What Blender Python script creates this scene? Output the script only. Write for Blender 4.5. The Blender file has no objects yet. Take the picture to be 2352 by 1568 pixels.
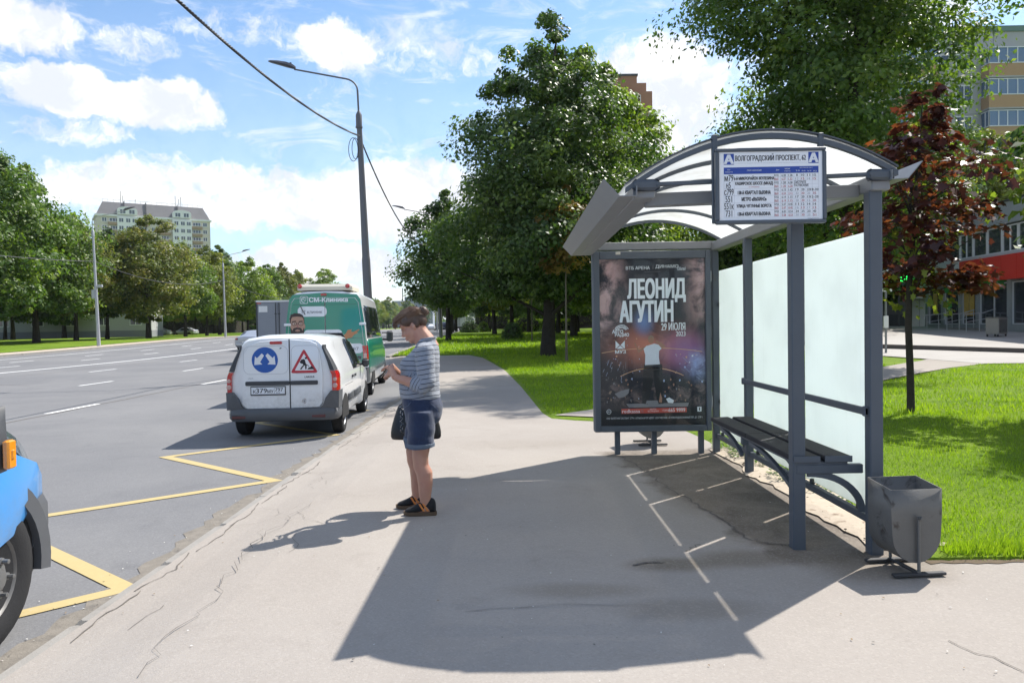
import bpy, bmesh, math, random
import numpy as np
from math import sin, cos, pi, radians, sqrt, atan2
from mathutils import Vector, Matrix

scene = bpy.context.scene
COL = scene.collection
# ------------------------------------------------------------------ camera
cam_d = bpy.data.cameras.new('camera')
cam = bpy.data.objects.new('camera', cam_d)
COL.objects.link(cam)
cam_d.sensor_width = 36.0
cam_d.lens = 36.0 * 1699.0 / 2352.0
cam_d.clip_start = 0.05
cam_d.clip_end = 6000.0
cam.matrix_world = Matrix.Translation((0, 0, 1.52)) @ Matrix.Rotation(.0053, 4, 'Z') @ Matrix.Rotation(pi / 2 - .0224, 4, 'X') @ Matrix.Rotation(-.016, 4, 'Z')
scene.camera = cam
# ------------------------------------------------------------------ sun
TO_SUN = Vector((.588, .548, 1.0)).normalized()
sun_d = bpy.data.lights.new('sun', 'SUN')
sun_d.energy = 5.0
sun_d.angle = radians(.53)
sun_d.color = (1.0, .955, .88)
sun = bpy.data.objects.new('sun', sun_d)
COL.objects.link(sun)
sun.rotation_euler = TO_SUN.to_track_quat('Z', 'Y').to_euler()
# ------------------------------------------------------------------ exposure
scene.view_settings.view_transform = 'Standard'
scene.view_settings.look = 'None'
scene.view_settings.exposure = 0.62
scene.view_settings.gamma = 1.0
scene.view_settings.use_curve_mapping = False
scene.cycles.max_bounces = 8
scene.cycles.diffuse_bounces = 3
scene.cycles.glossy_bounces = 3
scene.cycles.transmission_bounces = 5
scene.cycles.transparent_max_bounces = 12
scene.cycles.use_denoising = True
scene.cycles.sample_clamp_indirect = 6.0

# ------------------------------------------------------------------ node helper
class NT:
    def __init__(s, tree):
        s.t = tree
        s.n = tree.nodes
        s.l = tree.links
    def new(s, typ, **kw):
        nd = s.n.new(typ)
        for k, v in kw.items():
            setattr(nd, k, v)
        return nd
    def set(s, sock, val):
        if isinstance(val, bpy.types.NodeSocket):
            s.l.new(val, sock)
        else:
            if sock.type == 'RGBA' and hasattr(val, '__len__') and len(val) == 3:
                val = (*val, 1)
            sock.default_value = val
    def math(s, op, a, b=None, c=None, clamp=False):
        nd = s.new('ShaderNodeMath', operation=op, use_clamp=clamp)
        s.set(nd.inputs[0], a)
        if b is not None: s.set(nd.inputs[1], b)
        if c is not None: s.set(nd.inputs[2], c)
        return nd.outputs[0]
    def vmath(s, op, a, b=None, out=0):
        nd = s.new('ShaderNodeVectorMath', operation=op)
        s.set(nd.inputs[0], a)
        if b is not None: s.set(nd.inputs[1], b)
        return nd.outputs[out]
    def noise(s, vec, scale, detail=4, rough=.55, dist=0.0, out=0):
        nd = s.new('ShaderNodeTexNoise')
        if vec is not None: s.set(nd.inputs['Vector'], vec)
        nd.inputs['Scale'].default_value = scale
        nd.inputs['Detail'].default_value = detail
        nd.inputs['Roughness'].default_value = rough
        nd.inputs['Distortion'].default_value = dist
        return nd.outputs[out]
    def ramp(s, fac, lo, hi, a=0.0, b=1.0, smooth=True):
        nd = s.new('ShaderNodeMapRange')
        if smooth: nd.interpolation_type = 'SMOOTHSTEP'
        s.set(nd.inputs[0], fac)
        s.set(nd.inputs[1], lo); s.set(nd.inputs[2], hi)
        s.set(nd.inputs[3], a); s.set(nd.inputs[4], b)
        return nd.outputs[0]
    def mix(s, fac, a, b, blend='MIX'):
        nd = s.new('ShaderNodeMix', data_type='RGBA', blend_type=blend)
        s.set(nd.inputs[0], fac)
        s.set(nd.inputs[6], a); s.set(nd.inputs[7], b)
        return nd.outputs[2]

# ------------------------------------------------------------------ world: sky and clouds
world = bpy.data.worlds.new('World')
scene.world = world
world.use_nodes = True
w = NT(world.node_tree)
w.n.clear()
out = w.new('ShaderNodeOutputWorld')
sky = w.new('ShaderNodeTexSky', sky_type='NISHITA')
sky.sun_disc = False
sky.sun_elevation = math.asin(TO_SUN.z)
sky.sun_rotation = atan2(TO_SUN.x, TO_SUN.y)
sky.air_density = 1.0
sky.dust_density = .6
sky.ozone_density = 2.2
bg = w.new('ShaderNodeBackground')
skyc = w.mix(1.0, sky.outputs[0], (.85, .98, 1.05), 'MULTIPLY')
w.l.new(skyc, bg.inputs[0])
bg.inputs[1].default_value = .125
gen = w.new('ShaderNodeTexCoord').outputs['Generated']
sep = w.new('ShaderNodeSeparateXYZ')
w.l.new(gen, sep.inputs[0])
X, Y, Z = sep.outputs
az = w.math('MULTIPLY', w.math('ARCTAN2', X, Y), 57.2958)
el = w.math('MULTIPLY', w.math('ARCSINE', Z), 57.2958)
den = w.math('ADD', w.math('MAXIMUM', Z, 0.0), .16)
pc = w.new('ShaderNodeCombineXYZ')
w.l.new(w.math('DIVIDE', X, den), pc.inputs[0])
w.l.new(w.math('DIVIDE', Y, den), pc.inputs[1])
ae = w.new('ShaderNodeCombineXYZ')
w.l.new(az, ae.inputs[0]); w.l.new(el, ae.inputs[1])
P = pc.outputs[0]; AE = ae.outputs[0]
# puffy detail in azimuth/elevation, streaks on the cloud plane
warp = w.vmath('SUBTRACT', w.noise(AE, .16, 5, .6, 0, 1), (.5, .5, .5))
AEw = w.vmath('ADD', AE, w.vmath('MULTIPLY', warp, (5.0, 3.4, 0)))
warp2 = w.vmath('SUBTRACT', w.noise(AE, .5, 4, .6, 0, 1), (.5, .5, .5))
AEw = w.vmath('ADD', AEw, w.vmath('MULTIPLY', warp2, (1.5, 1.3, 0)))
def blob(a, e, ra, re, amp):
    d = w.vmath('SUBTRACT', AEw, (a, e, 0))
    d = w.vmath('MULTIPLY', d, (1.0 / ra, 1.0 / re, 0))
    return w.math('MULTIPLY', w.ramp(w.vmath('LENGTH', d, None, 1), 1.25, .45), amp)
BLOBS = [(-31.3, 15.9, 4.4, 1.9, 1.0), (-25.6, 15.5, 4.9, 2.0, 1.0), (-33.5, 19.4, 4.5, 2.0, .85), (-26.5, 19.2, 3.6, 1.3, .5),
         (-22.0, 9.6, 17, 3.0, .72), (-8.0, 9.5, 9, 4.2, .78), (-13.2, 7.9, 5.2, 1.7, .9), (-14.5, 4.8, 9.0, 2.0, .9), (-13.0, 20.4, 4.2, 2.0, .85),
         (-5.0, 19.8, 7.0, 1.7, .45), (-20.0, 20.5, 6.0, 1.6, .42), (10.5, 16.5, 7.0, 5.0, .9), (9.5, 10.0, 8.0, 5.0, .9), (24, 9.0, 14, 8.0, .8),
         (-30, 13.3, 5.0, 1.3, .55), (27, 19.3, 6, 2.2, .7)]
bs = None
for b in BLOBS:
    o = blob(*b)
    bs = o if bs is None else w.math('MAXIMUM', bs, o)
# the rest of the sky, outside the frame, carries the same scattered cloud
far = w.noise(P, .9, 6, .6, .6)
outside = w.math('MAXIMUM', w.ramp(w.math('ABSOLUTE', az), 37, 46), w.ramp(el, 23, 30))
general = w.math('MULTIPLY', w.ramp(far, .44, .64), .95)
general = w.math('MULTIPLY', general, outside)
wisp = w.noise(w.vmath('MULTIPLY', AE, (.55, 1.5, 0)), .30, 8, .66, .9)
wisps = w.math('MULTIPLY', w.ramp(wisp, .44, .74), .66)
low = w.ramp(el, 9.0, 0.0, 0.0, .62)
fine = w.noise(AEw, .85, 7, .66)
dens = w.math('MAXIMUM', w.math('MAXIMUM', bs, general), low)
dens = w.math('ADD', dens, w.math('MULTIPLY', w.math('SUBTRACT', fine, .5), 1.15))
dens = w.ramp(dens, .22, .80)
dens = w.math('MAXIMUM', dens, wisps)
veil = w.ramp(el, 26, 6, .0, .22)
dens = w.math('MAXIMUM', dens, veil)
# shading: thicker parts seen from below turn lavender grey
shade = w.noise(w.vmath('ADD', AEw, (0, 1.1, 0)), .26, 5, .6)
cloudc = w.mix(w.ramp(shade, .44, .62), (1.0, 1.0, 1.0), (.72, .76, .85))
cbg = w.new('ShaderNodeBackground')
w.l.new(cloudc, cbg.inputs[0])
cbg.inputs[1].default_value = .80
ms = w.new('ShaderNodeMixShader')
w.l.new(dens, ms.inputs[0])
w.l.new(bg.outputs[0], ms.inputs[1]); w.l.new(cbg.outputs[0], ms.inputs[2])
w.l.new(ms.outputs[0], out.inputs[0])
world.cycles.sampling_method = 'MANUAL'
world.cycles.sample_map_resolution = 512

# ------------------------------------------------------------------ mesh builder
def rotm(rx=0, ry=0, rz=0):
    return Matrix.Rotation(rz, 3, 'Z') @ Matrix.Rotation(ry, 3, 'Y') @ Matrix.Rotation(rx, 3, 'X')

class MB:
    def __init__(s):
        s.v = []; s.f = []; s.m = []
    def add(s, vs, fs, m=0):
        o = len(s.v)
        s.v.extend([tuple(p) for p in vs])
        s.f.extend([tuple(i + o for i in f) for f in fs])
        s.m.extend([m] * len(fs))
        return s
    def box(s, x0, x1, y0, y1, z0, z1, m=0):
        vs = [(x, y, z) for z in (z0, z1) for y in (y0, y1) for x in (x0, x1)]
        return s.add(vs, [(0, 2, 3, 1), (4, 5, 7, 6), (0, 1, 5, 4), (2, 6, 7, 3), (0, 4, 6, 2), (1, 3, 7, 5)], m)
    def obox(s, c, size, R=None, m=0):
        R = R or Matrix.Identity(3)
        c = Vector(c); a, b, d = [q / 2 for q in size]
        vs = [c + R @ Vector((x, y, z)) for z in (-d, d) for y in (-b, b) for x in (-a, a)]
        return s.add(vs, [(0, 2, 3, 1), (4, 5, 7, 6), (0, 1, 5, 4), (2, 6, 7, 3), (0, 4, 6, 2), (1, 3, 7, 5)], m)
    def rbox(s, c, size, b=.01, R=None, m=0):
        # box with chamfered edges: three stacked outlines
        R = R or Matrix.Identity(3); c = Vector(c)
        hx, hy, hz = [q / 2 for q in size]
        b = min(b, hx * .9, hy * .9, hz * .9)
        def ring(i, z):
            x, y = hx - i, hy - i
            return [(-x + b, -y, z), (x - b, -y, z), (x, -y + b, z), (x, y - b, z), (x - b, y, z), (-x + b, y, z), (-x, y - b, z), (-x, -y + b, z)]
        rs = [ring(b, -hz), ring(0, -hz + b), ring(0, hz - b), ring(b, hz)]
        vs = [c + R @ Vector(p) for r in rs for p in r]
        fs = [tuple(range(7, -1, -1)), tuple(range(24, 32))]
        for k in range(3):
            for i in range(8):
                j = (i + 1) % 8
                fs.append((k * 8 + i, k * 8 + j, k * 8 + 8 + j, k * 8 + 8 + i))
        return s.add(vs, fs, m)
    def tube(s, pts, r, n=8, m=0, cap=True, flat=None):
        pts = [Vector(p) for p in pts]
        rs = r if hasattr(r, '__len__') else [r] * len(pts)
        vs = []
        up = Vector((0, 0, 1))
        N = None
        for i, p in enumerate(pts):
            d = (pts[min(i + 1, len(pts) - 1)] - pts[max(i - 1, 0)]).normalized()
            if N is None:
                ref = up if abs(d.z) < .9 else Vector((1, 0, 0))
                N = d.cross(ref).normalized()
            else:
                N = (N - d * N.dot(d)).normalized()
            B = d.cross(N)
            rr = rs[i]
            ra, rb = rr if hasattr(rr, '__len__') else (rr, rr)
            for k in range(n):
                a = 2 * pi * k / n
                vs.append(p + N * cos(a) * ra + B * sin(a) * rb)
        fs = []
        for i in range(len(pts) - 1):
            for k in range(n):
                j = (k + 1) % n
                fs.append((i * n + k, i * n + j, (i + 1) * n + j, (i + 1) * n + k))
        if cap:
            fs.append(tuple(range(n - 1, -1, -1)))
            fs.append(tuple((len(pts) - 1) * n + k for k in range(n)))
        return s.add(vs, fs, m)
    def loft(s, rings, m=0, cap=True, closed=True):
        n = len(rings[0]); vs = [p for r in rings for p in r]; fs = []
        for i in range(len(rings) - 1):
            for k in range(n if closed else n - 1):
                j = (k + 1) % n
                fs.append((i * n + k, i * n + j, (i + 1) * n + j, (i + 1) * n + k))
        if cap and closed:
            fs.append(tuple(range(n - 1, -1, -1)))
            fs.append(tuple((len(rings) - 1) * n + k for k in range(n)))
        return s.add(vs, fs, m)
    def lathe(s, prof, origin=(0, 0, 0), R=None, n=24, m=0):
        # prof: (radius, height along local z)
        R = R or Matrix.Identity(3); o = Vector(origin)
        rings = [[o + R @ Vector((r * cos(2 * pi * k / n), r * sin(2 * pi * k / n), h)) for k in range(n)] for r, h in prof]
        return s.loft(rings, m, cap=True)
    def prism(s, poly, fn, w0, w1, m=0):
        # poly in (u, v); fn(u, v, w) -> xyz
        n = len(poly)
        vs = [fn(u, v, w0) for u, v in poly] + [fn(u, v, w1) for u, v in poly]
        fs = [tuple(range(n - 1, -1, -1)), tuple(range(n, 2 * n))]
        fs += [(i, (i + 1) % n, n + (i + 1) % n, n + i) for i in range(n)]
        return s.add(vs, fs, m)
    def ellipsoid(s, c, r, R=None, n=16, k=10, m=0):
        R = R or Matrix.Identity(3); c = Vector(c)
        rings = []
        for i in range(k + 1):
            t = -pi / 2 + pi * i / k
            t = max(-1.5, min(1.5, t))
            rings.append([c + R @ Vector((r[0] * cos(t) * cos(2 * pi * j / n), r[1] * cos(t) * sin(2 * pi * j / n), r[2] * sin(t))) for j in range(n)])
        return s.loft(rings, m)
    def build(s, name, mats, parent=None, smooth=False, fix=True):
        return mesh_obj(name, s.v, s.f, s.m, mats, parent, smooth, fix)

def root_offset(o):
    v = Vector((0, 0, 0))
    while o is not None:
        v += o.location; o = o.parent
    return v

def mesh_obj(name, v, f, mi, mats, parent=None, smooth=False, fix=True, world=True):
    """parent given: vertices are world coordinates for unrotated parents, local ones for parents marked local"""
    me = bpy.data.meshes.new(name)
    off = Vector((0, 0, 0))
    if parent is not None and not is_local(parent):
        off = root_offset(parent)
    me.from_pydata([(p[0] - off.x, p[1] - off.y, p[2] - off.z) for p in v], [], f)
    if not isinstance(mats, (list, tuple)): mats = [mats]
    for q in mats: me.materials.append(q)
    if len(mats) > 1: me.polygons.foreach_set('material_index', mi)
    if fix:
        bm = bmesh.new(); bm.from_mesh(me)
        bmesh.ops.recalc_face_normals(bm, faces=bm.faces)
        bm.to_mesh(me); bm.free()
    if smooth:
        me.polygons.foreach_set('use_smooth', [True] * len(me.polygons))
        try: me.set_sharp_from_angle(angle=radians(smooth if smooth is not True else 40))
        except Exception: pass
    me.update()
    o = bpy.data.objects.new(name, me)
    COL.objects.link(o)
    if parent is not None: o.parent = parent
    return o

LOCALS = set()
def is_local(o):
    while o is not None:
        if o.name in LOCALS: return True
        o = o.parent
    return False

def thing(name, label, cat, loc=(0, 0, 0), rz=0.0, group=None, local=False):
    o = bpy.data.objects.new(name, None)
    o.empty_display_size = .2
    COL.objects.link(o)
    o.location = loc; o.rotation_euler = (0, 0, rz)
    if local: LOCALS.add(o.name)
    return tag(o, label, cat, group)

def tag(o, label=None, cat=None, group=None, kind=None):
    if label: o['label'] = label
    if cat: o['category'] = cat
    if group: o['group'] = group
    if kind: o['kind'] = kind
    return o

def struct(o, label=None):
    o['kind'] = 'structure'
    if label: o['label'] = label
    return o

def np_mesh(name, verts, nper, mats, tint=None, parent=None, smooth=False):
    """many separate polygons of nper corners each"""
    nv = len(verts); nf = nv // nper
    me = bpy.data.meshes.new(name)
    me.vertices.add(nv); me.vertices.foreach_set('co', np.asarray(verts, dtype=np.float32).ravel())
    me.loops.add(nv); me.loops.foreach_set('vertex_index', np.arange(nv, dtype=np.int32))
    me.polygons.add(nf); me.polygons.foreach_set('loop_start', np.arange(0, nv, nper, dtype=np.int32))
    if tint is not None:
        a = me.attributes.new('tint', 'FLOAT', 'FACE')
        a.data.foreach_set('value', np.asarray(tint, dtype=np.float32))
    if smooth: me.polygons.foreach_set('use_smooth', [True] * nf)
    for q in (mats if isinstance(mats, (list, tuple)) else [mats]): me.materials.append(q)
    me.update(calc_edges=True)
    o = bpy.data.objects.new(name, me); COL.objects.link(o)
    if parent is not None: o.parent = parent
    return o

def copy_tree(o, parent=None):
    c = o.copy(); COL.objects.link(c)
    if parent is not None: c.parent = parent
    for ch in list(o.children): copy_tree(ch, c)
    return c

def remesh(mb, voxel, smooth=4, fac=.5):
    """one continuous skin over overlapping solids"""
    me = bpy.data.meshes.new('tmp')
    me.from_pydata(mb.v, [], mb.f)
    bm = bmesh.new(); bm.from_mesh(me); bmesh.ops.recalc_face_normals(bm, faces=bm.faces); bm.to_mesh(me); bm.free()
    o = bpy.data.objects.new('tmp', me); COL.objects.link(o)
    r = o.modifiers.new('r', 'REMESH'); r.mode = 'VOXEL'; r.voxel_size = voxel
    s = o.modifiers.new('s', 'SMOOTH'); s.iterations = smooth; s.factor = fac
    dg = bpy.context.evaluated_depsgraph_get()
    m2 = bpy.data.meshes.new_from_object(o.evaluated_get(dg))
    bpy.data.objects.remove(o); bpy.data.meshes.remove(me)
    m2.polygons.foreach_set('use_smooth', [True] * len(m2.polygons))
    return m2

def subsurf(o, lv=1):
    s = o.modifiers.new('s', 'SUBSURF'); s.levels = lv; s.render_levels = lv
    return o

# ------------------------------------------------------------------ flat lettering
def glyphs(body, bold=0.0, res=2):
    """outlines of the built-in font, filled by winding number so that overlapping strokes merge"""
    from mathutils.geometry import delaunay_2d_cdt
    V = []; F = []; x = 0.0
    cu = bpy.data.curves.new('t', 'FONT'); cu.body = body; cu.resolution_u = res; cu.fill_mode = 'NONE'
    o = bpy.data.objects.new('t', cu); me = o.to_mesh()
    v = [Vector((p.co.x, p.co.y)) for p in me.vertices]; e = [tuple(q.vertices) for q in me.edges]
    o.to_mesh_clear(); bpy.data.objects.remove(o); bpy.data.curves.remove(cu)
    if not v: return V, F
    nxt = {}
    for a, b in e: nxt.setdefault(a, []).append(b); nxt.setdefault(b, []).append(a)
    seen = set(); loops = []
    for a in range(len(v)):
        if a in seen: continue
        lp = [a]; seen.add(a)
        b = a + 1 if a + 1 in nxt.get(a, ()) else (nxt.get(a) or [a])[0]
        while b not in seen:
            seen.add(b); lp.append(b)
            c = [q for q in nxt[b] if q not in seen]
            if not c: break
            b = c[0]
        if len(lp) > 2: loops.append(lp)
    # letters are handled one by one: group loops whose boxes overlap in x
    bx = [(min(v[k].x for k in l), max(v[k].x for k in l), l) for l in loops]; bx.sort(key=lambda q: q[0])
    groups = []
    for a, b, l in bx:
        if groups and a < groups[-1][0] - 1e-4: groups[-1][0] = max(b, groups[-1][0]); groups[-1][1].append(l)
        else: groups.append([b, [l]])
    for _, ls in groups:
        pts = []; ed = []; polys = []
        for l in ls:
            k = len(pts); pts += [v[q] for q in l]; ed += [(k + i, k + (i + 1) % len(l)) for i in range(len(l))]; polys.append([(v[q].x, v[q].y) for q in l])
        P_, _, T, _, _, _ = delaunay_2d_cdt(pts, ed, [], 0, 1e-5)
        off = len(V); V += [(p.x, p.y) for p in P_]
        for t in T:
            cx = sum(P_[q].x for q in t) / len(t); cy = sum(P_[q].y for q in t) / len(t); wn = 0
            for pl in polys:
                for (x0, y0), (x1, y1) in zip(pl, pl[1:] + pl[:1]):
                    if (y0 <= cy) != (y1 <= cy):
                        if x0 + (cy - y0) / (y1 - y0) * (x1 - x0) > cx: wn += 1 if y1 > y0 else -1
            if wn: F.append(tuple(q + off for q in t))
    return V, F

_GC = {}
def text(mb, fn, body, x, y, h=None, width=None, align='l', bold=0.0, m=0, capbox=None, italic=0.0):
    """lettering whose lower left corner is (x, y) on the surface fn(u, v); h is the height of the whole box"""
    if body not in _GC: _GC[body] = glyphs(body)
    v, f = _GC[body]
    if not v: return
    xs = [p[0] for p in v]; ys = [p[1] for p in v]
    x0, x1, y0, y1 = min(xs), max(xs), min(ys), max(ys)
    sy = h / max(y1 - y0, 1e-6)
    sx = width / max(x1 - x0, 1e-6) if width else sy
    W = (x1 - x0) * sx
    ox = x - (W if align == 'r' else W / 2 if align == 'c' else 0)
    # heavier weights: the same letters laid again a hair to either side
    shifts = [(0, 0)] if bold <= 0 else [(k * bold * 1.1, q * bold * .5) for k in ((-1, 0, 1) if bold > .02 else (-.7, .7)) for q in ((-1, 1) if bold > .03 else (0,))]
    for i, (du, dv) in enumerate(shifts):
        P_ = [fn(ox + (p[0] - x0 + du) * sx + italic * (p[1] - y0) * sy, y + (p[1] - y0 + dv) * sy) for p in v]
        # strokes of one letter may overlap: each facet gets its own hair of depth
        for k, fc in enumerate(f):
            mb.add([(P_[q][0], P_[q][1] - .00014 * i - .00002 * (k % 6), P_[q][2]) for q in fc], [tuple(range(len(fc)))], m)

# ------------------------------------------------------------------ materials
def mat(name, col, rough=.6, metal=0.0, spec=.5, var=0.0, vs=6.0, bump=0.0, bs=60.0, coat=0.0, dirt=None, dscale=2.0, dlo=.5, dhi=.75, alpha=None, sheen=0.0):
    m = bpy.data.materials.new(name); m.use_nodes = True
    t = NT(m.node_tree)
    p = t.n['Principled BSDF']
    p.inputs['Roughness'].default_value = rough
    p.inputs['Metallic'].default_value = metal
    p.inputs['Specular IOR Level'].default_value = spec
    p.inputs['Coat Weight'].default_value = coat
    p.inputs['Coat Roughness'].default_value = .06
    p.inputs['Sheen Weight'].default_value = sheen
    c = (*col, 1)
    co = t.new('ShaderNodeTexCoord').outputs['Object']
    cs = None
    if var > 0:
        nz = t.noise(co, vs, 5, .6)
        hi = tuple(min(1, q * (1 + var)) for q in col); lo = tuple(q * (1 - var) for q in col)
        cs = t.mix(nz, lo, hi)
    if dirt is not None:
        dz = t.noise(co, dscale, 6, .65, .5)
        cs = t.mix(t.ramp(dz, dlo, dhi), cs if cs is not None else c, dirt)
    if cs is not None: t.l.new(cs, p.inputs['Base Color'])
    else: p.inputs['Base Color'].default_value = c
    if bump > 0:
        b = t.new('ShaderNodeBump'); b.inputs['Strength'].default_value = bump; b.inputs['Distance'].default_value = .01
        t.l.new(t.noise(co, bs, 4, .6), b.inputs['Height']); t.l.new(b.outputs[0], p.inputs['Normal'])
    return m

def emat(name, col, s):
    m = bpy.data.materials.new(name); m.use_nodes = True
    t = NT(m.node_tree); p = t.n['Principled BSDF']
    p.inputs['Base Color'].default_value = (*col, 1)
    p.inputs['Emission Color'].default_value = (*col, 1); p.inputs['Emission Strength'].default_value = s
    return m

def glassy(name, col=(.02, .025, .03), rough=.03, spec=.8):
    return mat(name, col, rough, 0, spec, coat=.6)

def leafmat(name, dark, mid, light, trans=.35, rough=.5, tcol=1.6):
    m = bpy.data.materials.new(name); m.use_nodes = True
    t = NT(m.node_tree); p = t.n['Principled BSDF']
    at = t.new('ShaderNodeAttribute'); at.attribute_name = 'tint'
    cr = t.new('ShaderNodeValToRGB')
    e = cr.color_ramp.elements
    e[0].color = (*dark, 1); e[1].color = (*light, 1)
    q = cr.color_ramp.elements.new(.5); q.color = (*mid, 1)
    t.l.new(at.outputs['Fac'], cr.inputs[0])
    t.l.new(cr.outputs[0], p.inputs['Base Color'])
    p.inputs['Roughness'].default_value = rough
    p.inputs['Specular IOR Level'].default_value = .4
    tr = t.new('ShaderNodeBsdfTranslucent')
    tc = t.mix(1.0, cr.outputs[0], (tcol * 1.05, tcol * 1.15, tcol * .55), 'MULTIPLY')
    t.l.new(tc, tr.inputs[0])
    mx = t.new('ShaderNodeMixShader'); mx.inputs[0].default_value = trans
    t.l.new(p.outputs[0], mx.inputs[1]); t.l.new(tr.outputs[0], mx.inputs[2])
    t.l.new(mx.outputs[0], t.n['Material Output'].inputs[0])
    return m

def ss(a, b, x):
    t = max(0.0, min(1.0, (x - a) / (b - a))); return t * t * (3 - 2 * t)
def lerp(a, b, t): return a + (b - a) * t
# ------------------------------------------------------------------ terrain
def bend(y):
    d = y - 50
    if d < 0: return 0.0
    return -.05 * (d * d / 32 if d < 16 else d - 8)
def terr(x, y):
    a = ss(35, 90, y); b = ss(25, 62, y)
    return .62 * lerp(a, b, ss(-18, -7, x))
def kerb_r(y):
    k = lerp(-2.36, -6.05, ss(17.5, 34, y)) - .006 * max(0, min(y, 17) - 4)
    return k + bend(y)
def kerb_l(y): return -33.0 + bend(y)
ZR = -.10

def asphalt(name, base, dark, light, grit=.5, crackscale=0, stains=.5, big=.35, worn=None):
    m = bpy.data.materials.new(name); m.use_nodes = True
    t = NT(m.node_tree); p = t.n['Principled BSDF']
    co = t.new('ShaderNodeTexCoord').outputs['Object']
    n1 = t.noise(co, big, 6, .62, .4)
    c = t.mix(t.ramp(n1, .35, .68), base, light)
    n2 = t.noise(co, 1.7, 7, .7, .6)
    c = t.mix(t.math('MULTIPLY', t.ramp(n2, .52, .78), stains), c, dark)
    if worn:
        # browner trodden asphalt in the shelter, with an uneven border, and a few damp stains
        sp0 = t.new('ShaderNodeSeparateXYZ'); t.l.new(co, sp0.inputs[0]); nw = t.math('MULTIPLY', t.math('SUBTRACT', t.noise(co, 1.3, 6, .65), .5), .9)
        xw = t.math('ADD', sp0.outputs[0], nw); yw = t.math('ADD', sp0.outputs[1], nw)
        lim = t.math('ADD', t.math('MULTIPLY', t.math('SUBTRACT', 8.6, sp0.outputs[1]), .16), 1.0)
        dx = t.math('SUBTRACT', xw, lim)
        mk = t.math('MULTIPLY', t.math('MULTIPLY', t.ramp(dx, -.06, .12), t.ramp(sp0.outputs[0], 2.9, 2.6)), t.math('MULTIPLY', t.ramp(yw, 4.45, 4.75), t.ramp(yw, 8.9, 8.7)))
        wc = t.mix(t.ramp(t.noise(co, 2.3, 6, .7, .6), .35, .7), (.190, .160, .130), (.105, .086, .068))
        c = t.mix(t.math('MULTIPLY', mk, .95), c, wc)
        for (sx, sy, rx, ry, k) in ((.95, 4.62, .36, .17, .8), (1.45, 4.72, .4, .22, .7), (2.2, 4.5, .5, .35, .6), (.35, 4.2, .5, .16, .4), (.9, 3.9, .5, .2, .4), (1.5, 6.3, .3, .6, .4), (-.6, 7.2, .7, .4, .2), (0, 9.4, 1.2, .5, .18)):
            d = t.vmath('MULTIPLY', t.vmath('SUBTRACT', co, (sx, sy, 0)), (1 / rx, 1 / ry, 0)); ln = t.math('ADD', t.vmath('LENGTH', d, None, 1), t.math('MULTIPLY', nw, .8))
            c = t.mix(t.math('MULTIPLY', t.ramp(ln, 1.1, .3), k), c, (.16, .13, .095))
    # aggregate specks
    vo = t.new('ShaderNodeTexVoronoi'); vo.inputs['Scale'].default_value = 95
    t.l.new(co, vo.inputs['Vector'])
    sp = t.new('ShaderNodeSeparateColor'); t.l.new(vo.outputs['Color'], sp.inputs[0])
    c = t.mix(t.math('MULTIPLY', t.ramp(sp.outputs[0], .62, 1.0), grit), c, tuple(min(1, q * 1.35) for q in light))
    c = t.mix(t.math('MULTIPLY', t.ramp(sp.outputs[1], .7, 1.0), grit), c, tuple(q * .72 for q in base))
    n4 = t.noise(co, 30, 5, .7)
    c = t.mix(t.math('MULTIPLY', t.ramp(n4, .6, .8), .35), c, tuple(q * .7 for q in base))
    p.inputs['Roughness'].default_value = .88
    p.inputs['Specular IOR Level'].default_value = .3
    t.l.new(c, p.inputs['Base Color'])
    b = t.new('ShaderNodeBump'); b.inputs['Strength'].default_value = .35; b.inputs['Distance'].default_value = .006
    h = t.math('ADD', t.noise(co, 120, 3, .6), t.math('MULTIPLY', n2, 1.6))
    t.l.new(h, b.inputs['Height']); t.l.new(b.outputs[0], p.inputs['Normal'])
    return m

M_ROAD = asphalt('road_asphalt', (.150, .150, .156), (.105, .105, .112), (.190, .188, .190), .30, stains=.55, big=.22)
M_PAVE = asphalt('pavement_asphalt', (.290, .259, .231), (.220, .194, .170), (.330, .298, .267), .20, stains=.5, worn=True)
M_PLAZA = asphalt('plaza_asphalt', (.34, .32, .30), (.27, .25, .23), (.39, .37, .35), .2, stains=.3)
M_KERB = mat('kerb_concrete', (.27, .255, .235), .9, 0, .3, .18, 5, .3, 70, dirt=(.2, .18, .16), dscale=3)
M_SAND = mat('sandy_soil', (.46, .39, .31), .95, 0, .2, .22, 9, .6, 45, dirt=(.2, .15, .11), dscale=9, dlo=.55, dhi=.7)
M_LINEW = mat('white_marking', (.74, .74, .73), .7, 0, .3, .06, 20, dirt=(.36, .36, .36), dscale=14, dlo=.56, dhi=.75)
M_LINEY = mat('yellow_marking', (.44, .345, .165), .75, 0, .3, .08, 20, dirt=(.40, .36, .26), dscale=22, dlo=.58, dhi=.78)
M_CRACK = mat('crack', (.145, .13, .117), .95, 0, .1)
def lawnmat(name):
    m = bpy.data.materials.new(name); m.use_nodes = True
    t = NT(m.node_tree); p = t.n['Principled BSDF']
    co = t.new('ShaderNodeTexCoord').outputs['Object']
    n = t.noise(co, .5, 6, .65); n2 = t.noise(co, 28, 5, .7)
    c = t.mix(t.ramp(n, .35, .7), (.120, .200, .012), (.185, .265, .022))
    c = t.mix(t.ramp(n2, .45, .75), c, (.055, .125, .008))
    t.l.new(c, p.inputs['Base Color']); p.inputs['Roughness'].default_value = .9
    p.inputs['Specular IOR Level'].default_value = .15
    b = t.new('ShaderNodeBump'); b.inputs['Strength'].default_value = .9; b.inputs['Distance'].default_value = .04
    t.l.new(n2, b.inputs['Height']); t.l.new(b.outputs[0], p.inputs['Normal'])
    return m
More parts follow.
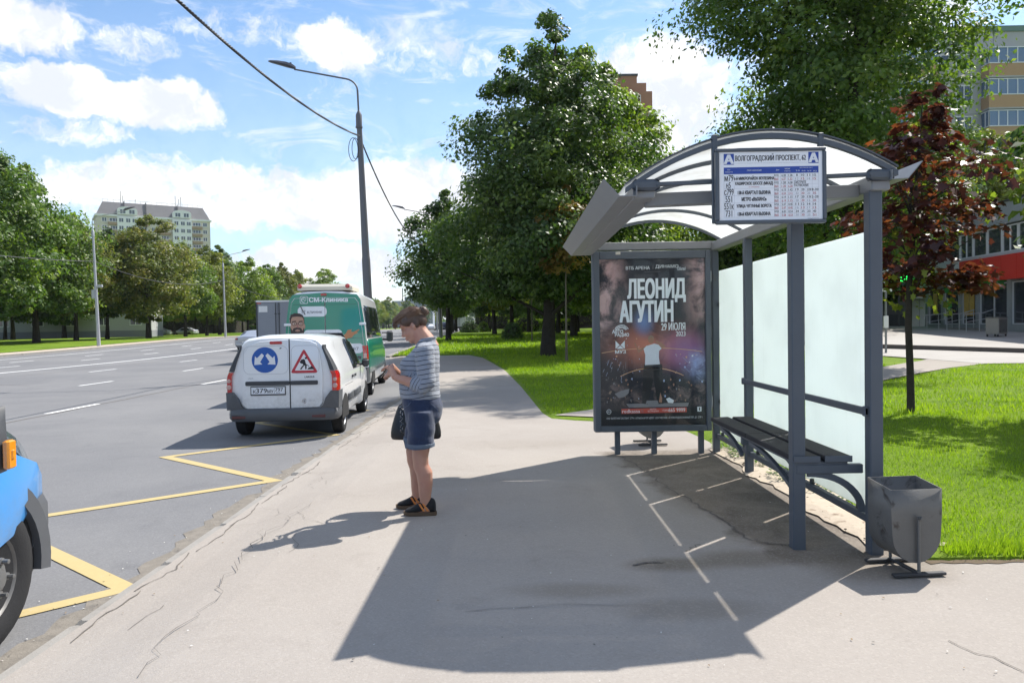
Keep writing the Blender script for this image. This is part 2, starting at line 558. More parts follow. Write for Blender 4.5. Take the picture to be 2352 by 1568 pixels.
M_LAWN = lawnmat('lawn_turf')
M_EARTH = mat('earth', (.07, .085, .03), .95, 0, .1, .3, .3)

def rows(y0, y1, step0=.5, grow=1.06):
    ys = [y0]; s = step0
    while ys[-1] < y1:
        ys.append(min(y1, ys[-1] + s))
        if ys[-1] > 6: s = min(8, s * grow)
    return ys
def sheet(name, ys, fl, fr, nx, z, m, skirt=0.0):
    vs = []; fs = []
    for y in ys:
        l, r = fl(y), fr(y)
        for i in range(nx + 1):
            x = lerp(l, r, i / nx)
            vs.append((x, y, z(x, y)))
    for j in range(len(ys) - 1):
        for i in range(nx):
            a = j * (nx + 1) + i
            fs.append((a, a + 1, a + nx + 2, a + nx + 1))
    if skirt:
        n = len(vs)
        for j, y in enumerate(ys):
            for i in (0, nx):
                x, yy, zz = vs[j * (nx + 1) + i]; vs.append((x, yy, zz - skirt))
        for j in range(len(ys) - 1):
            fs.append((j * (nx + 1), (j + 1) * (nx + 1), n + 2 * j + 2, n + 2 * j))
            fs.append((j * (nx + 1) + nx, n + 2 * j + 1, n + 2 * j + 3, (j + 1) * (nx + 1) + nx))
        k = len(vs)
        for i in range(nx + 1):
            x, yy, zz = vs[i]; vs.append((x, yy, zz - skirt))
        for i in range(nx): fs.append((i, k + i, k + i + 1, i + 1))
    return struct(mesh_obj(name, vs, fs, None, m, fix=False))

# far ground under everything
gv = []; gf = []
gx = [-950, -400, -120, -60, -34, -18, -7, 0, 30, 80, 400, 950]; gy = [-200, -30, 0, 25, 36, 48, 62, 90, 200, 420, 950]
for y in gy:
    for x in gx: gv.append((x, y, terr(x, y) - .32))
for j in range(len(gy) - 1):
    for i in range(len(gx) - 1):
        a = j * len(gx) + i; gf.append((a, a + 1, a + len(gx) + 1, a + len(gx)))
struct(mesh_obj('ground', gv, gf, None, M_EARTH, fix=False))

YS = rows(-25, 420, 1.2, 1.05)
sheet('road', YS, kerb_l, kerb_r, 16, lambda x, y: terr(x, y) + ZR, M_ROAD)
def pave_z(x, y):
    k = kerb_r(y)
    return terr(x, y) - .055 * ss(.75, .1, x - k)
PB = [(4.62, 2.44), (9.4, 2.44), (10.9, 2.30), (11.25, 1.7), (11.55, 1.0), (11.9, .56), (12.6, .44), (18, .12), (24.8, -.38), (29, -.9), (33, -1.5), (35.2, -2.25)]
def pave_r(y):
    for (a, b), (c, d) in zip(PB, PB[1:]):
        if y <= c: return lerp(b, d, max(0, (y - a) / (c - a)))
    return PB[-1][1]
def nonuni(name, ys, fl, fr, us, z, m):
    vs = []; fs = []; nx = len(us) - 1
    for y in ys:
        l, r = fl(y), fr(y)
        for u in us:
            x = l + u if u < 1.5 else lerp(l + 1.5, r, (u - 1.5))
            vs.append((x, y, z(x, y)))
    for j in range(len(ys) - 1):
        for i in range(nx):
            a = j * (nx + 1) + i; fs.append((a, a + 1, a + nx + 2, a + nx + 1))
    return struct(mesh_obj(name, vs, fs, None, m, fix=False))
US = [0, .1, .25, .4, .55, .75, 1.0, 1.5, 1.7, 1.9, 2.1, 2.3, 2.5]
pav = nonuni('pavement', rows(-25, 4.62, 1.0), kerb_r, lambda y: 40, US, pave_z, M_PAVE)
pav['label'] = 'light grey asphalt pavement in the foreground'
pv2 = nonuni('pavement', rows(4.62, 35.2, .6, 1.03), kerb_r, pave_r, US, pave_z, M_PAVE)
pv2['label'] = 'long grey asphalt pavement running past the shelter to the trees'

# kerb stones between road and pavement: low, uneven, partly under asphalt
kp = struct(bpy.data.objects.new('kerb', None)); COL.objects.link(kp)
rnd = random.Random(5)
y = 2.0
protos = []
for k in range(5):
    mb = MB(); h = .14
    mb.rbox((0, 0, -h / 2), (.12, .985, h), .022)
    q = mb.build('kerb_stone', M_KERB, None); COL.objects.unlink(q); protos.append(q)
k = 0
while y < 34:
    q = bpy.data.objects.new('kerb_stone', protos[k % 5].data); COL.objects.link(q); q.parent = kp
    x = kerb_r(y + .5)
    q.location = (x - .045 + rnd.uniform(-.015, .012), y + .5, terr(x, y) - .058 + rnd.uniform(-.014, .008))
    q.rotation_euler = (rnd.uniform(-.01, .01), rnd.uniform(-.06, .06), atan2(kerb_r(y) - kerb_r(y + 1), 1) + rnd.uniform(-.015, .015))
    y += 1.0; k += 1
for q in protos: bpy.data.objects.remove(q)
lk = sheet('kerb', rows(-25, 420, 2, 1.05), lambda y: kerb_l(y) - .16, lambda y: kerb_l(y) + .03, 1, lambda x, y: terr(x, y) + .04, M_KERB, .2)
lk['label'] = 'far kerb along the left lawn'
rk = sheet('kerb', rows(35, 420, 2, 1.05), lambda y: kerb_r(y) - .04, lambda y: kerb_r(y) + .14, 1, lambda x, y: terr(x, y) + .035, M_KERB, .2)
rk['label'] = 'low kerb along the right lawn'
vg = sheet('verge', rows(-25, 420, 2, 1.05), lambda y: kerb_l(y) - 2.2, lambda y: kerb_l(y) - .16, 2, lambda x, y: terr(x, y) + .03, M_SAND)
sheet('lawn', rows(-25, 420, 2, 1.05), lambda y: -170 + bend(y), lambda y: kerb_l(y) - 2.2, 8, lambda x, y: terr(x, y) + .06, M_LAWN)['label'] = 'green lawn under the trees across the road'
def lawn_l(y):
    if y < 4.62: return 2.5
    if y > 35.2: return lerp(kerb_r(y) + .14, -2.2, ss(35.6, 35.2, y)) if y < 35.6 else kerb_r(y) + .14
    return pave_r(y) - .02
LY = [4.605] + [4.63 + .25 * i for i in range(0, 125)] + rows(36, 420, 1.5, 1.05)
def lawn_z(x, y):
    e = x - lawn_l(y)
    if y < 4.62: return -.03
    return terr(x, y) + .028 * ss(0, .12, e) + .012 * sin(x * 1.7 + y * .9) * ss(.3, 1.5, e) - .01
vs = []; fs = []
LU = [0, .06, .14, .3, .6, 1.0, 1.5, 2.2, 3.2, 4.5, 6, 8, 11, 15, 20, 28, 40, 70, 150]
for y in LY:
    for u in LU:
        x = lawn_l(y) + u; vs.append((x, y, lawn_z(x, y)))
n = len(LU)
for j in range(len(LY) - 1):
    for i in range(n - 1):
        a = j * n + i; fs.append((a, a + 1, a + n + 1, a + n))
struct(mesh_obj('lawn', vs, fs, None, M_LAWN, fix=False), 'bright green lawn beside the pavement')

# paths crossing the right lawn
def ruled(name, A, B, n, z, m, skirtA=0, label=None):
    vs = []; fs = []
    for a, b in zip(A, B):
        for i in range(n + 1):
            x = lerp(a[0], b[0], i / n); y = lerp(a[1], b[1], i / n); vs.append((x, y, z(x, y, i / n)))
    for j in range(len(A) - 1):
        for i in range(n):
            q = j * (n + 1) + i; fs.append((q, q + 1, q + n + 2, q + n + 1))
    if skirtA:
        k = len(vs)
        for a in A: vs.append((a[0], a[1], z(a[0], a[1], 0) - skirtA))
        for j in range(len(A) - 1): fs.append((j * (n + 1), (j + 1) * (n + 1), k + j + 1, k + j))
    return struct(mesh_obj(name, vs, fs, None, m, fix=True), label)
SA = [(2.2, 11.25), (4, 13.05), (6, 15.1), (8.8, 17.9), (11, 20.2), (13, 22.2), (15.2, 23.9)]
NA = [(.62, 12.1), (3.0, 14.5), (6.2, 17.8), (11.2, 22.8), (13, 24.8), (14.2, 26), (15.0, 27.0)]
ruled('path', SA, NA, 3, lambda x, y, t: terr(x, y) + .036, M_PAVE, label='narrow asphalt path crossing the lawn diagonally')
SW0 = [(15.2, 23.9), (20, 23.6), (40, 22.5)]; SW1 = [(13.0, 42.0), (17.05, 34.6), (26, 20.6)]
sidew = [(15.0, 23.7), (18.5, 23.6), (30, 23.2), (30, 16), (26, 20.0), (20.4, 29.3), (17.0, 34.7), (12.0, 44.0), (10.5, 44.0), (13.6, 33), (14.9, 27)]
vs = [(x, y, terr(x, y) + .042) for x, y in [(14.9, 23.8), (18.5, 23.6), (22.9, 23.3), (24.6, 22.5), (20.4, 29.3), (17.0, 34.7), (12.0, 44.0), (10.5, 44.0), (13.6, 33), (14.9, 27)]]
struct(mesh_obj('sidewalk', vs, [tuple(range(len(vs)))], None, M_PLAZA, fix=True), 'pale pavement strip below the shop plaza kerb')
KA = [(8.0, 52.0), (12.0, 44.2), (17.05, 34.8), (20.45, 29.4), (24.65, 22.6), (30, 14)]
KB = [(9.0, 75.0), (24, 62), (27.2, 49.2), (26.5, 38.8), (30, 25.0), (40, 14)]
def plaza_z(x, y, t): return terr(x, y) + .22 + .30 * t
ruled('plaza', KA, KB, 4, plaza_z, M_PLAZA, .3, 'paved plaza in front of the shop')
kk = MB()
for (a, b) in zip(KA, KA[1:]):
    d = Vector((b[0] - a[0], b[1] - a[1], 0)); L = d.length; d.normalize(); nrm = Vector((-d.y, d.x, 0))
    if nrm.x > 0: nrm = -nrm
    za = terr(*a); zb = terr(*b)
    for q in (0,):
        A0 = Vector((a[0], a[1], za)); B0 = Vector((b[0], b[1], zb))
        vs = []
        for P0 in (A0, B0):
            for (o_, h_) in ((.02, .235), (.14, .235), (.16, .0)): vs.append(P0 + nrm * o_ + Vector((0, 0, h_)))
        kk.add(vs, [(0, 1, 4, 3), (1, 2, 5, 4)])
struct(kk.build('kerb', mat('dark_kerb', (.11, .095, .09), .9, 0, .2, .2, 3)), 'dark stone kerb along the shop plaza edge')

# sand strip under the shelter glass
rnd = random.Random(8)
ys = [4.85 + .14 * i for i in range(0, 29)]
vs = []; fs = []
for y in ys:
    l = 2.30 + .05 * sin(y * 5) + rnd.uniform(-.03, .03) + (.06 if y < 5.2 else 0); r = 2.78 + .1 * sin(y * 3.1) + rnd.uniform(-.06, .06)
    for i in range(5): x = lerp(l, r, i / 4); vs.append((x, y, .012 + (.02 * sin(pi * i / 4) if i else 0) + rnd.uniform(0, .008) * (0 < i)))
for j in range(len(ys) - 1):
    for i in range(4): a = j * 5 + i; fs.append((a, a + 1, a + 6, a + 5))
struct(mesh_obj('sand_strip', vs, fs, None, M_SAND, fix=False), 'pale sandy soil strip below the shelter glass')
# ---------------- markings
def ribbon(mb, pts, w, dz, zf=None, jit=0, rnd=random.Random(1)):
    pts = [Vector((p[0], p[1], 0)) for p in pts]
    L = []; 
    for i, p in enumerate(pts):
        d = (pts[min(i + 1, len(pts) - 1)] - pts[max(i - 1, 0)]).normalized(); nn = Vector((-d.y, d.x, 0))
        ww = (w[i] if hasattr(w, '__len__') else w) * (1 + rnd.uniform(-jit, jit))
        for s in (-.5, .5):
            q = p + nn * ww * s; L.append((q.x, q.y, (zf(q.x, q.y) if zf else 0) + dz))
    mb.add(L, [(2 * i, 2 * i + 1, 2 * i + 3, 2 * i + 2) for i in range(len(pts) - 1)])
road_z = lambda x, y: terr(x, y) + ZR
def zig(pts, w=.13):
    mb = MB()
    # mitred polyline
    P_ = [Vector((a, b, 0)) for a, b in pts]
    vs = []
    for i, p in enumerate(P_):
        d0 = (p - P_[max(i - 1, 0)]); d1 = (P_[min(i + 1, len(P_) - 1)] - p)
        if d0.length < 1e-6: d0 = d1
        if d1.length < 1e-6: d1 = d0
        d0.normalize(); d1.normalize()
        n0 = Vector((-d0.y, d0.x, 0)); n1 = Vector((-d1.y, d1.x, 0)); b = (n0 + n1)
        b = b.normalized() if b.length > 1e-3 else n0
        k = w / 2 / max(.28, b.dot(n0))
        vs += [p + b * k, p - b * k]
    mb.add([(v.x, v.y, road_z(v.x, v.y) + .006) for v in vs], [(2 * i, 2 * i + 1, 2 * i + 3, 2 * i + 2) for i in range(len(P_) - 1)])
    return mb
zz = zig([(-4.4, 2.75), (-2.47, 4.60), (-4.47, 6.22), (-2.60, 7.83), (-4.5, 9.40), (-2.75, 11.12), (-4.5, 12.7), (-2.9, 14.4)], .125)
struct(zz.build('zigzag_marking', M_LINEY, fix=False), 'yellow zigzag stop marking on the road')
def dashes(x, y0, period, length, w, ymax=150):
    mb = MB(); y = y0
    while y < ymax:
        ribbon(mb, [(x + bend(y), y), (x + bend(y + length / 2), y + length / 2), (x + bend(y + length), y + length)], w, .006, road_z)
        y += period
    return struct(mb.build('lane_marking', M_LINEW, fix=False))
dashes(-9.35, 14.6 - 14.6, 7.3, 1.85, .12)['label'] = 'white lane dashes nearest the pavement'
dashes(-13.1, 21.9 - 20.7, 6.95, 1.85, .12)['label'] = 'second line of white lane dashes'
dashes(-17.1, 29.5 - 24, 8, 2.0, .13)['label'] = 'third line of white lane dashes'
dashes(-24.2, 34.0 - 28, 7, 1.9, .14)['label'] = 'white lane dashes beyond the solid line'
dashes(-27.3, 39.7 - 35, 7, 2.0, .15)['label'] = 'white lane dashes nearest the far kerb'
for x, w_, lb in ((-20.8, .22, 'thick solid white centre line'), (-30.2, .16, 'thin white edge line by the far kerb')):
    mb = MB(); ribbon(mb, [(x + bend(y), y) for y in rows(-25, 300, 3, 1.02)], w_, .006, road_z)
    struct(mb.build('road_line', M_LINEW, fix=False), lb)
# tar seams in the road
mb = MB(); rnd = random.Random(3)
for (a, b) in (((-9.0, 8.0), (-10.2, 46)), ((-14.9, 22.5), (-16.3, 23.0)), ((-18.5, 20), (-18.9, 60))):
    n = 40; pts = [(lerp(a[0], b[0], i / n) + rnd.uniform(-.03, .03), lerp(a[1], b[1], i / n)) for i in range(n + 1)]
    ribbon(mb, pts, .035, .004, road_z, .4, rnd)
struct(mb.build('road_seams', M_CRACK, fix=False))

# washed-in sand and grit in the gutter, with a ragged outer edge
vs = []; fs = []; rg = random.Random(6); yy = [2.0 + .12 * i for i in range(190)]
for y in yy:
    k = kerb_r(y) - .10; wd_ = .10 + .09 * abs(sin(y * 1.3) * sin(y * .47 + 1)) + rg.uniform(-.05, .06)
    for x in (k - wd_, k + .03): vs.append((x, y, road_z(x, y) + .004))
for j in range(len(yy) - 1): fs.append((2 * j, 2 * j + 1, 2 * j + 3, 2 * j + 2))
struct(mesh_obj('gutter_grit', vs, fs, None, mat('gutter_grit', (.205, .185, .160), .95, 0, .1, .3, 12, .5, 60, dirt=(.13, .12, .11), dscale=10), fix=False), 'sandy grit along the foot of the right kerb')
# cracks in the asphalt
mb = MB(); rnd = random.Random(12)
def crack(pts, w=.012, amp=.035, sub=6, z=None):
    q = []
    for a, b in zip(pts, pts[1:]):
        for i in range(sub):
            q.append((lerp(a[0], b[0], i / sub) + rnd.uniform(-amp, amp), lerp(a[1], b[1], i / sub) + rnd.uniform(-amp, amp)))
    q.append(pts[-1]); ribbon(mb, q, [w * rnd.uniform(.3, 1.3) for _ in q], .005, z, 0, rnd)
crack([(1.18, 8.4), (1.30, 7.7), (1.34, 7.2), (1.40, 6.6), (1.52, 5.95), (1.60, 5.55), (1.60, 5.15), (1.75, 4.98), (1.9, 4.98)], .016, .03, 7)
crack([(1.22, 5.02), (1.10, 4.88)], .012, .02); crack([(2.0, 3.45), (2.2, 3.1), (2.5, 2.75)], .006, .02); crack([(.72, 4.62), (.84, 4.66), (.92, 4.66)], .016, .01)
# crazing along the kerb
for y0 in [2.6 + .42 * i for i in range(36)]:
    k = kerb_r(y0)
    for _ in range(rnd.randint(0, 2)):
        x = k + abs(rnd.gauss(.0, .26)) + .05; yy = y0 + rnd.uniform(-.2, .2); a = rnd.uniform(.6, 2.4); pts = [(x, yy)]
        for s in range(rnd.randint(2, 5)):
            a += rnd.uniform(-.8, .8); st = rnd.uniform(.08, .2); pts.append((max(k + .02, pts[-1][0] + cos(a) * st), pts[-1][1] + sin(a) * st))
        crack(pts, rnd.uniform(.0015, .004), .012, 3, pave_z)
y = 2.2
while y < 17:
    k = kerb_r(y) + .03
    if rnd.random() < .75: crack([(k + rnd.uniform(-.01, .05), y), (k + rnd.uniform(.0, .09), y + .4), (k + rnd.uniform(-.01, .05), y + .75)], .008, .014, 5, pave_z)
    y += rnd.uniform(.6, .9)
crack([(-.3, 3.9), (.2, 3.98), (.7, 3.95)], .004, .01); crack([(-1.7, 3.2), (-1.75, 4.2), (-1.9, 5.2), (-1.8, 6.4)], .005, .05, 9)
struct(mb.build('pavement_cracks', M_CRACK, fix=False), 'dark cracks in the asphalt pavement')

# ---------------- grass blades
def grass(name, boxes, m, label, seed=1, hmul=1.0):
    rng = np.random.default_rng(seed); V = []; T = []
    for (x0, x1, y0, y1, n, h, wd, test) in boxes:
        x = rng.uniform(x0, x1, n); y = y0 + (y1 - y0) * rng.uniform(0, 1, n) ** 1.35
        keep = np.array([test(a, b) for a, b in zip(x, y)]); x = x[keep]; y = y[keep]; k = len(x)
        z = np.array([lawn_z(a, b) for a, b in zip(x, y)]) - .004
        a = rng.uniform(0, 2 * pi, k); hh = h * rng.uniform(.5, 1.35, k) * hmul; ww = wd * rng.uniform(.6, 1.3, k); ln = hh * rng.uniform(.1, .8, k); la = rng.uniform(0, 2 * pi, k)
        clump = .5 + .5 * np.sin(x * 2.3 + np.sin(y * 1.9) * 2) * np.sin(y * 2.1 + np.sin(x * 1.3) * 1.5)
        dx, dy = np.cos(a) * ww, np.sin(a) * ww
        b0 = np.stack([x - dx, y - dy, z], 1); b1 = np.stack([x + dx, y + dy, z], 1)
        t = np.stack([x + np.cos(la) * ln, y + np.sin(la) * ln, z + hh * (.75 + .5 * clump)], 1)
        V.append(np.stack([b0, b1, t], 1).reshape(-1, 3)); T.append(np.clip(.25 + .5 * clump * rng.uniform(.3, 1, k) + rng.normal(0, .16, k), 0, 1))
    o = np_mesh(name, np.concatenate(V), 3, m, np.concatenate(T))
    return tag(o, label, None, None, 'stuff')
M_GRASS = leafmat('grass_blades', (.105, .175, .008), (.20, .295, .013), (.33, .40, .032), .38, .55, 1.9)
def off_path(x, y):
    # signed position against the diagonal path
    d = (y - 12.1) - (x - .62)
    s = (y - 11.25) - (x - 2.2)
    return not (-.15 - 1.35 < s + 0 and s > -.12 and d < .3)
def t_near(x, y): return x > 2.72 + .12 * sin(y * 3.1) and off_path(x, y)
def t_edge(x, y): return y > 4.66 and x > 2.72
def t_mid(x, y): return off_path(x, y) and x > lawn_l(y) + .05 and not (x > 14 and y > 23.5) and (x > 2.75 or y > 11)
def t_far(x, y): return x > lawn_l(y) + .1 and y > 12.3 + max(0, x - .6)
mb = MB(); rnd = random.Random(14)
def soil(pts):
    q = []
    for a, b in zip(pts, pts[1:]):
        n = max(2, int((Vector(b) - Vector(a)).length / .07))
        for i in range(n): q.append((lerp(a[0], b[0], i / n) + rnd.uniform(-.018, .018), lerp(a[1], b[1], i / n) + rnd.uniform(-.018, .018)))
    ribbon(mb, q, [rnd.uniform(.03, .11) for _ in q], .0042, None, 0, rnd)
soil([(2.55, 4.59), (5, 4.59), (9, 4.59), (14, 4.59)])
struct(mb.build('soil_edge', mat('bare_soil', (.13, .10, .07), .95, 0, .1, .3, 14), fix=False), 'ragged bare soil along the near lawn edge')
grass('grass', [(2.55, 9.5, 4.6, 11.5, 62000, .050, .0042, t_near), (2.6, 7.0, 4.625, 4.85, 5200, .075, .0045, t_edge), (2.6, 19, 11.5, 24.5, 42000, .07, .011, t_mid),
                (-.6, 6.5, 12, 24, 34000, .06, .009, t_far), (-2.2, 12, 24, 36, 26000, .09, .018, t_far), (-8, 16, 35.5, 70, 26000, .13, .035, t_far)],
      M_GRASS, 'bright green grass blades of the mown lawn', 3)
def t_any(x, y): return True
M_WEED = leafmat('weed_leaves', (.05, .10, .02), (.09, .17, .03), (.15, .22, .05), .35)
def weeds(spots, label, seed):
    rng = np.random.default_rng(seed); V = []; T = []
    for (cx, cy, r, n, h) in spots:
        a = rng.uniform(0, 2 * pi, n); rr = r * np.sqrt(rng.uniform(0, 1, n)); x = cx + rr * np.cos(a); y = cy + rr * np.sin(a) * 1.6; z = .02 + h * rng.uniform(0, 1, n)
        b = rng.uniform(0, 2 * pi, n); s = .016 * rng.uniform(.6, 1.5, n)
        p = np.stack([x, y, z], 1); u = np.stack([np.cos(b) * s, np.sin(b) * s, rng.uniform(-.3, .5, n) * s], 1); v = np.stack([-np.sin(b) * s * .5, np.cos(b) * s * .5, rng.uniform(-.4, .4, n) * s], 1)
        V.append(np.stack([p - u, p + v, p + u, p - v], 1).reshape(-1, 3)); T.append(rng.uniform(0, 1, n))
    return tag(np_mesh('weeds', np.concatenate(V), 4, M_WEED, np.concatenate(T)), label, None, None, 'stuff')
weeds([(2.52, 8.25, .16, 340, .12), (2.55, 7.75, .15, 260, .10), (2.56, 7.05, .16, 320, .12), (2.62, 6.55, .14, 220, .09), (2.66, 6.1, .1, 90, .06), (2.7, 5.5, .08, 40, .05), (2.46, 8.75, .16, 260, .12)],
      'low weeds sprouting in the sand under the shelter glass', 4)
# dry leaves and pale bits scattered over pavement and road edge
mbl = MB(); rnd = random.Random(33)
for _ in range(420):
    x = rnd.uniform(-2.3, 5.5) if rnd.random() < .7 else rnd.gauss(kerb_r(6) - .25, .12); y = 2.4 + 9 * rnd.random() ** 1.6
    if y > 4.5 and x > 2.2: continue
    s = rnd.uniform(.004, .011); a = rnd.uniform(0, 6.28); z = (pave_z(x, y) if x > kerb_r(y) else road_z(x, y)) + .007
    c, sn = cos(a) * s, sin(a) * s
    mbl.add([(x - c, y - sn, z), (x + sn * .5, y - c * .5, z + s * .3), (x + c, y + sn, z + .001), (x - sn * .5, y + c * .5, z + s * .2)], [(0, 1, 2, 3)], rnd.choice([0, 0, 1, 2]))
tag(mbl.build('litter', [mat('pale_bits', (.62, .6, .56), .9), mat('dry_leaf', (.22, .14, .06), .9), mat('dark_bits', (.10, .09, .08), .9)], fix=False), 'tiny dry leaves and pale bits scattered over the pavement', None, None, 'stuff')
# small litter: stones and dry bits lying on the sand
mb = MB(); rnd = random.Random(21)
for _ in range(90):
    x = rnd.uniform(2.32, 2.75); y = rnd.uniform(4.95, 8.3); s = rnd.uniform(.004, .012) * (2.2 if rnd.random() < .06 else 1)
    mb.ellipsoid((x, y, .022 + s * .4), (s, s * 1.2, s * .7), rotm(0, 0, rnd.uniform(0, 3)), 5, 3)
tag(mb.build('pebbles', mat('pebble', (.15, .12, .09), .9), smooth=True), 'small dark pebbles scattered over the sandy strip', None, None, 'stuff')
# ------------------------------------------------------------------ trees
def barkmat(name, col, var=.4):
    return mat(name, col, .95, 0, .15, var, 4, .8, 26, dirt=tuple(q * .45 for q in col), dscale=7)
M_BARK = barkmat('bark_dark', (.045, .038, .032)); M_BARKG = barkmat('bark_grey', (.14, .125, .105)); M_BARKY = barkmat('young_bark', (.16, .135, .105))
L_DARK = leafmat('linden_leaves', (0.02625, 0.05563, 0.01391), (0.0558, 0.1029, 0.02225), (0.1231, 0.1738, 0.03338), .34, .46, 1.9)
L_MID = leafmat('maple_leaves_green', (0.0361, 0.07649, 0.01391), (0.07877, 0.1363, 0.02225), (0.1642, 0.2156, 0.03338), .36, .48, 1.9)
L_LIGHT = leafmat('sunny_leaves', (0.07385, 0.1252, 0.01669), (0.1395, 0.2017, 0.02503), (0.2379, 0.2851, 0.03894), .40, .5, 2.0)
L_OLIVE = leafmat('olive_leaves', (0.06954, 0.1043, 0.01947), (0.1252, 0.146, 0.0306), (0.2086, 0.1808, 0.04172), .38, .5, 1.8)
L_BROWN = leafmat('rusty_leaves', (0.1037, 0.0732, 0.02196), (0.2074, 0.1281, 0.03416), (0.2806, 0.2013, 0.0488), .4, .5, 1.7)
L_RED = leafmat('purple_maple_leaves', (0.02684, 0.01098, 0.01708), (0.0793, 0.01952, 0.01708), (0.183, 0.0488, 0.02196), .40, .46, 1.7)
L_YG = leafmat('yellow_green_leaves', (0.0915, 0.1159, 0.01708), (0.1525, 0.1769, 0.02684), (0.2318, 0.2379, 0.0427), .4, .5, 1.8)

def rad_at(prof, z):
    if z <= prof[0][0]: return prof[0][1]
    for (a, b), (c, d) in zip(prof, prof[1:]):
        if z <= c: return lerp(b, d, (z - a) / (c - a))
    return prof[-1][1]

def leaf_quads(C, N, size, rng, aspect=.62):
    n = len(C)
    N = N / np.maximum(1e-6, np.linalg.norm(N, axis=1))[:, None]
    R = rng.normal(0, 1, (n, 3)); U = np.cross(N, R); U /= np.maximum(1e-6, np.linalg.norm(U, axis=1))[:, None]
    W = np.cross(N, U)
    s = size * rng.uniform(.65, 1.35, n)[:, None]
    U = U * s * .5; W = W * s * .5 * aspect
    fold = N * s * .12
    return np.stack([C - U, C + W * 1.0 + fold - U * .15, C + U, C - W + fold - U * .15], 1).reshape(-1, 3)

def crown_points(prof, z0, z1, nclump, per, rc, rng, shell=.42, droop=.25, lobes=None):
    zs = np.linspace(z0, z1, 60); wts = np.array([max(.05, rad_at(prof, z)) ** 1.25 for z in zs]); wts /= wts.sum()
    z = rng.choice(zs, nclump, p=wts) + rng.uniform(-.5, .5, nclump) * (z1 - z0) / 60
    a = rng.uniform(0, 2 * pi, nclump); u = rng.uniform(0, 1, nclump) ** shell
    R = np.array([rad_at(prof, q) for q in z])
    lob = 1 + .20 * np.sin(3 * a + z * .9) + .15 * np.sin(5 * a - z * 1.7) + rng.normal(0, .06, nclump)
    r = R * u * lob
    c = np.stack([r * np.cos(a), r * np.sin(a), z], 1)
    rcl = rc * rng.uniform(.55, 1.35, nclump) * np.clip(R / (np.mean(R) + 1e-6), .5, 1.1)
    return c, rcl, a

def make_leaves(c, rcl, per, size, rng, droop=.3):
    n = len(c) * per
    ci = np.repeat(np.arange(len(c)), per)
    d = rng.normal(0, 1, (n, 3)); d /= np.linalg.norm(d, axis=1)[:, None]
    rr = rng.uniform(0, 1, n) ** .5
    off = d * (rr * rcl[ci])[:, None] * np.array([1.15, 1.15, .75])
    hr = np.hypot(off[:, 0], off[:, 1]); off[:, 2] -= droop * hr
    p = c[ci] + off
    ax = c[ci].copy(); ax[:, 2] = 0; axn = ax / np.maximum(.3, np.linalg.norm(ax, axis=1))[:, None]
    N = axn * .45 + d * .55 + np.array([0, 0, .55]) + rng.normal(0, .5, (n, 3))
    ctint = rng.normal(.5, .22, len(c))
    t = np.clip(ctint[ci] + rng.normal(0, .17, n), 0, 1)
    return p, N, t

def tree_mesh(seed, prof, trunk_h, trunk_r, nclump, per, rc, leaf, lean=(0, 0), nlimb=22, stems=1, droop=.3, shell=.42, aspect=.62):
    rng = np.random.default_rng(seed); rnd = random.Random(seed)
    z0, z1 = prof[0][0], prof[-1][0]
    c, rcl, a = crown_points(prof, z0, z1, nclump, per, rc, rng, shell, droop)
    c[:, 0] += lean[0] * c[:, 2]; c[:, 1] += lean[1] * c[:, 2]
    p, N, t = make_leaves(c, rcl, per, leaf, rng, droop)
    Q = leaf_quads(p, N, leaf, rng, aspect)
    mb = MB()
    top = z1 * .93
    axes = []
    for s in range(stems):
        pts = []; rs = []
        ang = 2 * pi * s / max(1, stems) + .6; sp = (.0 if stems == 1 else .16)
        for i in range(9):
            f = i / 8; z = top * f
            wob = trunk_r * .9
            pts.append((lean[0] * z + cos(ang) * sp * max(0, z - trunk_h) + rnd.uniform(-wob, wob) * f, lean[1] * z + sin(ang) * sp * max(0, z - trunk_h) + rnd.uniform(-wob, wob) * f, z))
            rs.append(trunk_r * (1.22 if i == 0 else (1 - .86 * f ** .8)) * (1 if stems == 1 else .75))
        pts.insert(1, (pts[0][0], pts[0][1], trunk_r * 1.6)); rs.insert(1, trunk_r * 1.08)
        mb.tube(pts, rs, 9); axes.append(pts)
    order = np.argsort(-rcl * (1 + .8 * rng.uniform(0, 1, len(c))))[:nlimb]
    for k in order:
        q = Vector(c[k]); ax = axes[rnd.randrange(stems)]
        zb = max(trunk_h * .85, min(top * .9, q.z - rnd.uniform(.25, .6) * sqrt(q.x ** 2 + q.y ** 2) - .2))
        j = min(range(len(ax)), key=lambda i: abs(ax[i][2] - zb)); b = Vector(ax[j]); 
        b.z = b.z
        r0 = trunk_r * .34 * max(.25, 1 - b.z / z1)
        m1 = b.lerp(q, .35) + Vector((rnd.uniform(-.2, .2), rnd.uniform(-.2, .2), rnd.uniform(0, .35)))
        m2 = b.lerp(q, .7) + Vector((rnd.uniform(-.25, .25), rnd.uniform(-.25, .25), rnd.uniform(.0, .3)))
        mb.tube([b, m1, m2, q], [r0, r0 * .7, r0 * .45, r0 * .15], 5, cap=False)
    return Q, t, mb

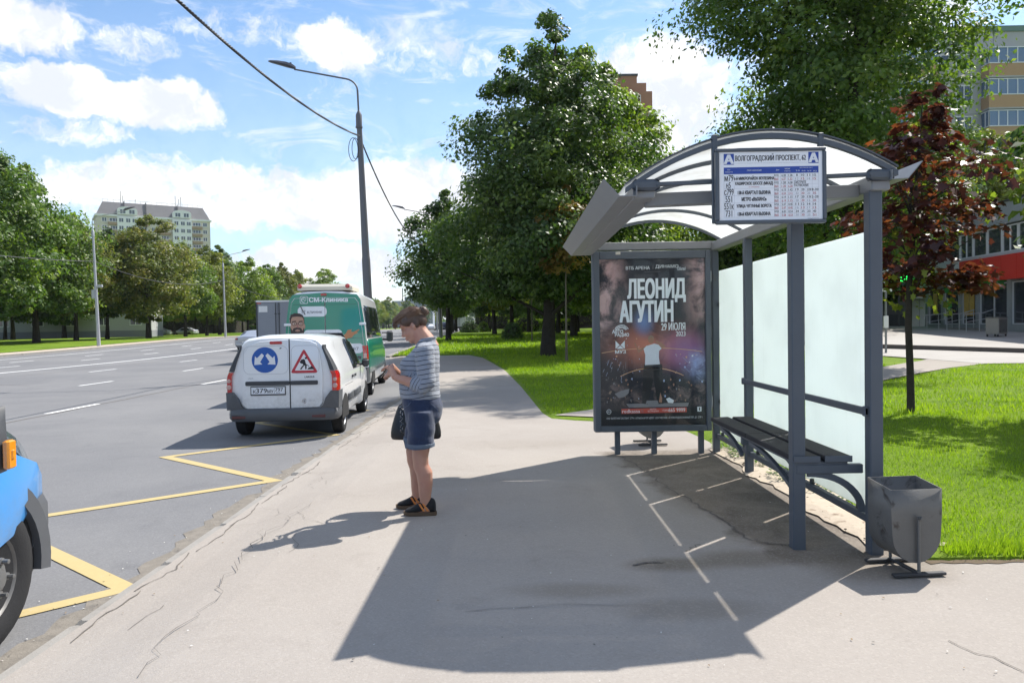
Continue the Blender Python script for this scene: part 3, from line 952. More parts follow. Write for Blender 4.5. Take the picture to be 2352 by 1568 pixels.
PROTO = {}
def tree(name, label, loc, group=None, key=None, bark=None, leaves=None, scale=1.0, rz=0.0, **kw):
    root = thing(name, label, 'tree', loc, rz, group, local=True)
    root.scale = (scale if not hasattr(scale, '__len__') else scale) if hasattr(scale, '__len__') else (scale, scale, scale)
    if key and key in PROTO:
        cm, tm = PROTO[key]
        c = bpy.data.objects.new('crown', cm); COL.objects.link(c); c.parent = root
        t = bpy.data.objects.new('trunk', tm); COL.objects.link(t); t.parent = root
        if leaves is not None and cm.materials[0] != leaves:
            c.material_slots[0].link = 'OBJECT'; c.material_slots[0].material = leaves
        return root
    Q, t, mb = tree_mesh(**kw)
    c = np_mesh('crown', Q, 4, leaves, t, root)
    tr = mb.build('trunk', bark or M_BARK, root, smooth=60, fix=False)
    if key: PROTO[key] = (c.data, tr.data)
    return root
def gz(x, y, extra=.0): return terr(x, y) + extra

# the big dark tree left of the shelter
tree('linden_tree', 'tallest dark green tree with a black trunk on the lawn left of the advertising poster', (1.45, 33.3, gz(1.45, 33.3)), leaves=L_DARK, bark=M_BARK,
     seed=11, scale=(1, 1, .963), prof=[(3.1, 3.0), (4.2, 4.3), (5.4, 4.7), (7.0, 4.6), (8.8, 4.3), (10.2, 3.6), (11.5, 3.2), (12.8, 2.6), (14.0, 2.0), (15.1, 1.1), (15.8, .35)], lean=(.02, 0), trunk_h=3.2, trunk_r=.32, nclump=430, per=200, rc=.95, leaf=.19, nlimb=40, shell=.5)
# sunlit tree right behind it
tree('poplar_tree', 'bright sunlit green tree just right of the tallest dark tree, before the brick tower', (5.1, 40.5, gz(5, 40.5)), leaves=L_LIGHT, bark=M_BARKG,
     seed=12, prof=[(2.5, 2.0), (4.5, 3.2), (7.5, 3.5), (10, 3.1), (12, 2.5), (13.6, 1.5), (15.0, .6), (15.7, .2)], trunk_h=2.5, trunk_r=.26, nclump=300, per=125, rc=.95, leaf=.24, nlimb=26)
# the large right tree above the shelter roof
tree('cottonwood_tree', 'huge multi stemmed green tree rising out of frame above the shelter roof', (11.2, 25.6, gz(11.2, 25.6)), leaves=L_MID, bark=M_BARK,
     seed=23, prof=[(4.2, 2.4), (5.2, 3.6), (7.0, 3.8), (9.5, 3.9), (12.5, 4.3), (15, 4.1), (17.5, 3.8), (19.5, 2.0), (20.4, .5)], trunk_h=2.2, trunk_r=.34, nclump=540, per=185, rc=.92, leaf=.175, nlimb=70, stems=3, droop=.35, shell=.5)
# far right sunlit bushy trees between shop roof and tower block
tree('acacia_tree', 'yellow green feathery tree behind the shop roof below the tower block', (35.5, 56, gz(35, 56, .4)), leaves=L_YG, bark=M_BARKG,
     seed=31, prof=[(3, 3), (6, 5), (9, 5.2), (11.5, 4.2), (13.6, 2.4), (14.6, .5)], trunk_h=3, trunk_r=.3, nclump=230, per=120, rc=1.2, leaf=.30, nlimb=20)
# young trees on the lawn
tree('young_tree', 'slim young tree with rusty brown leaves before the tallest dark tree', (2.0, 29.3, gz(2, 29.3)), leaves=L_BROWN, bark=M_BARKY,
     seed=41, prof=[(3.3, .35), (4.0, .85), (5.0, 1.0), (6.0, .85), (6.7, .35), (7.0, .1)], trunk_h=2.6, trunk_r=.055, nclump=46, per=46, rc=.36, leaf=.20, nlimb=16)
tree('young_tree', 'slim green sapling left of the tallest tree near the round bush', (1.05, 48, gz(1.05, 48)), leaves=L_YG, bark=M_BARKY,
     seed=42, prof=[(2.4, .6), (3.4, 1.1), (4.6, .9), (5.4, .3)], trunk_h=2, trunk_r=.05, nclump=26, per=50, rc=.4, leaf=.2, nlimb=8)

# avenue variants
VAR = dict(
    round_a=dict(seed=51, prof=[(3.1, 1.8), (4.3, 3.3), (6.5, 4.0), (9, 3.6), (11, 2.6), (12.6, 1.1), (13.2, .2)], trunk_h=2.6, trunk_r=.24, nclump=190, per=115, rc=1.1, leaf=.30, nlimb=16),
    round_b=dict(seed=52, prof=[(2.9, 1.6), (4.0, 3.0), (5.8, 3.6), (8, 3.7), (10, 3.0), (11.5, 1.8), (12.4, .3)], trunk_h=2.2, trunk_r=.22, nclump=190, per=115, rc=1.05, leaf=.30, nlimb=16, lean=(.02, 0)),
    broad_c=dict(seed=53, prof=[(2.4, 2.0), (4.0, 4.2), (6.5, 5.2), (9.5, 5.0), (12, 4.0), (14, 2.6), (15.3, .6)], trunk_h=2.4, trunk_r=.32, nclump=260, per=125, rc=1.2, leaf=.31, nlimb=24),
    slim_d=dict(seed=54, prof=[(2.4, 1.0), (4, 2.3), (6.5, 2.7), (9, 2.3), (11, 1.3), (12, .3)], trunk_h=2.3, trunk_r=.17, nclump=140, per=110, rc=.9, leaf=.28, nlimb=14))
def av(kind, name, label, x, y, s=1.0, leaves=L_MID, group=None, ez=.05, rz=None, sz=None, bark=M_BARK):
    rz = rz if rz is not None else (x * 3.7 + y * 1.3) % 6.28
    return tree(name, label, (x, y, gz(x, y, ez)), group, kind, bark, leaves, (s, s, sz or s), rz, **VAR[kind])

# across the road, left to right
GL = 'trees along the far side of the road'
av('broad_c', 'maple_tree', 'tallest tree at the far left edge, crown cut by the frame', -44.0, 60.5, 1.10, L_MID, GL, .06, 1.0, 1.16)
av('broad_c', 'maple_tree', 'broad leaning tree between the left frame edge and the near left lamp post', -46.5, 71.5, 1.0, L_MID, GL, .06, 2.6, 1.02)
av('round_a', 'maple_tree', 'airy tree directly behind the near left lamp post', -46.2, 77.5, 1.0, L_OLIVE, GL, .06, 4.0, .98)
av('round_b', 'maple_tree', 'dark low crowned tree first to the right of the near left lamp post', -46.5, 84, 1.0, L_DARK, GL, .06)
av('broad_c', 'chestnut_tree', 'tree with rusty olive crown in front of the distant high-rise', -42.3, 85.0, .92, L_OLIVE, GL, .06, 3.3)
av('round_a', 'maple_tree', 'green tree at the right foot of the rusty olive tree', -42.5, 95, .9, L_MID, GL, .06)
av('round_b', 'maple_tree', 'tree just left of the second left lamp post', -43.5, 104, 1.0, L_YG, GL, .06)
av('round_a', 'maple_tree', 'dark tree behind the second left lamp post, right of the high-rise', -46.5, 116, 1.05, L_MID, GL, .06)
av('round_b', 'maple_tree', 'bright green tree first to the right of the second left lamp post', -43.5, 120, 1.0, L_LIGHT, GL, .06)
av('slim_d', 'maple_tree', 'slim tree above the small silver car across the road', -43.5, 130, 1.05, L_MID, GL, .06)
av('round_a', 'maple_tree', 'tree above the grey truck box, left of the green van', -44.5, 141, 1.0, L_OLIVE, GL, .06)
av('round_b', 'maple_tree', 'tree showing just over the left end of the green van roof', -45.5, 156, 1.05, L_YG, GL, .06)
av('slim_d', 'maple_tree', 'taller pointed tree rising above the middle of the green van roof', -47.5, 184, 1.35, L_LIGHT, GL, .06)
LBF = 'distant tree in the row beyond the far side of the road, seen past the vans'
for i in range(14):
    y = 172 + i * 13 + (i * 7) % 5
    av(['round_a', 'round_b', 'slim_d'][i % 3], 'maple_tree', LBF, -46 + bend(y) + (i % 3) * 1.8, y, .92 + .05 * (i % 3), [L_MID, L_OLIVE, L_YG, L_DARK][i % 4], 'distant trees beyond the far side of the road')
LBB = 'tree of the rear row behind the front trees across the road'
for i in range(20):
    y = 62 + i * 6.3
    av(['broad_c', 'round_a', 'round_b'][i % 3], 'maple_tree', LBB, -56 - (i * 5) % 9 + bend(y), y, .94 + .06 * ((i * 2) % 3), [L_DARK, L_MID, L_MID, L_OLIVE][i % 4], 'rear row of trees across the road')
# right side of the road, along the lawn
GR = 'trees on the lawn right of the road'
av('round_a', 'linden_tree', 'dark tree standing alone behind the person, nearest the road', -4.7, 51.5, .80, L_DARK, GR, 0, 1.9, .78)
av('round_b', 'linden_tree', 'tree with yellowish leaves between the roadside tree and the tallest tree', -1.9, 66, .95, L_YG, GR, 0)
av('round_a', 'linden_tree', 'thick trunked dark tree behind the round clipped bush', -.4, 72, 1.0, L_DARK, GR, 0)
av('round_b', 'linden_tree', 'second tree along the road, behind the roadside tree', -7.4, 84, .92, L_DARK, GR, 0)
av('round_a', 'linden_tree', 'third tree along the road, beyond the far lamp post', -8.9, 104, .9, L_MID, GR, 0)
av('broad_c', 'linden_tree', 'old tree with a stout pale trunk left of the poster edge', 4.3, 55, .82, L_MID, GR, 0, .4, .8, M_BARKG)
av('round_b', 'linden_tree', 'tree in the grove whose trunk stands between the tallest trunk and the stout pale trunk', 3.8, 66, 1.0, L_DARK, GR, 0)
LBG = 'tree deep in the shady grove beyond the tallest tree'
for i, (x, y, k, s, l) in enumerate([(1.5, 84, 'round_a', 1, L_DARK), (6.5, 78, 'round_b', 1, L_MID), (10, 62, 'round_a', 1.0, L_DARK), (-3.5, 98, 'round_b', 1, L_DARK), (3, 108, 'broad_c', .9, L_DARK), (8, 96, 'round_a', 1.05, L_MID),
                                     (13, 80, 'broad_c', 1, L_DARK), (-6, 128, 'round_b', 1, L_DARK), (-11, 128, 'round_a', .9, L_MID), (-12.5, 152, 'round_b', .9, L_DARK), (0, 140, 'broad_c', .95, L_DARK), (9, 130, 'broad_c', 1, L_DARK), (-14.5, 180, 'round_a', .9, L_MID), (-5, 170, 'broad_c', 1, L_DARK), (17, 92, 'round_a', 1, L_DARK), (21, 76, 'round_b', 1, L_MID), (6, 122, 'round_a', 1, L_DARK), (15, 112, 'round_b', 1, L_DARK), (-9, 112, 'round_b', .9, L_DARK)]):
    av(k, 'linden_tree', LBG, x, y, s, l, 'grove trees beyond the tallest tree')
av('round_b', 'linden_tree', 'sunlit tree seen under the curve of the shelter roof', 9.6, 49, .85, L_LIGHT, GR, 0)
# behind the shelter glass and left of the shop
GS = 'dense trees left of the shop'
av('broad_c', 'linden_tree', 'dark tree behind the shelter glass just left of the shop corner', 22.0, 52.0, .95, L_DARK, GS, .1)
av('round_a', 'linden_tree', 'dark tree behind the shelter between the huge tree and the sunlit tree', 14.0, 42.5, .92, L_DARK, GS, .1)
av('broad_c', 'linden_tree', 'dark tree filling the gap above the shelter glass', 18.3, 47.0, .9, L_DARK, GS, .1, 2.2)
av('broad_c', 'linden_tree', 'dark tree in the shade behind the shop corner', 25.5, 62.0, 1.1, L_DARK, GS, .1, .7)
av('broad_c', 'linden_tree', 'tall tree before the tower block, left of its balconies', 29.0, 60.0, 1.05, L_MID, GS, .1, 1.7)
# its shadow lies on the lawn at the right; the tree itself stands right of the frame
av('slim_d', 'linden_tree', 'green tree on the lawn right of the litter bin, outside the frame', 9.7, 10.9, .62, L_MID, None, .02, 2.0)

# purple maple with lobed leaves
def maple_leaf():
    a = [(0, -.5), (.16, -.28), (.46, -.30), (.34, -.06), (.50, .16), (.24, .16), (.16, .30), (0, .55), (-.16, .30), (-.24, .16), (-.50, .16), (-.34, -.06), (-.46, -.30), (-.16, -.28)]
    return np.array(a)
def purple_maple():
    rng = np.random.default_rng(77); rnd = random.Random(77)
    root = thing('maple_sapling', 'young purple leaved maple on the lawn right of the shelter', 'tree', (6.28, 11.8, 0), 0, None, True)
    z0 = 2.15
    prof = [(1.95, .35), (2.4, .95), (2.95, 1.12), (3.6, 1.2), (4.2, .95), (4.7, .55), (5.15, .22)]
    c, rcl, a = crown_points(prof, 1.95, 5.1, 118, 10, .30, rng, .55)
    c[:, 0] += .06 * (c[:, 2] - 2.2)
    low = rng.choice(len(c), 13, replace=False); c[low] = np.stack([rng.uniform(.3, 1.25, 13), rng.uniform(-.5, .4, 13), rng.uniform(2.0, 2.3, 13)], 1)
    rcl = np.clip(rcl, .16, .34)
    p, N, t = make_leaves(c, rcl, 19, .15, rng, .2)
    N = N * np.array([.7, .7, 1.0]) + np.array([0, 0, .4])
    n = len(p); N /= np.linalg.norm(N, axis=1)[:, None]
    R = rng.normal(0, 1, (n, 3)); U = np.cross(N, R); U /= np.linalg.norm(U, axis=1)[:, None]; W = np.cross(N, U)
    s = .155 * rng.uniform(.6, 1.3, n)
    L = maple_leaf()
    q = p[:, None, :] + U[:, None, :] * (L[None, :, 0:1] * s[:, None, None]) + W[:, None, :] * (L[None, :, 1:2] * s[:, None, None]) + N[:, None, :] * (-(np.abs(L[None, :, 0:1]) ** 1.5) * .35 * s[:, None, None])
    hi = (p[:, 2] - 2.0) / 3.4
    t = np.clip(t * .85 + .05, 0, 1)
    np_mesh('crown', q.reshape(-1, 3), 14, L_RED, t, root)
    # some green inner leaves
    k = rng.choice(n, 260, replace=False); np_mesh('inner_leaves', (q[k] * np.array([.6, .6, 1.0]) + np.array([0, 0, -.35])).reshape(-1, 3), 14, L_YG, rng.uniform(0, 1, 260), root)
    mb = MB()
    mb.tube([(0, 0, -.02), (.0, 0, .06), (-.01, 0, .7), (-.03, .01, 1.4), (-.02, .0, 2.0), (.05, .0, 2.8), (.12, .02, 3.8), (.2, 0, 4.9)], [.085, .062, .055, .052, .047, .032, .02, .006], 9)
    for i in np.argsort(-rcl)[:34]:
        qv = Vector(c[i]); b = Vector((.02, 0, max(1.85, qv.z - rnd.uniform(.3, .9)))); r0 = .016
        mb.tube([b, b.lerp(qv, .5) + Vector((0, 0, rnd.uniform(-.05, .08))), qv], [r0, r0 * .6, r0 * .25], 5, cap=False)
    mb.build('trunk', M_BARK, root, smooth=60, fix=False)
purple_maple()

# clipped bushes
def bush(name, label, x, y, r, h, leaves, seed, n=900, size=.10, sx=1.0, group=None):
    rng = np.random.default_rng(seed); root = thing(name, label, 'bush', (x, y, gz(x, y)), 0, group, True)
    d = rng.normal(0, 1, (n, 3)); d /= np.linalg.norm(d, axis=1)[:, None]; d[:, 2] = np.abs(d[:, 2]) * 1.0
    rr = rng.uniform(.72, 1.03, n)[:, None]
    p = d * rr * np.array([r * sx, r, h]); p[:, 2] += .02
    np_mesh('foliage', leaf_quads(p, d + rng.normal(0, .45, (n, 3)), size, rng, .7), 4, leaves, np.clip(rng.normal(.5, .22, n), 0, 1), root)
    mb = MB(); mb.tube([(0, 0, -.05), (0, 0, h * .6)], [.08, .04], 6)
    for k in range(5): mb.tube([(0, 0, h * .15), (r * .6 * cos(k * 1.26), r * .6 * sin(k * 1.26), h * .6)], [.03, .012], 4)
    mb.ellipsoid((0, 0, h * .38), (r * .72 * sx, r * .72, h * .45), None, 10, 6)
    mb.build('stem', M_BARK, root, fix=False)
    return root
bush('clipped_bush', 'round dark clipped bush left of the tallest trunk', -.25, 52, .78, 1.15, L_DARK, 61, 1500, .13)
bush('clipped_bush', 'dark cube-like clipped bush farther along the road edge', -5.7, 92, 1.3, 1.5, L_DARK, 62, 1000, .2)
bush('clipped_bush', 'small bright green bush right of the farther dark bush', -4.2, 96, .8, 1.4, L_LIGHT, 63, 700, .18)
bush('clipped_bush', 'light green hedge bush deep in the grove', 1.4, 90, 1.5, 2.2, L_LIGHT, 64, 900, .22, 1.4)
def hedge(label, x0, x1, y0, y1, h, leaves, seed, n):
    rng = np.random.default_rng(seed); root = thing('hedge', label, 'hedge', (x0, y0, gz(x0, y0)), 0, None, True)
    L = Vector((x1 - x0, y1 - y0, 0)); p = np.zeros((n, 3)); s = rng.uniform(0, 1, n); wd = rng.uniform(-.6, .6, n)
    nv = Vector((-L.y, L.x, 0)).normalized()
    p[:, 0] = s * L.x + nv.x * wd; p[:, 1] = s * L.y + nv.y * wd; p[:, 2] = h * rng.uniform(.02, 1, n) ** .6
    N = rng.normal(0, .5, (n, 3)) + np.array([nv.x, nv.y, .6])
    np_mesh('foliage', leaf_quads(p, N, .22, rng, .7), 4, leaves, np.clip(rng.normal(.5, .2, n), 0, 1), root)
    mb = MB(); Rz_ = rotm(0, 0, atan2(L.y, L.x)); mb.obox((L.x / 2, L.y / 2, h * .42), (L.length, .7, h * .8), Rz_); mb.build('stems', M_BARK, root)
hedge('low clipped green hedge across the road behind the silver car', -45.5, -46.5, 126, 158, 1.5, L_MID, 65, 9000)
hedge('dark shrub belt behind the trees across the road', -69, -72, 112, 330, 4.6, L_MID, 68, 12000)
hedge('tall green hedge closing off the grove behind the tallest tree', -8, 40, 150, 128, 3.4, L_LIGHT, 66, 9000)
LBE = 'small far off tree at the end of the road beyond the traffic'
for i, (x, y) in enumerate([(-66, 400), (-74, 430), (-66, 455), (-84, 470), (-72, 495), (-66, 530), (-92, 520), (-80, 560), (-110, 545), (-100, 590), (-70, 600)]):
    av(['round_a', 'broad_c', 'round_b'][i % 3], 'maple_tree', LBE, x, y, 1.1 + .1 * (i % 3), [L_MID, L_YG, L_DARK][i % 3], 'far off trees at the end of the road')
hedge('bright cut hedge among the grove trunks', -1, 8, 100, 97, 1.6, L_LIGHT, 67, 3000)

# far wood closing the road
def treeline():
    rng = np.random.default_rng(70); n = 9000
    x = rng.uniform(-420, 260, n); k = rng.uniform(0, 1, n); top = 13 + 4 * np.sin(x * .11) + 2.5 * np.sin(x * .31 + 1) + rng.normal(0, .8, n)
    z = top * k ** .6; y = 760 + 14 * np.sin(x * .2) + rng.uniform(-6, 10, n)
    p = np.stack([x, y, z], 1); N = rng.normal(0, .5, (n, 3)) + np.array([.3, -.6, .5])
    tag(np_mesh('treeline', leaf_quads(p, N, 4.2, rng, .8), 4, L_MID, np.clip(rng.normal(.45, .2, n), 0, 1)), 'far off wood closing the horizon behind the road', None, None, 'stuff')
treeline()
# ------------------------------------------------------------------ buildings
G_WIN = glassy('window_glass', (.035, .045, .06), .06)
G_WINB = glassy('blue_window_glass', (.10, .16, .25), .05)
M_WFRAME = mat('white_window_frame', (.70, .71, .73), .5)
M_CREAM = mat('cream_wall', (.55, .51, .44), .85, 0, .2, .08, .4)
M_WHITEW = mat('white_wall', (.72, .72, .71), .8, 0, .2, .05, .4)
M_BRICKT = mat('brown_brickwork', (.34, .25, .18), .9, 0, .2, .1, .6)
M_ROOFG = mat('grey_roofing', (.19, .18, .185), .7, 0, .3, .12, .5)
M_DARKM = mat('dark_metal', (.06, .065, .07), .5, .4)
def dup_part(src, parent, loc, rz=0, scale=None):
    o = bpy.data.objects.new(src.name.split('.')[0], src.data); COL.objects.link(o); o.parent = parent; o.location = loc; o.rotation_euler = (0, 0, rz)
    if scale: o.scale = scale
    for ch in src.children:
        c = bpy.data.objects.new(ch.name.split('.')[0], ch.data); COL.objects.link(c); c.parent = o; c.location = ch.location
    return o
def window_proto(wd, h, panes=2, frame=.06, gl=G_WIN, fm=M_WFRAME, depth=.1):
    """window in the local xz plane facing -y"""
    mb = MB(); hw = wd / 2
    for a, b, c, d in ((-hw, hw, 0, frame), (-hw, hw, h - frame, h), (-hw, -hw + frame, frame, h - frame), (hw - frame, hw, frame, h - frame)): mb.box(a, b, -.03, depth, c, d)
    for k in range(1, panes):
        x = -hw + wd * k / panes; mb.box(x - frame / 2, x + frame / 2, -.028, depth, frame, h - frame)
    w_ = mb.build('window', fm)
    p = MB().box(-hw + frame * .5, hw - frame * .5, .02, .05, frame * .5, h - frame * .5).build('pane', gl, w_)
    LOCALS.add(w_.name)
    return w_
def kill(o):
    for c in list(o.children): bpy.data.objects.remove(c)
    bpy.data.objects.remove(o)

# --- distant high-rise on the left
def highrise():
    root = thing('apartment_highrise', 'cream and white high-rise with a grey mansard roof above the left trees', 'building', (-135.6, 280, 3.2), .58, None, True)
    W = 39; D = 14; H = 40.5; hw = W / 2
    MB().box(-hw, hw, 0, D, 0, H).build('wall', M_CREAM, root)
    mb = MB(); mb.box(-hw - .5, hw + .5, -.5, D + .5, H, H + .7); mb.build('cornice', M_WHITEW, root)
    bx = [-hw + .5, -8.2, 5.2, hw - .5]
    r_ = MB()
    vs = [(-hw, -.1, H + .7), (hw, -.1, H + .7), (hw, D, H + .7), (-hw, D, H + .7), (-hw + 2.2, 2.4, H + 5.6), (hw - 2.2, 2.4, H + 5.6), (hw - 2.2, D - 2.4, H + 5.6), (-hw + 2.2, D - 2.4, H + 5.6)]
    r_.add(vs, [(0, 1, 5, 4), (1, 2, 6, 5), (2, 3, 7, 6), (3, 0, 4, 7), (4, 5, 6, 7)])
    rf = r_.build('roof', M_ROOFG, root)
    mb = MB()
    for x in (-hw + 9, -3.2, 7.8): mb.prism([(-.15, 0), (.15, 0), (.15, 5.4), (-.15, 5.4)], lambda u, v, w_, x=x: (x + u + v * .05, w_ + v * .48 - .35, H + .72 + v), -.1, .25)
    mb.build('roof_ridge', M_DARKM, rf)
    mb = MB()
    for i in range(20): x = -hw + 2.2 + i * (W - 4.4) / 19; mb.box(x - .06, x + .06, 2.5, 2.62, H + 5.6, H + 6.6)
    mb.box(-hw + 2.2, hw - 2.2, 2.5, 2.62, H + 6.5, H + 6.62); mb.build('roof_railing', M_WHITEW, rf)
    for x, h in ((-11, 5), (-10.2, 3.2), (-6, 2.2), (8, 4.6), (9.3, 3.4), (10, 4.4)): MB().tube([(x, 6, H + 5.5), (x, 6, H + 5.6 + h)], .1, 5).build('antenna', M_DARKM, root)
    for x0 in (-9.5, 9.2):
        t = MB(); t.box(x0 - 3.4, x0 + 3.4, -1.3, .05, 0, H - .02); tw = t.build('bay', M_WHITEW, root)
        dm = MB(); dm.prism([(-3.3, 0), (3.3, 0), (3.3, 1.8)] + [(3.3 * cos(a), 1.8 + 1.2 * sin(a)) for a in [pi * k / 10 for k in range(1, 10)]] + [(-3.3, 1.8)], lambda u, v, w_: (x0 + u, w_, H + .75 + v), -1.2, 2.2)
        d = dm.build('dormer', M_WHITEW, root)
        for k in (-1.5, 1.5):
            q = window_proto(2.0, 1.7, 2, .14); q.parent = d; q.location = (x0 + k, -1.24, H + 1.0)
            for c_ in list(q.children): pass
    wp = window_proto(1.6, 1.6, 2, .13); wl = window_proto(2.9, 1.5, 3, .13)
    bal = MB(); bal.box(-1.9, 1.9, -1.0, 0, 0, 1.05); balp = bal.build('balcony', M_BRICKT, None); top = MB().box(-1.95, 1.95, -1.05, 0, 1.05, 1.22).build('balcony_rail', M_WHITEW, balp)
    for fl in range(4, 14):
        z = 1.2 + fl * 2.82
        for x0 in (-9.5, 9.2):
            for k in (-2.1, 0.2, 2.3): dup_part(wp, root, (x0 + k, -1.34, z + .5))
        for x in (-17.0, -13.9, -4.4, -.6, 3.2, 14.6, 17.6):
            if x in (-13.9, -4.4, 3.2, 14.6):
                dup_part(balp, root, (x, -.02, z - .5))
            dup_part(wl if x in (-13.9, -4.4, 3.2, 14.6) else wp, root, (x, -.03, z + .6))
    kill(wp); kill(wl); kill(balp)
    return root
highrise()

# --- low white building behind the left trees
def lowhouse():
    root = thing('low_house', 'long low white building half hidden behind the trees across the road', 'building', (-76, 96, .4), .30, None, True)
    MB().box(-26, 26, 0, 10, 0, 4.6).build('wall', mat('shaded_white_wall', (.40, .41, .41), .9, 0, .2, .06, .4), root)  # shade of the trees is put into this grey; the wall itself is white
    MB().box(-26.05, 26.05, -.05, 10, 0, 1.2).build('plinth', mat('grey_plinth', (.22, .23, .25), .9), root)
    MB().box(-26.6, 26.6, -.6, 10.6, 4.6, 5.0).build('roof', M_ROOFG, root)
    wp = window_proto(1.5, 1.7, 2, .1)
    for i in range(13):
        dup_part(wp, root, (-24 + 4 * i, -.02, 1.9))
    kill(wp)
lowhouse()
# --- pale building glimpsed far along the left row
root = thing('apartment_block', 'grey blue apartment slab far off above the trees at the end of the road', 'building', (-76, 545, -6), .0, None, True)
m_far = mat('hazy_panel_wall', (.30, .33, .38), .9, 0, .2, .1, .2)  # distance haze is put into this blue tinted wall colour
MB().box(-15, 15, 0, 14, 0, 26.5).build('wall', m_far, root)
MB().box(-6, 2, 3, 8, 26.5, 29.5).build('lift_house', m_far, root)
MB().tube([(-7.5, 4, 26), (-7.5, 4, 36)], .35, 6).build('mast', M_DARKM, root)
wp = window_proto(3.2, 1.7, 2, .2)
for fl in range(3, 9):
    for i in range(6): dup_part(wp, root, (-12 + 4.8 * i, -.02, 1.0 + fl * 2.9))
kill(wp)
# --- brick tower behind the central tree
root = thing('brick_tower', 'red brown brick tower peeking out behind the sunlit tree', 'building', (23.6, 150, 0), 0, None, True)
M_REDB = mat('red_brickwork', (.33, .17, .105), .9, 0, .2, .12, .5)
MB().box(-6, 4.6, 0, 12, 0, 48).build('wall', M_REDB, root)
MB().box(-4.5, 3.6, 1, 11, 48, 50).build('upper_storey', M_REDB, root)
MB().box(-3.4, 1.8, 1.5, 9, 50, 51.6).build('lift_house', M_REDB, root); MB().box(-3.6, 2.0, 1.3, 9.2, 51.6, 52.0).build('roof', M_DARKM, root)
bal = MB(); bal.box(3.7, 5.4, -.6, 2.0, 0, 1.1); bp = bal.build('balcony', M_WHITEW, None); wp = window_proto(1.4, 1.5, 2, .12)
for fl in range(9, 16):
    if fl < 15: dup_part(bp, root, (0, 0, fl * 3.0 + .4))
    for x in (-4, -1.5, 1.6): dup_part(wp, root, (x, -.02, fl * 3.0 + .8))
kill(bp); kill(wp)

# --- panel tower block at the right
def tower():
    root = thing('tower_block', 'grey panel tower block with orange balconies at the upper right', 'building', (46, 68, .4), 0, None, True)
    mw = mat('grey_panel', (.40, .40, .385), .9, 0, .2, .08, .8); mo = mat('orange_balcony_panel', (.43, .28, .165), .8, 0, .2, .06, 2)
    seam = mat('panel_seam', (.22, .22, .22), .9)
    H = 27.0
    MB().box(-13.5, 12, 0, 12, 0, H).build('wall', mw, root)
    MB().box(-13.6, 12.1, -.12, 12.1, H, H + .5).build('parapet', mat('green_tin_coping', (.12, .2, .16), .6), root)
    mb = MB()
    for fl in range(1, 10): mb.box(-13.5, 12, -.012, 0, fl * 2.8 - .03, fl * 2.8 + .03)
    for x in (-12.2, -9.0, -5.4, -2.2, 1.6, 5, 8.6): mb.box(x - .03, x + .03, -.010, 0, 0, H)
    mb.build('panel_joints', seam, root)['kind'] = 'stuff'
    # glazed balconies
    g = MB(); g.box(-1.75, 1.75, -1.15, 0, 0, 1.12); bp = g.build('balcony', mo, None); LOCALS.add(bp.name)
    s_ = MB(); s_.box(-1.8, 1.8, -1.2, 0, -.14, 0); s_.build('balcony_slab', mw, bp)
    fr = MB(); fr.box(-1.78, 1.78, -1.18, -.02, 1.12, 1.2); fr.box(-1.78, 1.78, -1.18, -.02, 2.5, 2.58)
    for x in (-1.75, -.9, -.1, .8, 1.7): fr.box(x - .04, x + .04, -1.17, -1.09, 1.2, 2.5)
    for y in (-1.13, -.6): fr.box(-1.77, -1.69, y - .04, y + .04, 1.2, 2.5); fr.box(1.69, 1.77, y - .04, y + .04, 1.2, 2.5)
    fr.build('glazing_frame', M_WFRAME, bp)
    MB().box(-1.72, 1.72, -1.13, -.03, 1.2, 2.5).build('glazing', G_WINB, bp)
    wp = window_proto(1.5, 1.45, 2, .08)
    for fl in range(1, 9):
        z = fl * 2.8 + .25
        for x in (-1.6, -9.6, 6.4): dup_part(bp, root, (x, -.02, z))
        for x in (1.9, -4.9, -7.0, 3.3, 9.6): dup_part(wp, root, (x, -.03, z + .9))
    ac = MB(); ac.rbox((0, -.25, .3), (.8, .35, .55), .03); ac.lathe([(.0, 0), (.2, 0), (.2, .02), (0, .02)], (-.1, -.43, .3), rotm(pi / 2, 0, 0), 14)
    for z in (13.2, 7.4): o = ac.build('air_conditioner', M_WFRAME, root); o.location = (.75, 0, z)
    kill(bp); kill(wp)
tower()

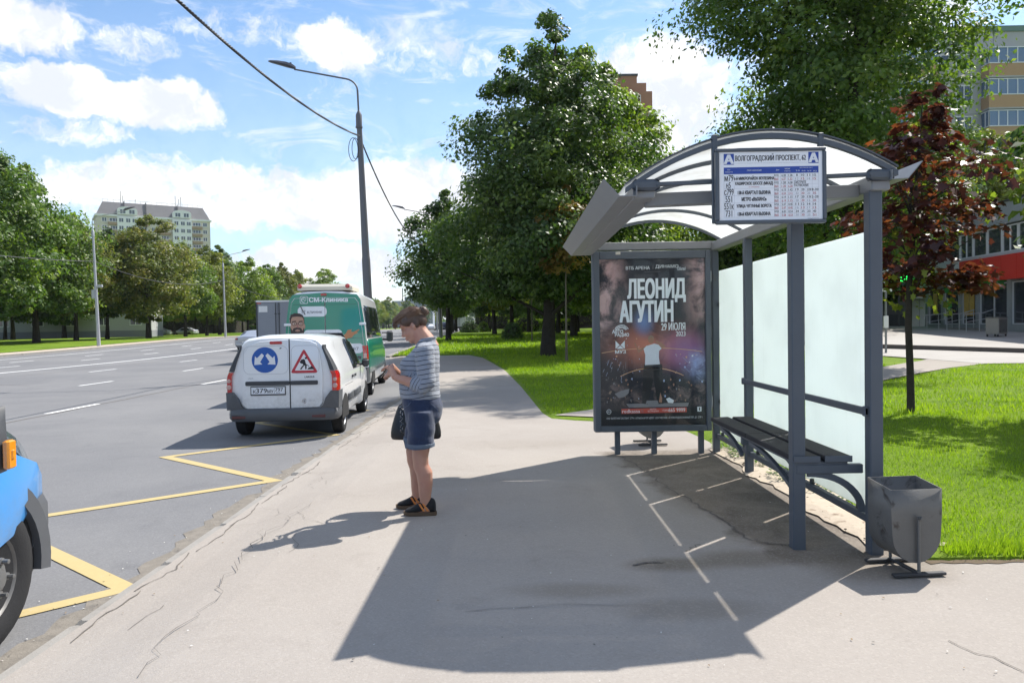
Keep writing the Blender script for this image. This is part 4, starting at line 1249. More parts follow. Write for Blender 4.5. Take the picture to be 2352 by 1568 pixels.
# --- shop
def shop():
    # facade runs from (26.55, 38.0) to (27.35, 50): local x along the facade, local -y outwards (towards the road)
    ang = atan2(50 - 38.0, 27.35 - 26.55)          # direction of the facade
    root = thing('shop_building', 'two storey shop with a red sign band and dark shop windows at the right edge', 'building', (27.35, 49.6, .62), ang + pi, None, True)
    # local +x runs towards the camera, local +y runs away from the road
    mgrey = mat('shop_grey_wall', (.29, .315, .325), .85, 0, .2, .1, 1)
    mred = mat('red_cladding', (.60, .04, .03), .45, 0, .4); mgreen = mat('green_cladding', (.03, .24, .05), .5)
    mlight = mat('light_cladding', (.58, .60, .63), .5)
    L = 26.0
    out = -1
    MB().box(0, L, .3, 14, 0, 7.0).build('wall', mgrey, root)
    MB().box(-.1, L, -.15, 14, 5.95, 7.12).build('parapet', mgrey, root)
    MB().box(-.12, L, -.22, 14, 7.12, 7.22).build('coping', M_DARKM, root)
    # upper windows: bays with white frames
    for i in range(18):
        x = .1 + i * 1.45
        q = window_proto(1.4, 1.45, 1 if i % 3 else 2, .07, glassy('upper_glass', (.05, .065, .07), .05) if i == 0 else bpy.data.materials['upper_glass'])
        q.parent = root; q.location = (x + .7, .02, 4.42)
    MB().box(-.02, L, -.1, .4, 4.22, 4.40).build('sill', mlight, root)
    # sign band: light part then red panels
    MB().box(.0, 5.0, -.32, .3, 2.95, 4.22).build('sign_panel', mlight, root)
    for i in range(15):
        o = MB().box(5.04 + i * 1.42, 5.04 + i * 1.42 + 1.39, -.36, .3, 2.92, 4.24).build('red_panel', mred, root)
    mb = MB(); F = lambda u, v: (u, -.335, v)
    # flower-like emblem and blurred red lettering on the light sign
    for k in range(5): mb.add([F(2.45 + .16 * cos(a) + .17 * cos(k * 1.257), 3.6 + .10 * sin(a) + .14 * sin(k * 1.257)) for a in [j * pi / 4 for j in range(8)]], [tuple(range(8))], 1 if k < 3 else 0)
    for (x0, x1) in ((.7, 2.1), (2.9, 4.7)):
        n = 4
        for k in range(n):
            a = lerp(x0, x1, k / n); b = a + (x1 - x0) / n * .78
            mb.add([F(a, 3.42), F(b, 3.38), F(b + .03, 3.74), F(a + .03, 3.78)], [(0, 1, 2, 3)], 0)
    mb.build('sign_emblem', [mat('sign_pink', (.75, .12, .14), .5), mgreen], root, fix=False)
    MB().box(3.0, 8.8, -.25, .3, 2.45, 2.92).build('green_fascia', mgreen, root)
    # ground floor: piers, glazing, doors
    for x in (.05, 2.1, 4.2, 6.1, 9.2, 13, 17, 21, 25): MB().box(x, x + .35, .0, .45, .0, 2.95).build('pier', mgrey, root)
    for (a, b) in ((.4, 2.1), (2.45, 4.2), (4.55, 6.1), (6.45, 9.2), (9.55, 13), (13.35, 17), (17.35, 21), (21.35, 25)):
        q = window_proto(b - a, 2.3, max(1, int((b - a) / 1.1)), .06, G_WIN, mlight); q.parent = root; q.location = ((a + b) / 2, .12, .5)
    MB().box(.05, L, -.02, .4, 0, .48).build('plinth', mgrey, root)
    # cross sign, posters
    cr = MB(); cr.box(2.95, 3.55, -.12, -.04, 1.55, 1.75); cr.box(3.15, 3.35, -.12, -.04, 1.35, 1.55); cr.box(3.15, 3.35, -.12, -.04, 1.75, 1.95); cr.build('pharmacy_cross', mat('cross_green', (.05, .45, .12), .4), root)
    for x, z, h in ((1.0, 1.1, 1.4), (4.75, 1.0, 1.5), (5.35, 1.0, 1.4)): MB().box(x, x + .5, .06, .09, z, z + h).build('poster', mat('yellow_poster', (.55, .38, .10), .6, 0, .3, .3, 3), root)
    # entrance steps and railings
    st = MB()
    for k in range(3): st.box(2.3 - .0, 8.2, -1.6 + .4 * k, .0, .0 + .14 * k - .15, .14 * k)
    st.build('steps', M_KERB, root)
    ms_ = mat('steel_rail', (.55, .57, .6), .35, .8)
    for x in (3.9, 6.3, 8.4):
        r_ = MB()
        for y in (-.2, -1.0, -1.7): r_.tube([(x, y, .1), (x, y, 1.1 + (.25 if y > -.5 else 0))], .025, 6)
        r_.tube([(x, -.15, 1.36), (x, -.8, 1.15), (x, -1.8, 1.08), (x, -1.85, .85)], .028, 6); r_.tube([(x, -.2, .9), (x, -1.7, .65)], .02, 6)
        r_.build('railing', ms_, root)
    return root
shop()
# neon cross hanging past the shop corner
o = thing('neon_sign', 'glowing green pharmacy neon left of the shop sign', 'sign', (26.0, 50.5, 0), 0, None, True)
M_NEON = emat('neon_green', (.02, 1.0, .12), 1.6)
mb = MB()
for k, z in enumerate((4.42, 4.17, 3.95)): mb.box(-.75, -.05 - .12 * k, -.04, .04, z, z + .10)
mb.prism([(.05, 3.95), (.55, 4.1), (1.25, 4.2), (1.2, 4.5), (.8, 4.55), (.6, 4.85), (.45, 4.4), (.1, 4.3)], lambda u, v, w_: (u, w_, v), -.05, .05)
mb.build('neon_tube', M_NEON, o)
b_ = MB(); b_.box(-.9, 1.4, .06, .16, 3.8, 4.95); b_.box(.2, .4, .16, 1.0, 4.2, 4.4); b_.tube([(.3, .4, .4), (.3, .4, 4.2)], .07, 8); b_.build('sign_box', M_DARKM, o)
# house behind the corner; the deep shade there is put into its wall colours
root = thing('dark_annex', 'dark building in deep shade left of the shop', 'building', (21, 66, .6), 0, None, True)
MB().box(-10, 14, 0, 8, 0, 6).build('wall', mat('annex_wall_shade', (.10, .10, .105), .9, 0, .2, .2, .4), root)
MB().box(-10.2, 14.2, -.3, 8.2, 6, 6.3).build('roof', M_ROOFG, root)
MB().box(-10.02, 14, -.03, .0, 0, 1.3).build('plinth', mat('annex_plinth_shade', (.05, .05, .055), .9), root)
# ------------------------------------------------------------------ bus shelter
M_STEEL = mat('grey_blue_paint', (.088, .102, .122), .5, .0, .35, .12, 3, .12, 50, dirt=(.095, .070, .055), dscale=7, dlo=.64, dhi=.76)
M_STEELL = mat('light_grey_bounce_steel', (.215, .22, .228), .5, .0, .45, .10, 3, dirt=(.2, .19, .18), dscale=3, dlo=.6, dhi=.85)  # roof beams' bounce light is put into this paler grey; sign pole shares it
def frosted(name, col, tw, rough=.25):
    m = bpy.data.materials.new(name); m.use_nodes = True
    t = NT(m.node_tree); p = t.n['Principled BSDF']
    co = t.new('ShaderNodeTexCoord').outputs['Object']
    n = t.noise(co, 1.6, 5, .6)
    c = t.mix(t.ramp(n, .4, .75), col, tuple(q * .93 for q in col))
    # splashed dirt near the foot, faint vertical wipe marks
    sx_ = t.new('ShaderNodeSeparateXYZ'); t.l.new(co, sx_.inputs[0])
    g = t.math('MULTIPLY', t.ramp(t.math('ADD', sx_.outputs[2], t.math('MULTIPLY', t.noise(co, 5, 5, .7), .35)), .75, .32), .35)
    st = t.math('MULTIPLY', t.ramp(t.noise(t.vmath('MULTIPLY', co, (1, 14, .5)), 2.0, 4, .6), .55, .8), .10)
    c = t.mix(t.math('ADD', g, st), c, (.50, .50, .45))
    t.l.new(c, p.inputs['Base Color']); p.inputs['Roughness'].default_value = rough; p.inputs['Specular IOR Level'].default_value = .45
    tr = t.new('ShaderNodeBsdfTranslucent'); t.l.new(c, tr.inputs[0])
    mx = t.new('ShaderNodeMixShader'); mx.inputs[0].default_value = tw
    t.l.new(p.outputs[0], mx.inputs[1]); t.l.new(tr.outputs[0], mx.inputs[2]); t.l.new(mx.outputs[0], t.n['Material Output'].inputs[0])
    return m
M_FROST = frosted('frosted_glass', (.875, .925, .928), .72, .14)
def polycarb(name):
    m = bpy.data.materials.new(name); m.use_nodes = True
    t = NT(m.node_tree); p = t.n['Principled BSDF']
    co = t.new('ShaderNodeTexCoord').outputs['Object']
    n = t.noise(co, 2.2, 6, .65, .5)
    c = t.mix(t.ramp(n, .45, .8), (.72, .73, .72), (.56, .545, .50))
    t.l.new(c, p.inputs['Base Color']); p.inputs['Roughness'].default_value = .3
    tr = t.new('ShaderNodeBsdfTranslucent'); t.l.new(c, tr.inputs[0])
    mx = t.new('ShaderNodeMixShader'); mx.inputs[0].default_value = .86
    t.l.new(p.outputs[0], mx.inputs[1]); t.l.new(tr.outputs[0], mx.inputs[2])
    cl = t.new('ShaderNodeBsdfTransparent'); m2 = t.new('ShaderNodeMixShader'); m2.inputs[0].default_value = .14
    t.l.new(mx.outputs[0], m2.inputs[1]); t.l.new(cl.outputs[0], m2.inputs[2]); t.l.new(m2.outputs[0], t.n['Material Output'].inputs[0])
    return m
M_POLY = polycarb('roof_polycarbonate')
M_SEAT = mat('dark_composite', (.030, .029, .032), .7, 0, .22, .15, 4, .3, 90)

sh = thing('bus_shelter', 'grey blue bus shelter with curved translucent roof and frosted glass back', 'bus shelter', (1.75, 6.7, 0))
YN, YF = 4.72, 8.62
CX, CW = 1.57, .86                      # roof centre and half width
def roof_z(x): 
    u = (x - CX) / CW
    return 2.43 + .04 * u + .285 * (1 - u * u)
# columns
for y in (4.79, 6.07, 7.37, 8.58):
    mb = MB(); w_ = .042 if y < 5 else .037
    mb.rbox((2.31, y, 1.16), (w_ * 2, w_ * 2, 2.36), .006); mb.build('column', M_STEEL, sh)
mb = MB(); mb.rbox((1.86, 4.92, 1.13), (.084, .084, 2.30), .006); mb.build('column', M_STEEL, sh)['label'] = 'front column carrying the near bench end'
# eave beams along both sides
mb = MB(); mb.rbox((2.33, (YN + YF) / 2, 2.385), (.12, YF - YN, .10), .008); mb.build('eave_beam', M_STEELL, sh)
mb = MB(); mb.rbox((.83, (YN + YF) / 2, 2.355), (.14, YF - YN, .09), .008); mb.build('eave_beam', M_STEELL, sh)
# gutters: folded plates flaring outwards
def gutter(sec, name='gutter'):
    mb = MB(); n = len(sec)
    a = [(x, YN - .05, z) for x, z in sec]; b = [(x, YF + .06, z) for x, z in sec]
    mb.add(a + b, [(i, i + 1, n + i + 1, n + i) for i in range(n - 1)])
    o = mb.build(name, M_STEELL, sh, fix=False)
    s = o.modifiers.new('t', 'SOLIDIFY'); s.thickness = .006; s.offset = 0
    return o
gutter([(.565, 2.425), (.665, 2.318), (.775, 2.318), (.775, 2.38)])
gutter([(2.565, 2.505), (2.475, 2.40), (2.375, 2.395), (2.375, 2.455)])
# ribs: curved bars; polycarbonate sheets between
RY = [4.72, 5.42, 6.2, 7.0, 7.8, 8.62]
xs = [CX - CW + 2 * CW * i / 28 for i in range(29)]
for i, y in enumerate(RY):
    h = .034 if i == 0 else .028; d = .036 if i == 0 else .034
    mb = MB(); rings = []
    for x in xs:
        z = roof_z(x) - .012
        rings.append([(x, y - d / 2, z - h), (x, y + d / 2, z - h), (x, y + d / 2, z), (x, y - d / 2, z)])
    mb.loft(rings); mb.build('roof_rib', M_STEEL, sh, smooth=30)
for a, b in zip(RY, RY[1:]):
    mb = MB(); rings = []
    for x in xs:
        z = roof_z(x)
        rings.append([(x, a + .002, z - .006), (x, b - .002, z - .006), (x, b - .002, z + .006), (x, a + .002, z + .006)])
    mb.loft(rings); mb.build('roof_panel', M_POLY, sh, smooth=30)
# dark edge strip on top of the near arch
mb = MB(); rings = []
for x in xs:
    z = roof_z(x) + .007; rings.append([(x, YN - .022, z), (x, YN + .02, z), (x, YN + .02, z + .008), (x, YN - .022, z + .008)])
mb.loft(rings); mb.build('roof_edge', M_STEEL, sh, smooth=30)
# corner gussets and ties
for sx, x, z in ((1, .84, 2.39), (-1, 2.32, 2.43)):
    mb = MB(); mb.rbox((x, YN - .008, z), (.18, .045, .075), .022)
    for dx in (-.07, .075): mb.lathe([(0, 0), (.011, 0), (.011, .008), (0, .008)], (x + dx, YN - .036, z), rotm(pi / 2, 0, 0), 8)
    mb.build('gusset', M_STEEL, sh)
mb = MB(); mb.rbox((1.58, YN, 2.415), (1.42, .03, .026), .004, rotm(0, -.03, 0)); mb.build('tie_bar', M_STEEL, sh)
mb = MB(); mb.rbox((1.57, 4.93, 2.345), (1.40, .09, .085), .006, rotm(0, -.025, 0)); mb.build('cross_beam', M_STEELL, sh)
mb = MB(); mb.rbox((1.58, 8.60, 2.405), (1.5, .07, .09), .006); mb.build('cross_beam', M_STEELL, sh)
for x in (1.275, 1.945):
    mb = MB(); mb.rbox((x, YN - .005, 2.42), (.035, .03, .56), .004); mb.build('sign_hanger', M_STEEL, sh)
# back glazing
for k, (a, b) in enumerate(((4.87, 6.01), (6.13, 7.31), (7.43, 8.52))):
    mb = MB(); mb.rbox((2.345, (a + b) / 2, 1.17), (.010, b - a - .012, 1.86), .002); mb.build('glass_panel', M_FROST, sh)
    # small glass clamps
for y in (5.05, 5.85, 6.28, 7.16, 7.58, 8.38):
    for z in (.245,):
        mb = MB(); mb.rbox((2.335, y, z), (.04, .035, .04), .006); mb.build('glass_clamp', M_DARKM, sh)
for y in (4.79, 6.07, 7.37, 8.58):
    for z in (.6, 1.72):
        s = 1 if y < 8 else -1
        mb = MB(); mb.rbox((2.345, y + s * .055, z), (.03, .03, .05), .008); mb.build('glass_clamp', M_DARKM, sh)
for k, (a, b) in enumerate(((4.85, 6.02), (6.12, 7.32), (7.42, 8.53))):
    mb = MB(); mb.rbox((2.325, (a + b) / 2, .20), (.045, b - a, .05), .004); mb.build('bottom_rail', M_STEEL, sh)
mb = MB(); mb.rbox((2.255, 6.08, .925), (.022, 2.62, .05), .004); mb.build('back_rail', M_STEEL, sh)
for y in (4.79, 7.36):
    mb = MB(); mb.rbox((2.262, y, .925), (.04, .04, .065), .004); mb.build('rail_end', M_STEEL, sh)
# bench: two planks on brackets with curved braces
bn = thing('bench', 'dark two plank bench inside the bus shelter', 'bench', (2.05, 5.9, 0))
for (x0, x1) in ((1.82, 1.99), (2.025, 2.20)):
    for (a, b) in ((4.865, 5.90), (5.904, 6.96)):
        mb = MB(); mb.rbox(((x0 + x1) / 2, (a + b) / 2, .605), (x1 - x0, b - a, .038), .006); mb.build('seat_plank', M_SEAT, bn)
        mb = MB(); mb.rbox(((x0 + x1) / 2, a - .002, .604), (x1 - x0 + .006, .006, .042), .002) if a < 5 else None
        if a < 5: mb.build('plank_cap', M_STEEL, bn)
mb = MB(); mb.rbox((2.01, 5.91, .572), (.34, 2.06, .018), .003); mb.build('seat_frame', M_STEEL, bn)
for y in (4.90, 6.07):
    mb = MB(); mb.rbox((2.06, y, .535), (.44, .05, .06), .004); mb.build('bracket', M_STEEL, bn)
    mb = MB(); rings = []
    for i in range(13):
        t = i / 12; a = t * pi / 2
        x = 1.92 + .36 * sin(a) * 1.0; z = .505 - .26 * (1 - cos(a)); nx, nz = -sin(a) * .5, cos(a)
        tx, tz = cos(a), -sin(a) * .72; l = sqrt(tx * tx + tz * tz); nx, nz = -tz / l * .022, tx / l * .022
        rings.append([(x - nx, y - .012, z - nz), (x - nx, y + .012, z - nz), (x + nx, y + .012, z + nz), (x + nx, y - .012, z + nz)])
    mb.loft(rings); mb.build('curved_brace', M_STEEL, bn, smooth=30)
for y0, dy, dz in ((5.90, -.93, .17), (6.72, -.60, .13)):
    rings = []
    for i in range(15):
        t = i / 14; y = y0 + dy * t; z = .56 - dz * t * t
        rings.append([(1.845, y, z - .03), (1.875, y, z - .03), (1.875, y, z), (1.845, y, z)])
    mb = MB(); mb.loft(rings); mb.build('front_brace', M_STEEL, bn, smooth=30)

# ------------------------------------------------------------------ advertising light box
lb = thing('advertising_lightbox', 'grey framed street advertising case with a dark concert poster', 'advert case', (1.62, 8.6, 0))
X0, X1, Z0, Z1 = .89, 2.24, .265, 2.345
YB = 8.50
mb = MB(); mb.rbox(((X0 + X1) / 2, YB + .07, (Z0 + Z1) / 2), (X1 - X0, .13, Z1 - Z0), .012); mb.build('case', M_STEEL, lb)
PX0, PX1, PZ0, PZ1 = X0 + .075, X1 - .065, Z0 + .075, Z1 - .095
for nm, (a, b, c, d) in dict(l=(X0 + .006, PX0, Z0 + .006, Z1 - .006), r=(PX1, X1 - .006, Z0 + .006, Z1 - .006), t=(PX0, PX1, PZ1, Z1 - .006), b=(PX0, PX1, Z0 + .006, PZ0)).items():
    mb = MB(); mb.rbox(((a + b) / 2, YB - .012, (c + d) / 2), (b - a, .045, d - c), .006); mb.build('door_frame', M_STEEL, lb)
for z in (.55, 1.98):
    mb = MB(); mb.tube([(X1 - .004, YB - .02, z), (X1 - .004, YB - .02, z + .12)], .012, 8); mb.build('hinge', M_STEELL, lb)
for x in (1.16, 1.585, 2.13):
    mb = MB(); mb.rbox((x, YB + .07, .13), (.06, .06, .28), .004); mb.build('leg', M_STEEL, lb)
mb = MB(); mb.rbox((1.18, YB - .037, 2.315), (.055, .006, .03), .002); mb.build('tape_scrap', M_CREAM, lb)

def postermat():
    m = bpy.data.materials.new('concert_poster'); m.use_nodes = True
    t = NT(m.node_tree); p = t.n['Principled BSDF']
    co = t.new('ShaderNodeTexCoord').outputs['Generated']
    sp = t.new('ShaderNodeSeparateXYZ'); t.l.new(co, sp.inputs[0]); u, v = sp.outputs[0], sp.outputs[2]
    cb = t.new('ShaderNodeCombineXYZ'); t.l.new(u, cb.inputs[0]); t.l.new(t.math('MULTIPLY', v, 1.5), cb.inputs[1]); uv = cb.outputs[0]
    n1 = t.noise(uv, 4.2, 8, .62, .5); n2 = t.noise(uv, 9, 6, .7, 1.0)
    c = (.010, .012, .024)
    # coloured smoke at both upper sides
    left = t.math('MULTIPLY', t.ramp(u, .34, .0), t.ramp(v, .40, .72)); right = t.math('MULTIPLY', t.ramp(u, .74, 1.0), t.ramp(v, .45, .80))
    sm = t.math('ADD', t.math('MULTIPLY', left, 1.5), t.math('MULTIPLY', right, 1.25))
    sm = t.math('MULTIPLY', sm, t.ramp(n1, .38, .62), None, True)
    c1 = t.mix(sm, c, t.mix(n2, (.46, .22, .21), (.72, .54, .52)))
    # warm stage glow behind the singer, blue beam above
    def glow(cx_, cz_, rx, rz):
        d = t.vmath('SUBTRACT', uv, (cx_, cz_ * 1.5, 0)); d = t.vmath('MULTIPLY', d, (1 / rx, 1 / (rz * 1.5), 0)); return t.ramp(t.vmath('LENGTH', d, None, 1), 1.0, .0)
    g = glow(.5, .48, .62, .19); c2 = t.mix(t.math('MULTIPLY', g, t.ramp(n1, .12, .6)), c1, (.62, .22, .15))
    g = glow(.80, .44, .34, .18); c2 = t.mix(t.math('MULTIPLY', g, .75), c2, (.34, .15, .40))
    g = glow(.42, .62, .13, .12); c2 = t.mix(t.math('MULTIPLY', g, .85), c2, (.14, .26, .55))
    g = glow(.93, .36, .20, .14); c2 = t.mix(t.math('MULTIPLY', g, t.ramp(n2, .25, .7)), c2, (.40, .50, .82))
    # specks of light
    vo = t.new('ShaderNodeTexVoronoi'); vo.inputs['Scale'].default_value = 34; t.l.new(uv, vo.inputs['Vector'])
    s = t.math('MULTIPLY', t.ramp(vo.outputs['Distance'], .16, .05), t.ramp(n2, .48, .6))
    band = t.math('MULTIPLY', t.ramp(v, .14, .24), t.ramp(v, .56, .42)); c2 = t.mix(t.math('MULTIPLY', t.math('MULTIPLY', s, band), .7), c2, (.62, .62, .74))
    # dim audience towards the foot
    foot = t.math('MULTIPLY', t.ramp(v, .30, .22), t.ramp(v, .10, .14)); c2 = t.mix(t.math('MULTIPLY', foot, t.ramp(n2, .45, .7)), c2, (.18, .13, .13))
    c2 = t.mix(t.ramp(v, .115, .095), c2, (.012, .014, .020))
    t.l.new(c2, p.inputs['Base Color']); p.inputs['Roughness'].default_value = .35
    return m
M_POSTER = postermat()
MB().box(PX0 - .01, PX1 + .01, YB + .004, YB + .012, PZ0 - .01, PZ1 + .01).build('poster', M_POSTER, lb)
PW, PH = PX1 - PX0, PZ1 - PZ0
def pfn(k=0.0): return lambda u, v: (PX0 + u * PW, YB + .003 - k, PZ0 + v * PH)
# zoom pixel (x, y) of the poster picture -> (u, v)
def pz(x, y): return ((x - 82) / (968 - 82), 1 - (y - 110) / (1448 - 110))
PM = [mat('print_white', (.86, .89, .92), .5), mat('print_red', (.62, .10, .07), .5), mat('print_black', (.012, .013, .018), .5), mat('print_skin', (.40, .21, .14), .5), mat('print_shirt', (.74, .77, .84), .5, 0, .5, .12, 8), mat('print_glow', (.72, .42, .24), .5), mat('print_grey', (.24, .24, .26), .5), mat('print_hair', (.30, .22, .16), .5), mat('print_bluelight', (.45, .55, .80), .5)]
pr = MB(); F0 = pfn(.0004); F1 = pfn(.0008); F2 = pfn(.0012)
def ptext(body, x0, y0, x1, y1, m=0, bold=0.0, fn=F1, it=0):
    (u0, v0), (u1, v1) = pz(x0, y1), pz(x1, y0)
    text(pr, fn, body, u0, v0, v1 - v0, u1 - u0, 'l', bold, m, italic=it)
def ppoly(pts, m, fn=F0):
    pr.add([fn(*pz(*p)) for p in pts], [tuple(range(len(pts)))], m)
ptext('ВТБ АРЕНА', 308, 168, 508, 194, 0, .012); ptext('ДИНАМО', 555, 158, 748, 190, 0, .0); ppoly([(534, 162), (537, 162), (537, 192), (534, 192)], 6)
ptext('Юбилей', 738, 178, 805, 206, 0, 0, F1, .3); ptext('ЦЕНТРАЛЬНАЯ АРЕНА', 458, 210, 597, 217, 6)
ptext('ЛЕОНИД', 322, 270, 802, 455, 0, .048); ptext('АГУТИН', 255, 448, 697, 612, 0, .048)
ptext('29 ИЮЛЯ', 600, 624, 800, 685, 0, .03); ptext('2023', 722, 694, 802, 733, 0, .02)
ptext('АВТО', 186, 674, 276, 704, 0, .035, F1, .12); ptext('РАДИО', 210, 702, 326, 734, 0, .035, F1, .05)
for r0, r1 in ((30, 36), (41, 48), (53, 60)):
    P1 = [(274 - 60 + 60 + r1 * cos(a) * 1.05 - 8, 688 - r1 * sin(a) * .9) for a in [radians(20 + 14 * k) for k in range(11)]]; P0 = [(274 - 8 + r0 * cos(a) * 1.05, 688 - r0 * sin(a) * .9) for a in [radians(20 + 14 * k) for k in range(10, -1, -1)]]
    for k in range(10): ppoly([P1[k], P1[k + 1], P0[9 - k], P0[10 - k]], 0)
st = [(292 + (22 if k % 2 == 0 else 9) * sin(k * pi / 5), 656 - (22 if k % 2 == 0 else 9) * cos(k * pi / 5)) for k in range(10)]; ppoly(st, 0)
ppoly([(213, 762), (213, 828), (248, 797)], 0); ppoly([(291, 762), (291, 828), (255, 797)], 0); ppoly([(220, 828), (284, 828), (252, 802)], 0); ptext('МУЗ', 210, 838, 298, 866, 0, .03)
# singer seen from behind on the stage
ppoly([(452, 955), (600, 955), (606, 1000), (598, 1100), (610, 1275), (560, 1278), (530, 1060), (480, 1280), (428, 1270), (438, 1100), (444, 1000)], 2, F0)
ppoly([(458, 962), (462, 880), (448, 832), (470, 808), (540, 790), (575, 800), (600, 830), (578, 850), (576, 900), (584, 958)], 4, F1)
ppoly([(448, 832), (430, 850), (404, 862), (380, 800), (386, 795), (408, 838), (440, 822), (470, 808)], 3, F1); ppoly([(372, 780), (384, 784), (390, 806), (376, 806)], 3, F1)
ppoly([(575, 800), (600, 830), (622, 824), (634, 812), (600, 784), (566, 770), (556, 786), (590, 800)], 3, F1); ppoly([(548, 766), (572, 764), (570, 780), (550, 784)], 3, F2)
ppoly([(512 + 26 * cos(a), 756 - 32 * sin(a)) for a in [2 * pi * k / 14 for k in range(14)]], 3, F1); ppoly([(486, 752), (492, 730), (512, 722), (532, 732), (540, 752), (528, 744), (508, 742), (494, 760)], 7, F2)
# arcs of stage light
def arc(x0, x1, ytop, yend, m, w_):
    n = 24; xc = (x0 + x1) / 2
    q = [(lerp(x0, x1, i / n), yend + (ytop - yend) * (1 - ((lerp(x0, x1, i / n) - xc) / ((x1 - x0) / 2)) ** 2)) for i in range(n + 1)]
    for a, b in zip(q, q[1:]): pr.add([F0(*pz(a[0], a[1] - w_)), F0(*pz(b[0], b[1] - w_)), F0(*pz(b[0], b[1] + w_)), F0(*pz(a[0], a[1] + w_))], [(0, 1, 2, 3)], m)
F0b = F0
arc(95, 940, 826, 860, 5, 2.6); arc(250, 782, 986, 1050, 5, 3.2)
rp = random.Random(2)
for _ in range(46):
    x = rp.uniform(105, 950); y = rp.uniform(740, 1030)
    if 430 < x < 640: continue
    r = rp.choice([3, 3, 4, 5, 8]); ppoly([(x + r * cos(a), y + r * sin(a)) for a in [pi * k / 4 for k in range(8)]], rp.choice([0, 8, 5]), F0)
for _ in range(26):
    x = rp.uniform(110, 400) if rp.random() < .6 else rp.uniform(700, 900); y = rp.uniform(900, 1060); s = (x - 330) / 260; L_ = rp.uniform(20, 60); ppoly([(x, y), (x + 2.5, y), (x + 2.5 + s * L_ * .6, y + L_), (x + s * L_ * .6, y + L_)], 8 if rp.random() < .6 else 6, F0)
# crowd, drums, cloths at the foot of the stage
for _ in range(70):
    cx_ = rp.uniform(105, 950); cy_ = rp.uniform(1070, 1260); r = rp.uniform(3, 9)
    if 430 < cx_ < 610: continue
    ppoly([(cx_ + r * cos(a) * rp.uniform(.6, 1.2), cy_ + r * 1.5 * sin(a) * rp.uniform(.6, 1.2)) for a in [2 * pi * k / 7 for k in range(7)]], rp.choice([6, 7, 3, 3, 2, 8]), F0)
ppoly([(200, 1190), (255, 1165), (325, 1150), (318, 1185), (285, 1215), (235, 1225)], 6, F1); ppoly([(632, 1236), (660, 1225), (700, 1250), (690, 1272), (650, 1268)], 0, F1)
ppoly([(470, 1248), (560, 1248), (570, 1276), (460, 1276)], 6, F1); ppoly([(295, 1272), (825, 1270), (815, 1300), (320, 1302)], 6, F0); ppoly([(572, 1262), (585, 1184), (600, 1230), (596, 1268)], 3, F1)
# ticket line
ppoly([(255, 1312), (804, 1308), (806, 1346), (256, 1352)], 1, F0)
ptext('redkassa', 262, 1318, 412, 1346, 0, .012); ptext('.ru', 414, 1322, 440, 1344, 6); ptext('БИЛЕТЫ', 496, 1312, 548, 1324, 0); ptext('БЕЗ НАЦЕНКИ', 478, 1328, 568, 1342, 0)
ptext('+7(495)', 598, 1322, 650, 1340, 0); ptext('665 9999', 652, 1312, 792, 1342, 0, .02)
ppoly([(895, 1304), (930, 1304), (930, 1342), (895, 1342)], 0, F0); ppoly([(908, 1310), (918, 1310), (918, 1334), (908, 1334)], 2, F1)
q0 = [(150 + 20 * cos(a), 1334 + 20 * sin(a)) for a in [2 * pi * k / 16 for k in range(16)]]; q1 = [(150 + 16 * cos(a), 1334 + 16 * sin(a)) for a in [2 * pi * k / 16 for k in range(16)]]
for k in range(16): ppoly([q0[k], q0[(k + 1) % 16], q1[(k + 1) % 16], q1[k]], 0, F0)
ptext('18+', 138, 1327, 162, 1341, 0)
ptext('ООО "БИЛЕТНАЯ СИСТЕМА" ОГРН 1107746024160 ЮР АДРЕС 123317 МОСКВА 1-Й НОВОПОДМОСКОВНЫЙ ПЕР, Д.7, СТР 1', 130, 1376, 935, 1398, 0)
pr.build('poster_print', PM, lb, fix=False)
def panemat(name, tintc=(1, 1, 1), g=1.0):
    m = bpy.data.materials.new(name); m.use_nodes = True
    t = NT(m.node_tree); t.n.clear()
    o = t.new('ShaderNodeOutputMaterial'); tr = t.new('ShaderNodeBsdfTransparent'); tr.inputs[0].default_value = (*tintc, 1)
    gl = t.new('ShaderNodeBsdfGlossy'); gl.inputs['Roughness'].default_value = .03
    fr = t.new('ShaderNodeFresnel'); fr.inputs[0].default_value = 1.5
    mx = t.new('ShaderNodeMixShader'); t.l.new(t.math('MULTIPLY', fr.outputs[0], g, None, True), mx.inputs[0]); t.l.new(tr.outputs[0], mx.inputs[1]); t.l.new(gl.outputs[0], mx.inputs[2]); t.l.new(mx.outputs[0], o.inputs[0])
    return m
M_PANE = panemat('case_glass', (.98, .99, .99), .32)
MB().box(PX0 - .005, PX1 + .005, YB - .014, YB - .010, PZ0 - .005, PZ1 + .005).build('glass_pane', M_PANE, lb)

# ------------------------------------------------------------------ timetable sign
sg = thing('timetable_sign', 'white and blue bus timetable board hanging under the near roof arch', 'sign', (1.605, 4.66, 2.36))
SX0, SX1, SZ0, SZ1 = 1.262, 1.945, 2.128, 2.592
mb = MB(); mb.rbox(((SX0 + SX1) / 2, 4.66, (SZ0 + SZ1) / 2), (SX1 - SX0, .035, SZ1 - SZ0), .006); mb.build('board', M_STEEL, sg)
fw = .020
for (a, b, c, d) in ((SX0, SX1, SZ1 - fw, SZ1 + .003), (SX0, SX1, SZ0 - .003, SZ0 + fw), (SX0 - .003, SX0 + fw, SZ0 + fw, SZ1 - fw), (SX1 - fw, SX1 + .003, SZ0 + fw, SZ1 - fw)):
    mb = MB(); mb.rbox(((a + b) / 2, 4.648, (c + d) / 2), (b - a, .045, d - c), .005); mb.build('frame', M_STEEL, sg)
PNX0, PNX1, PNZ0, PNZ1 = SX0 + fw, SX1 - fw, SZ0 + fw, SZ1 - fw
YSG = 4.6385
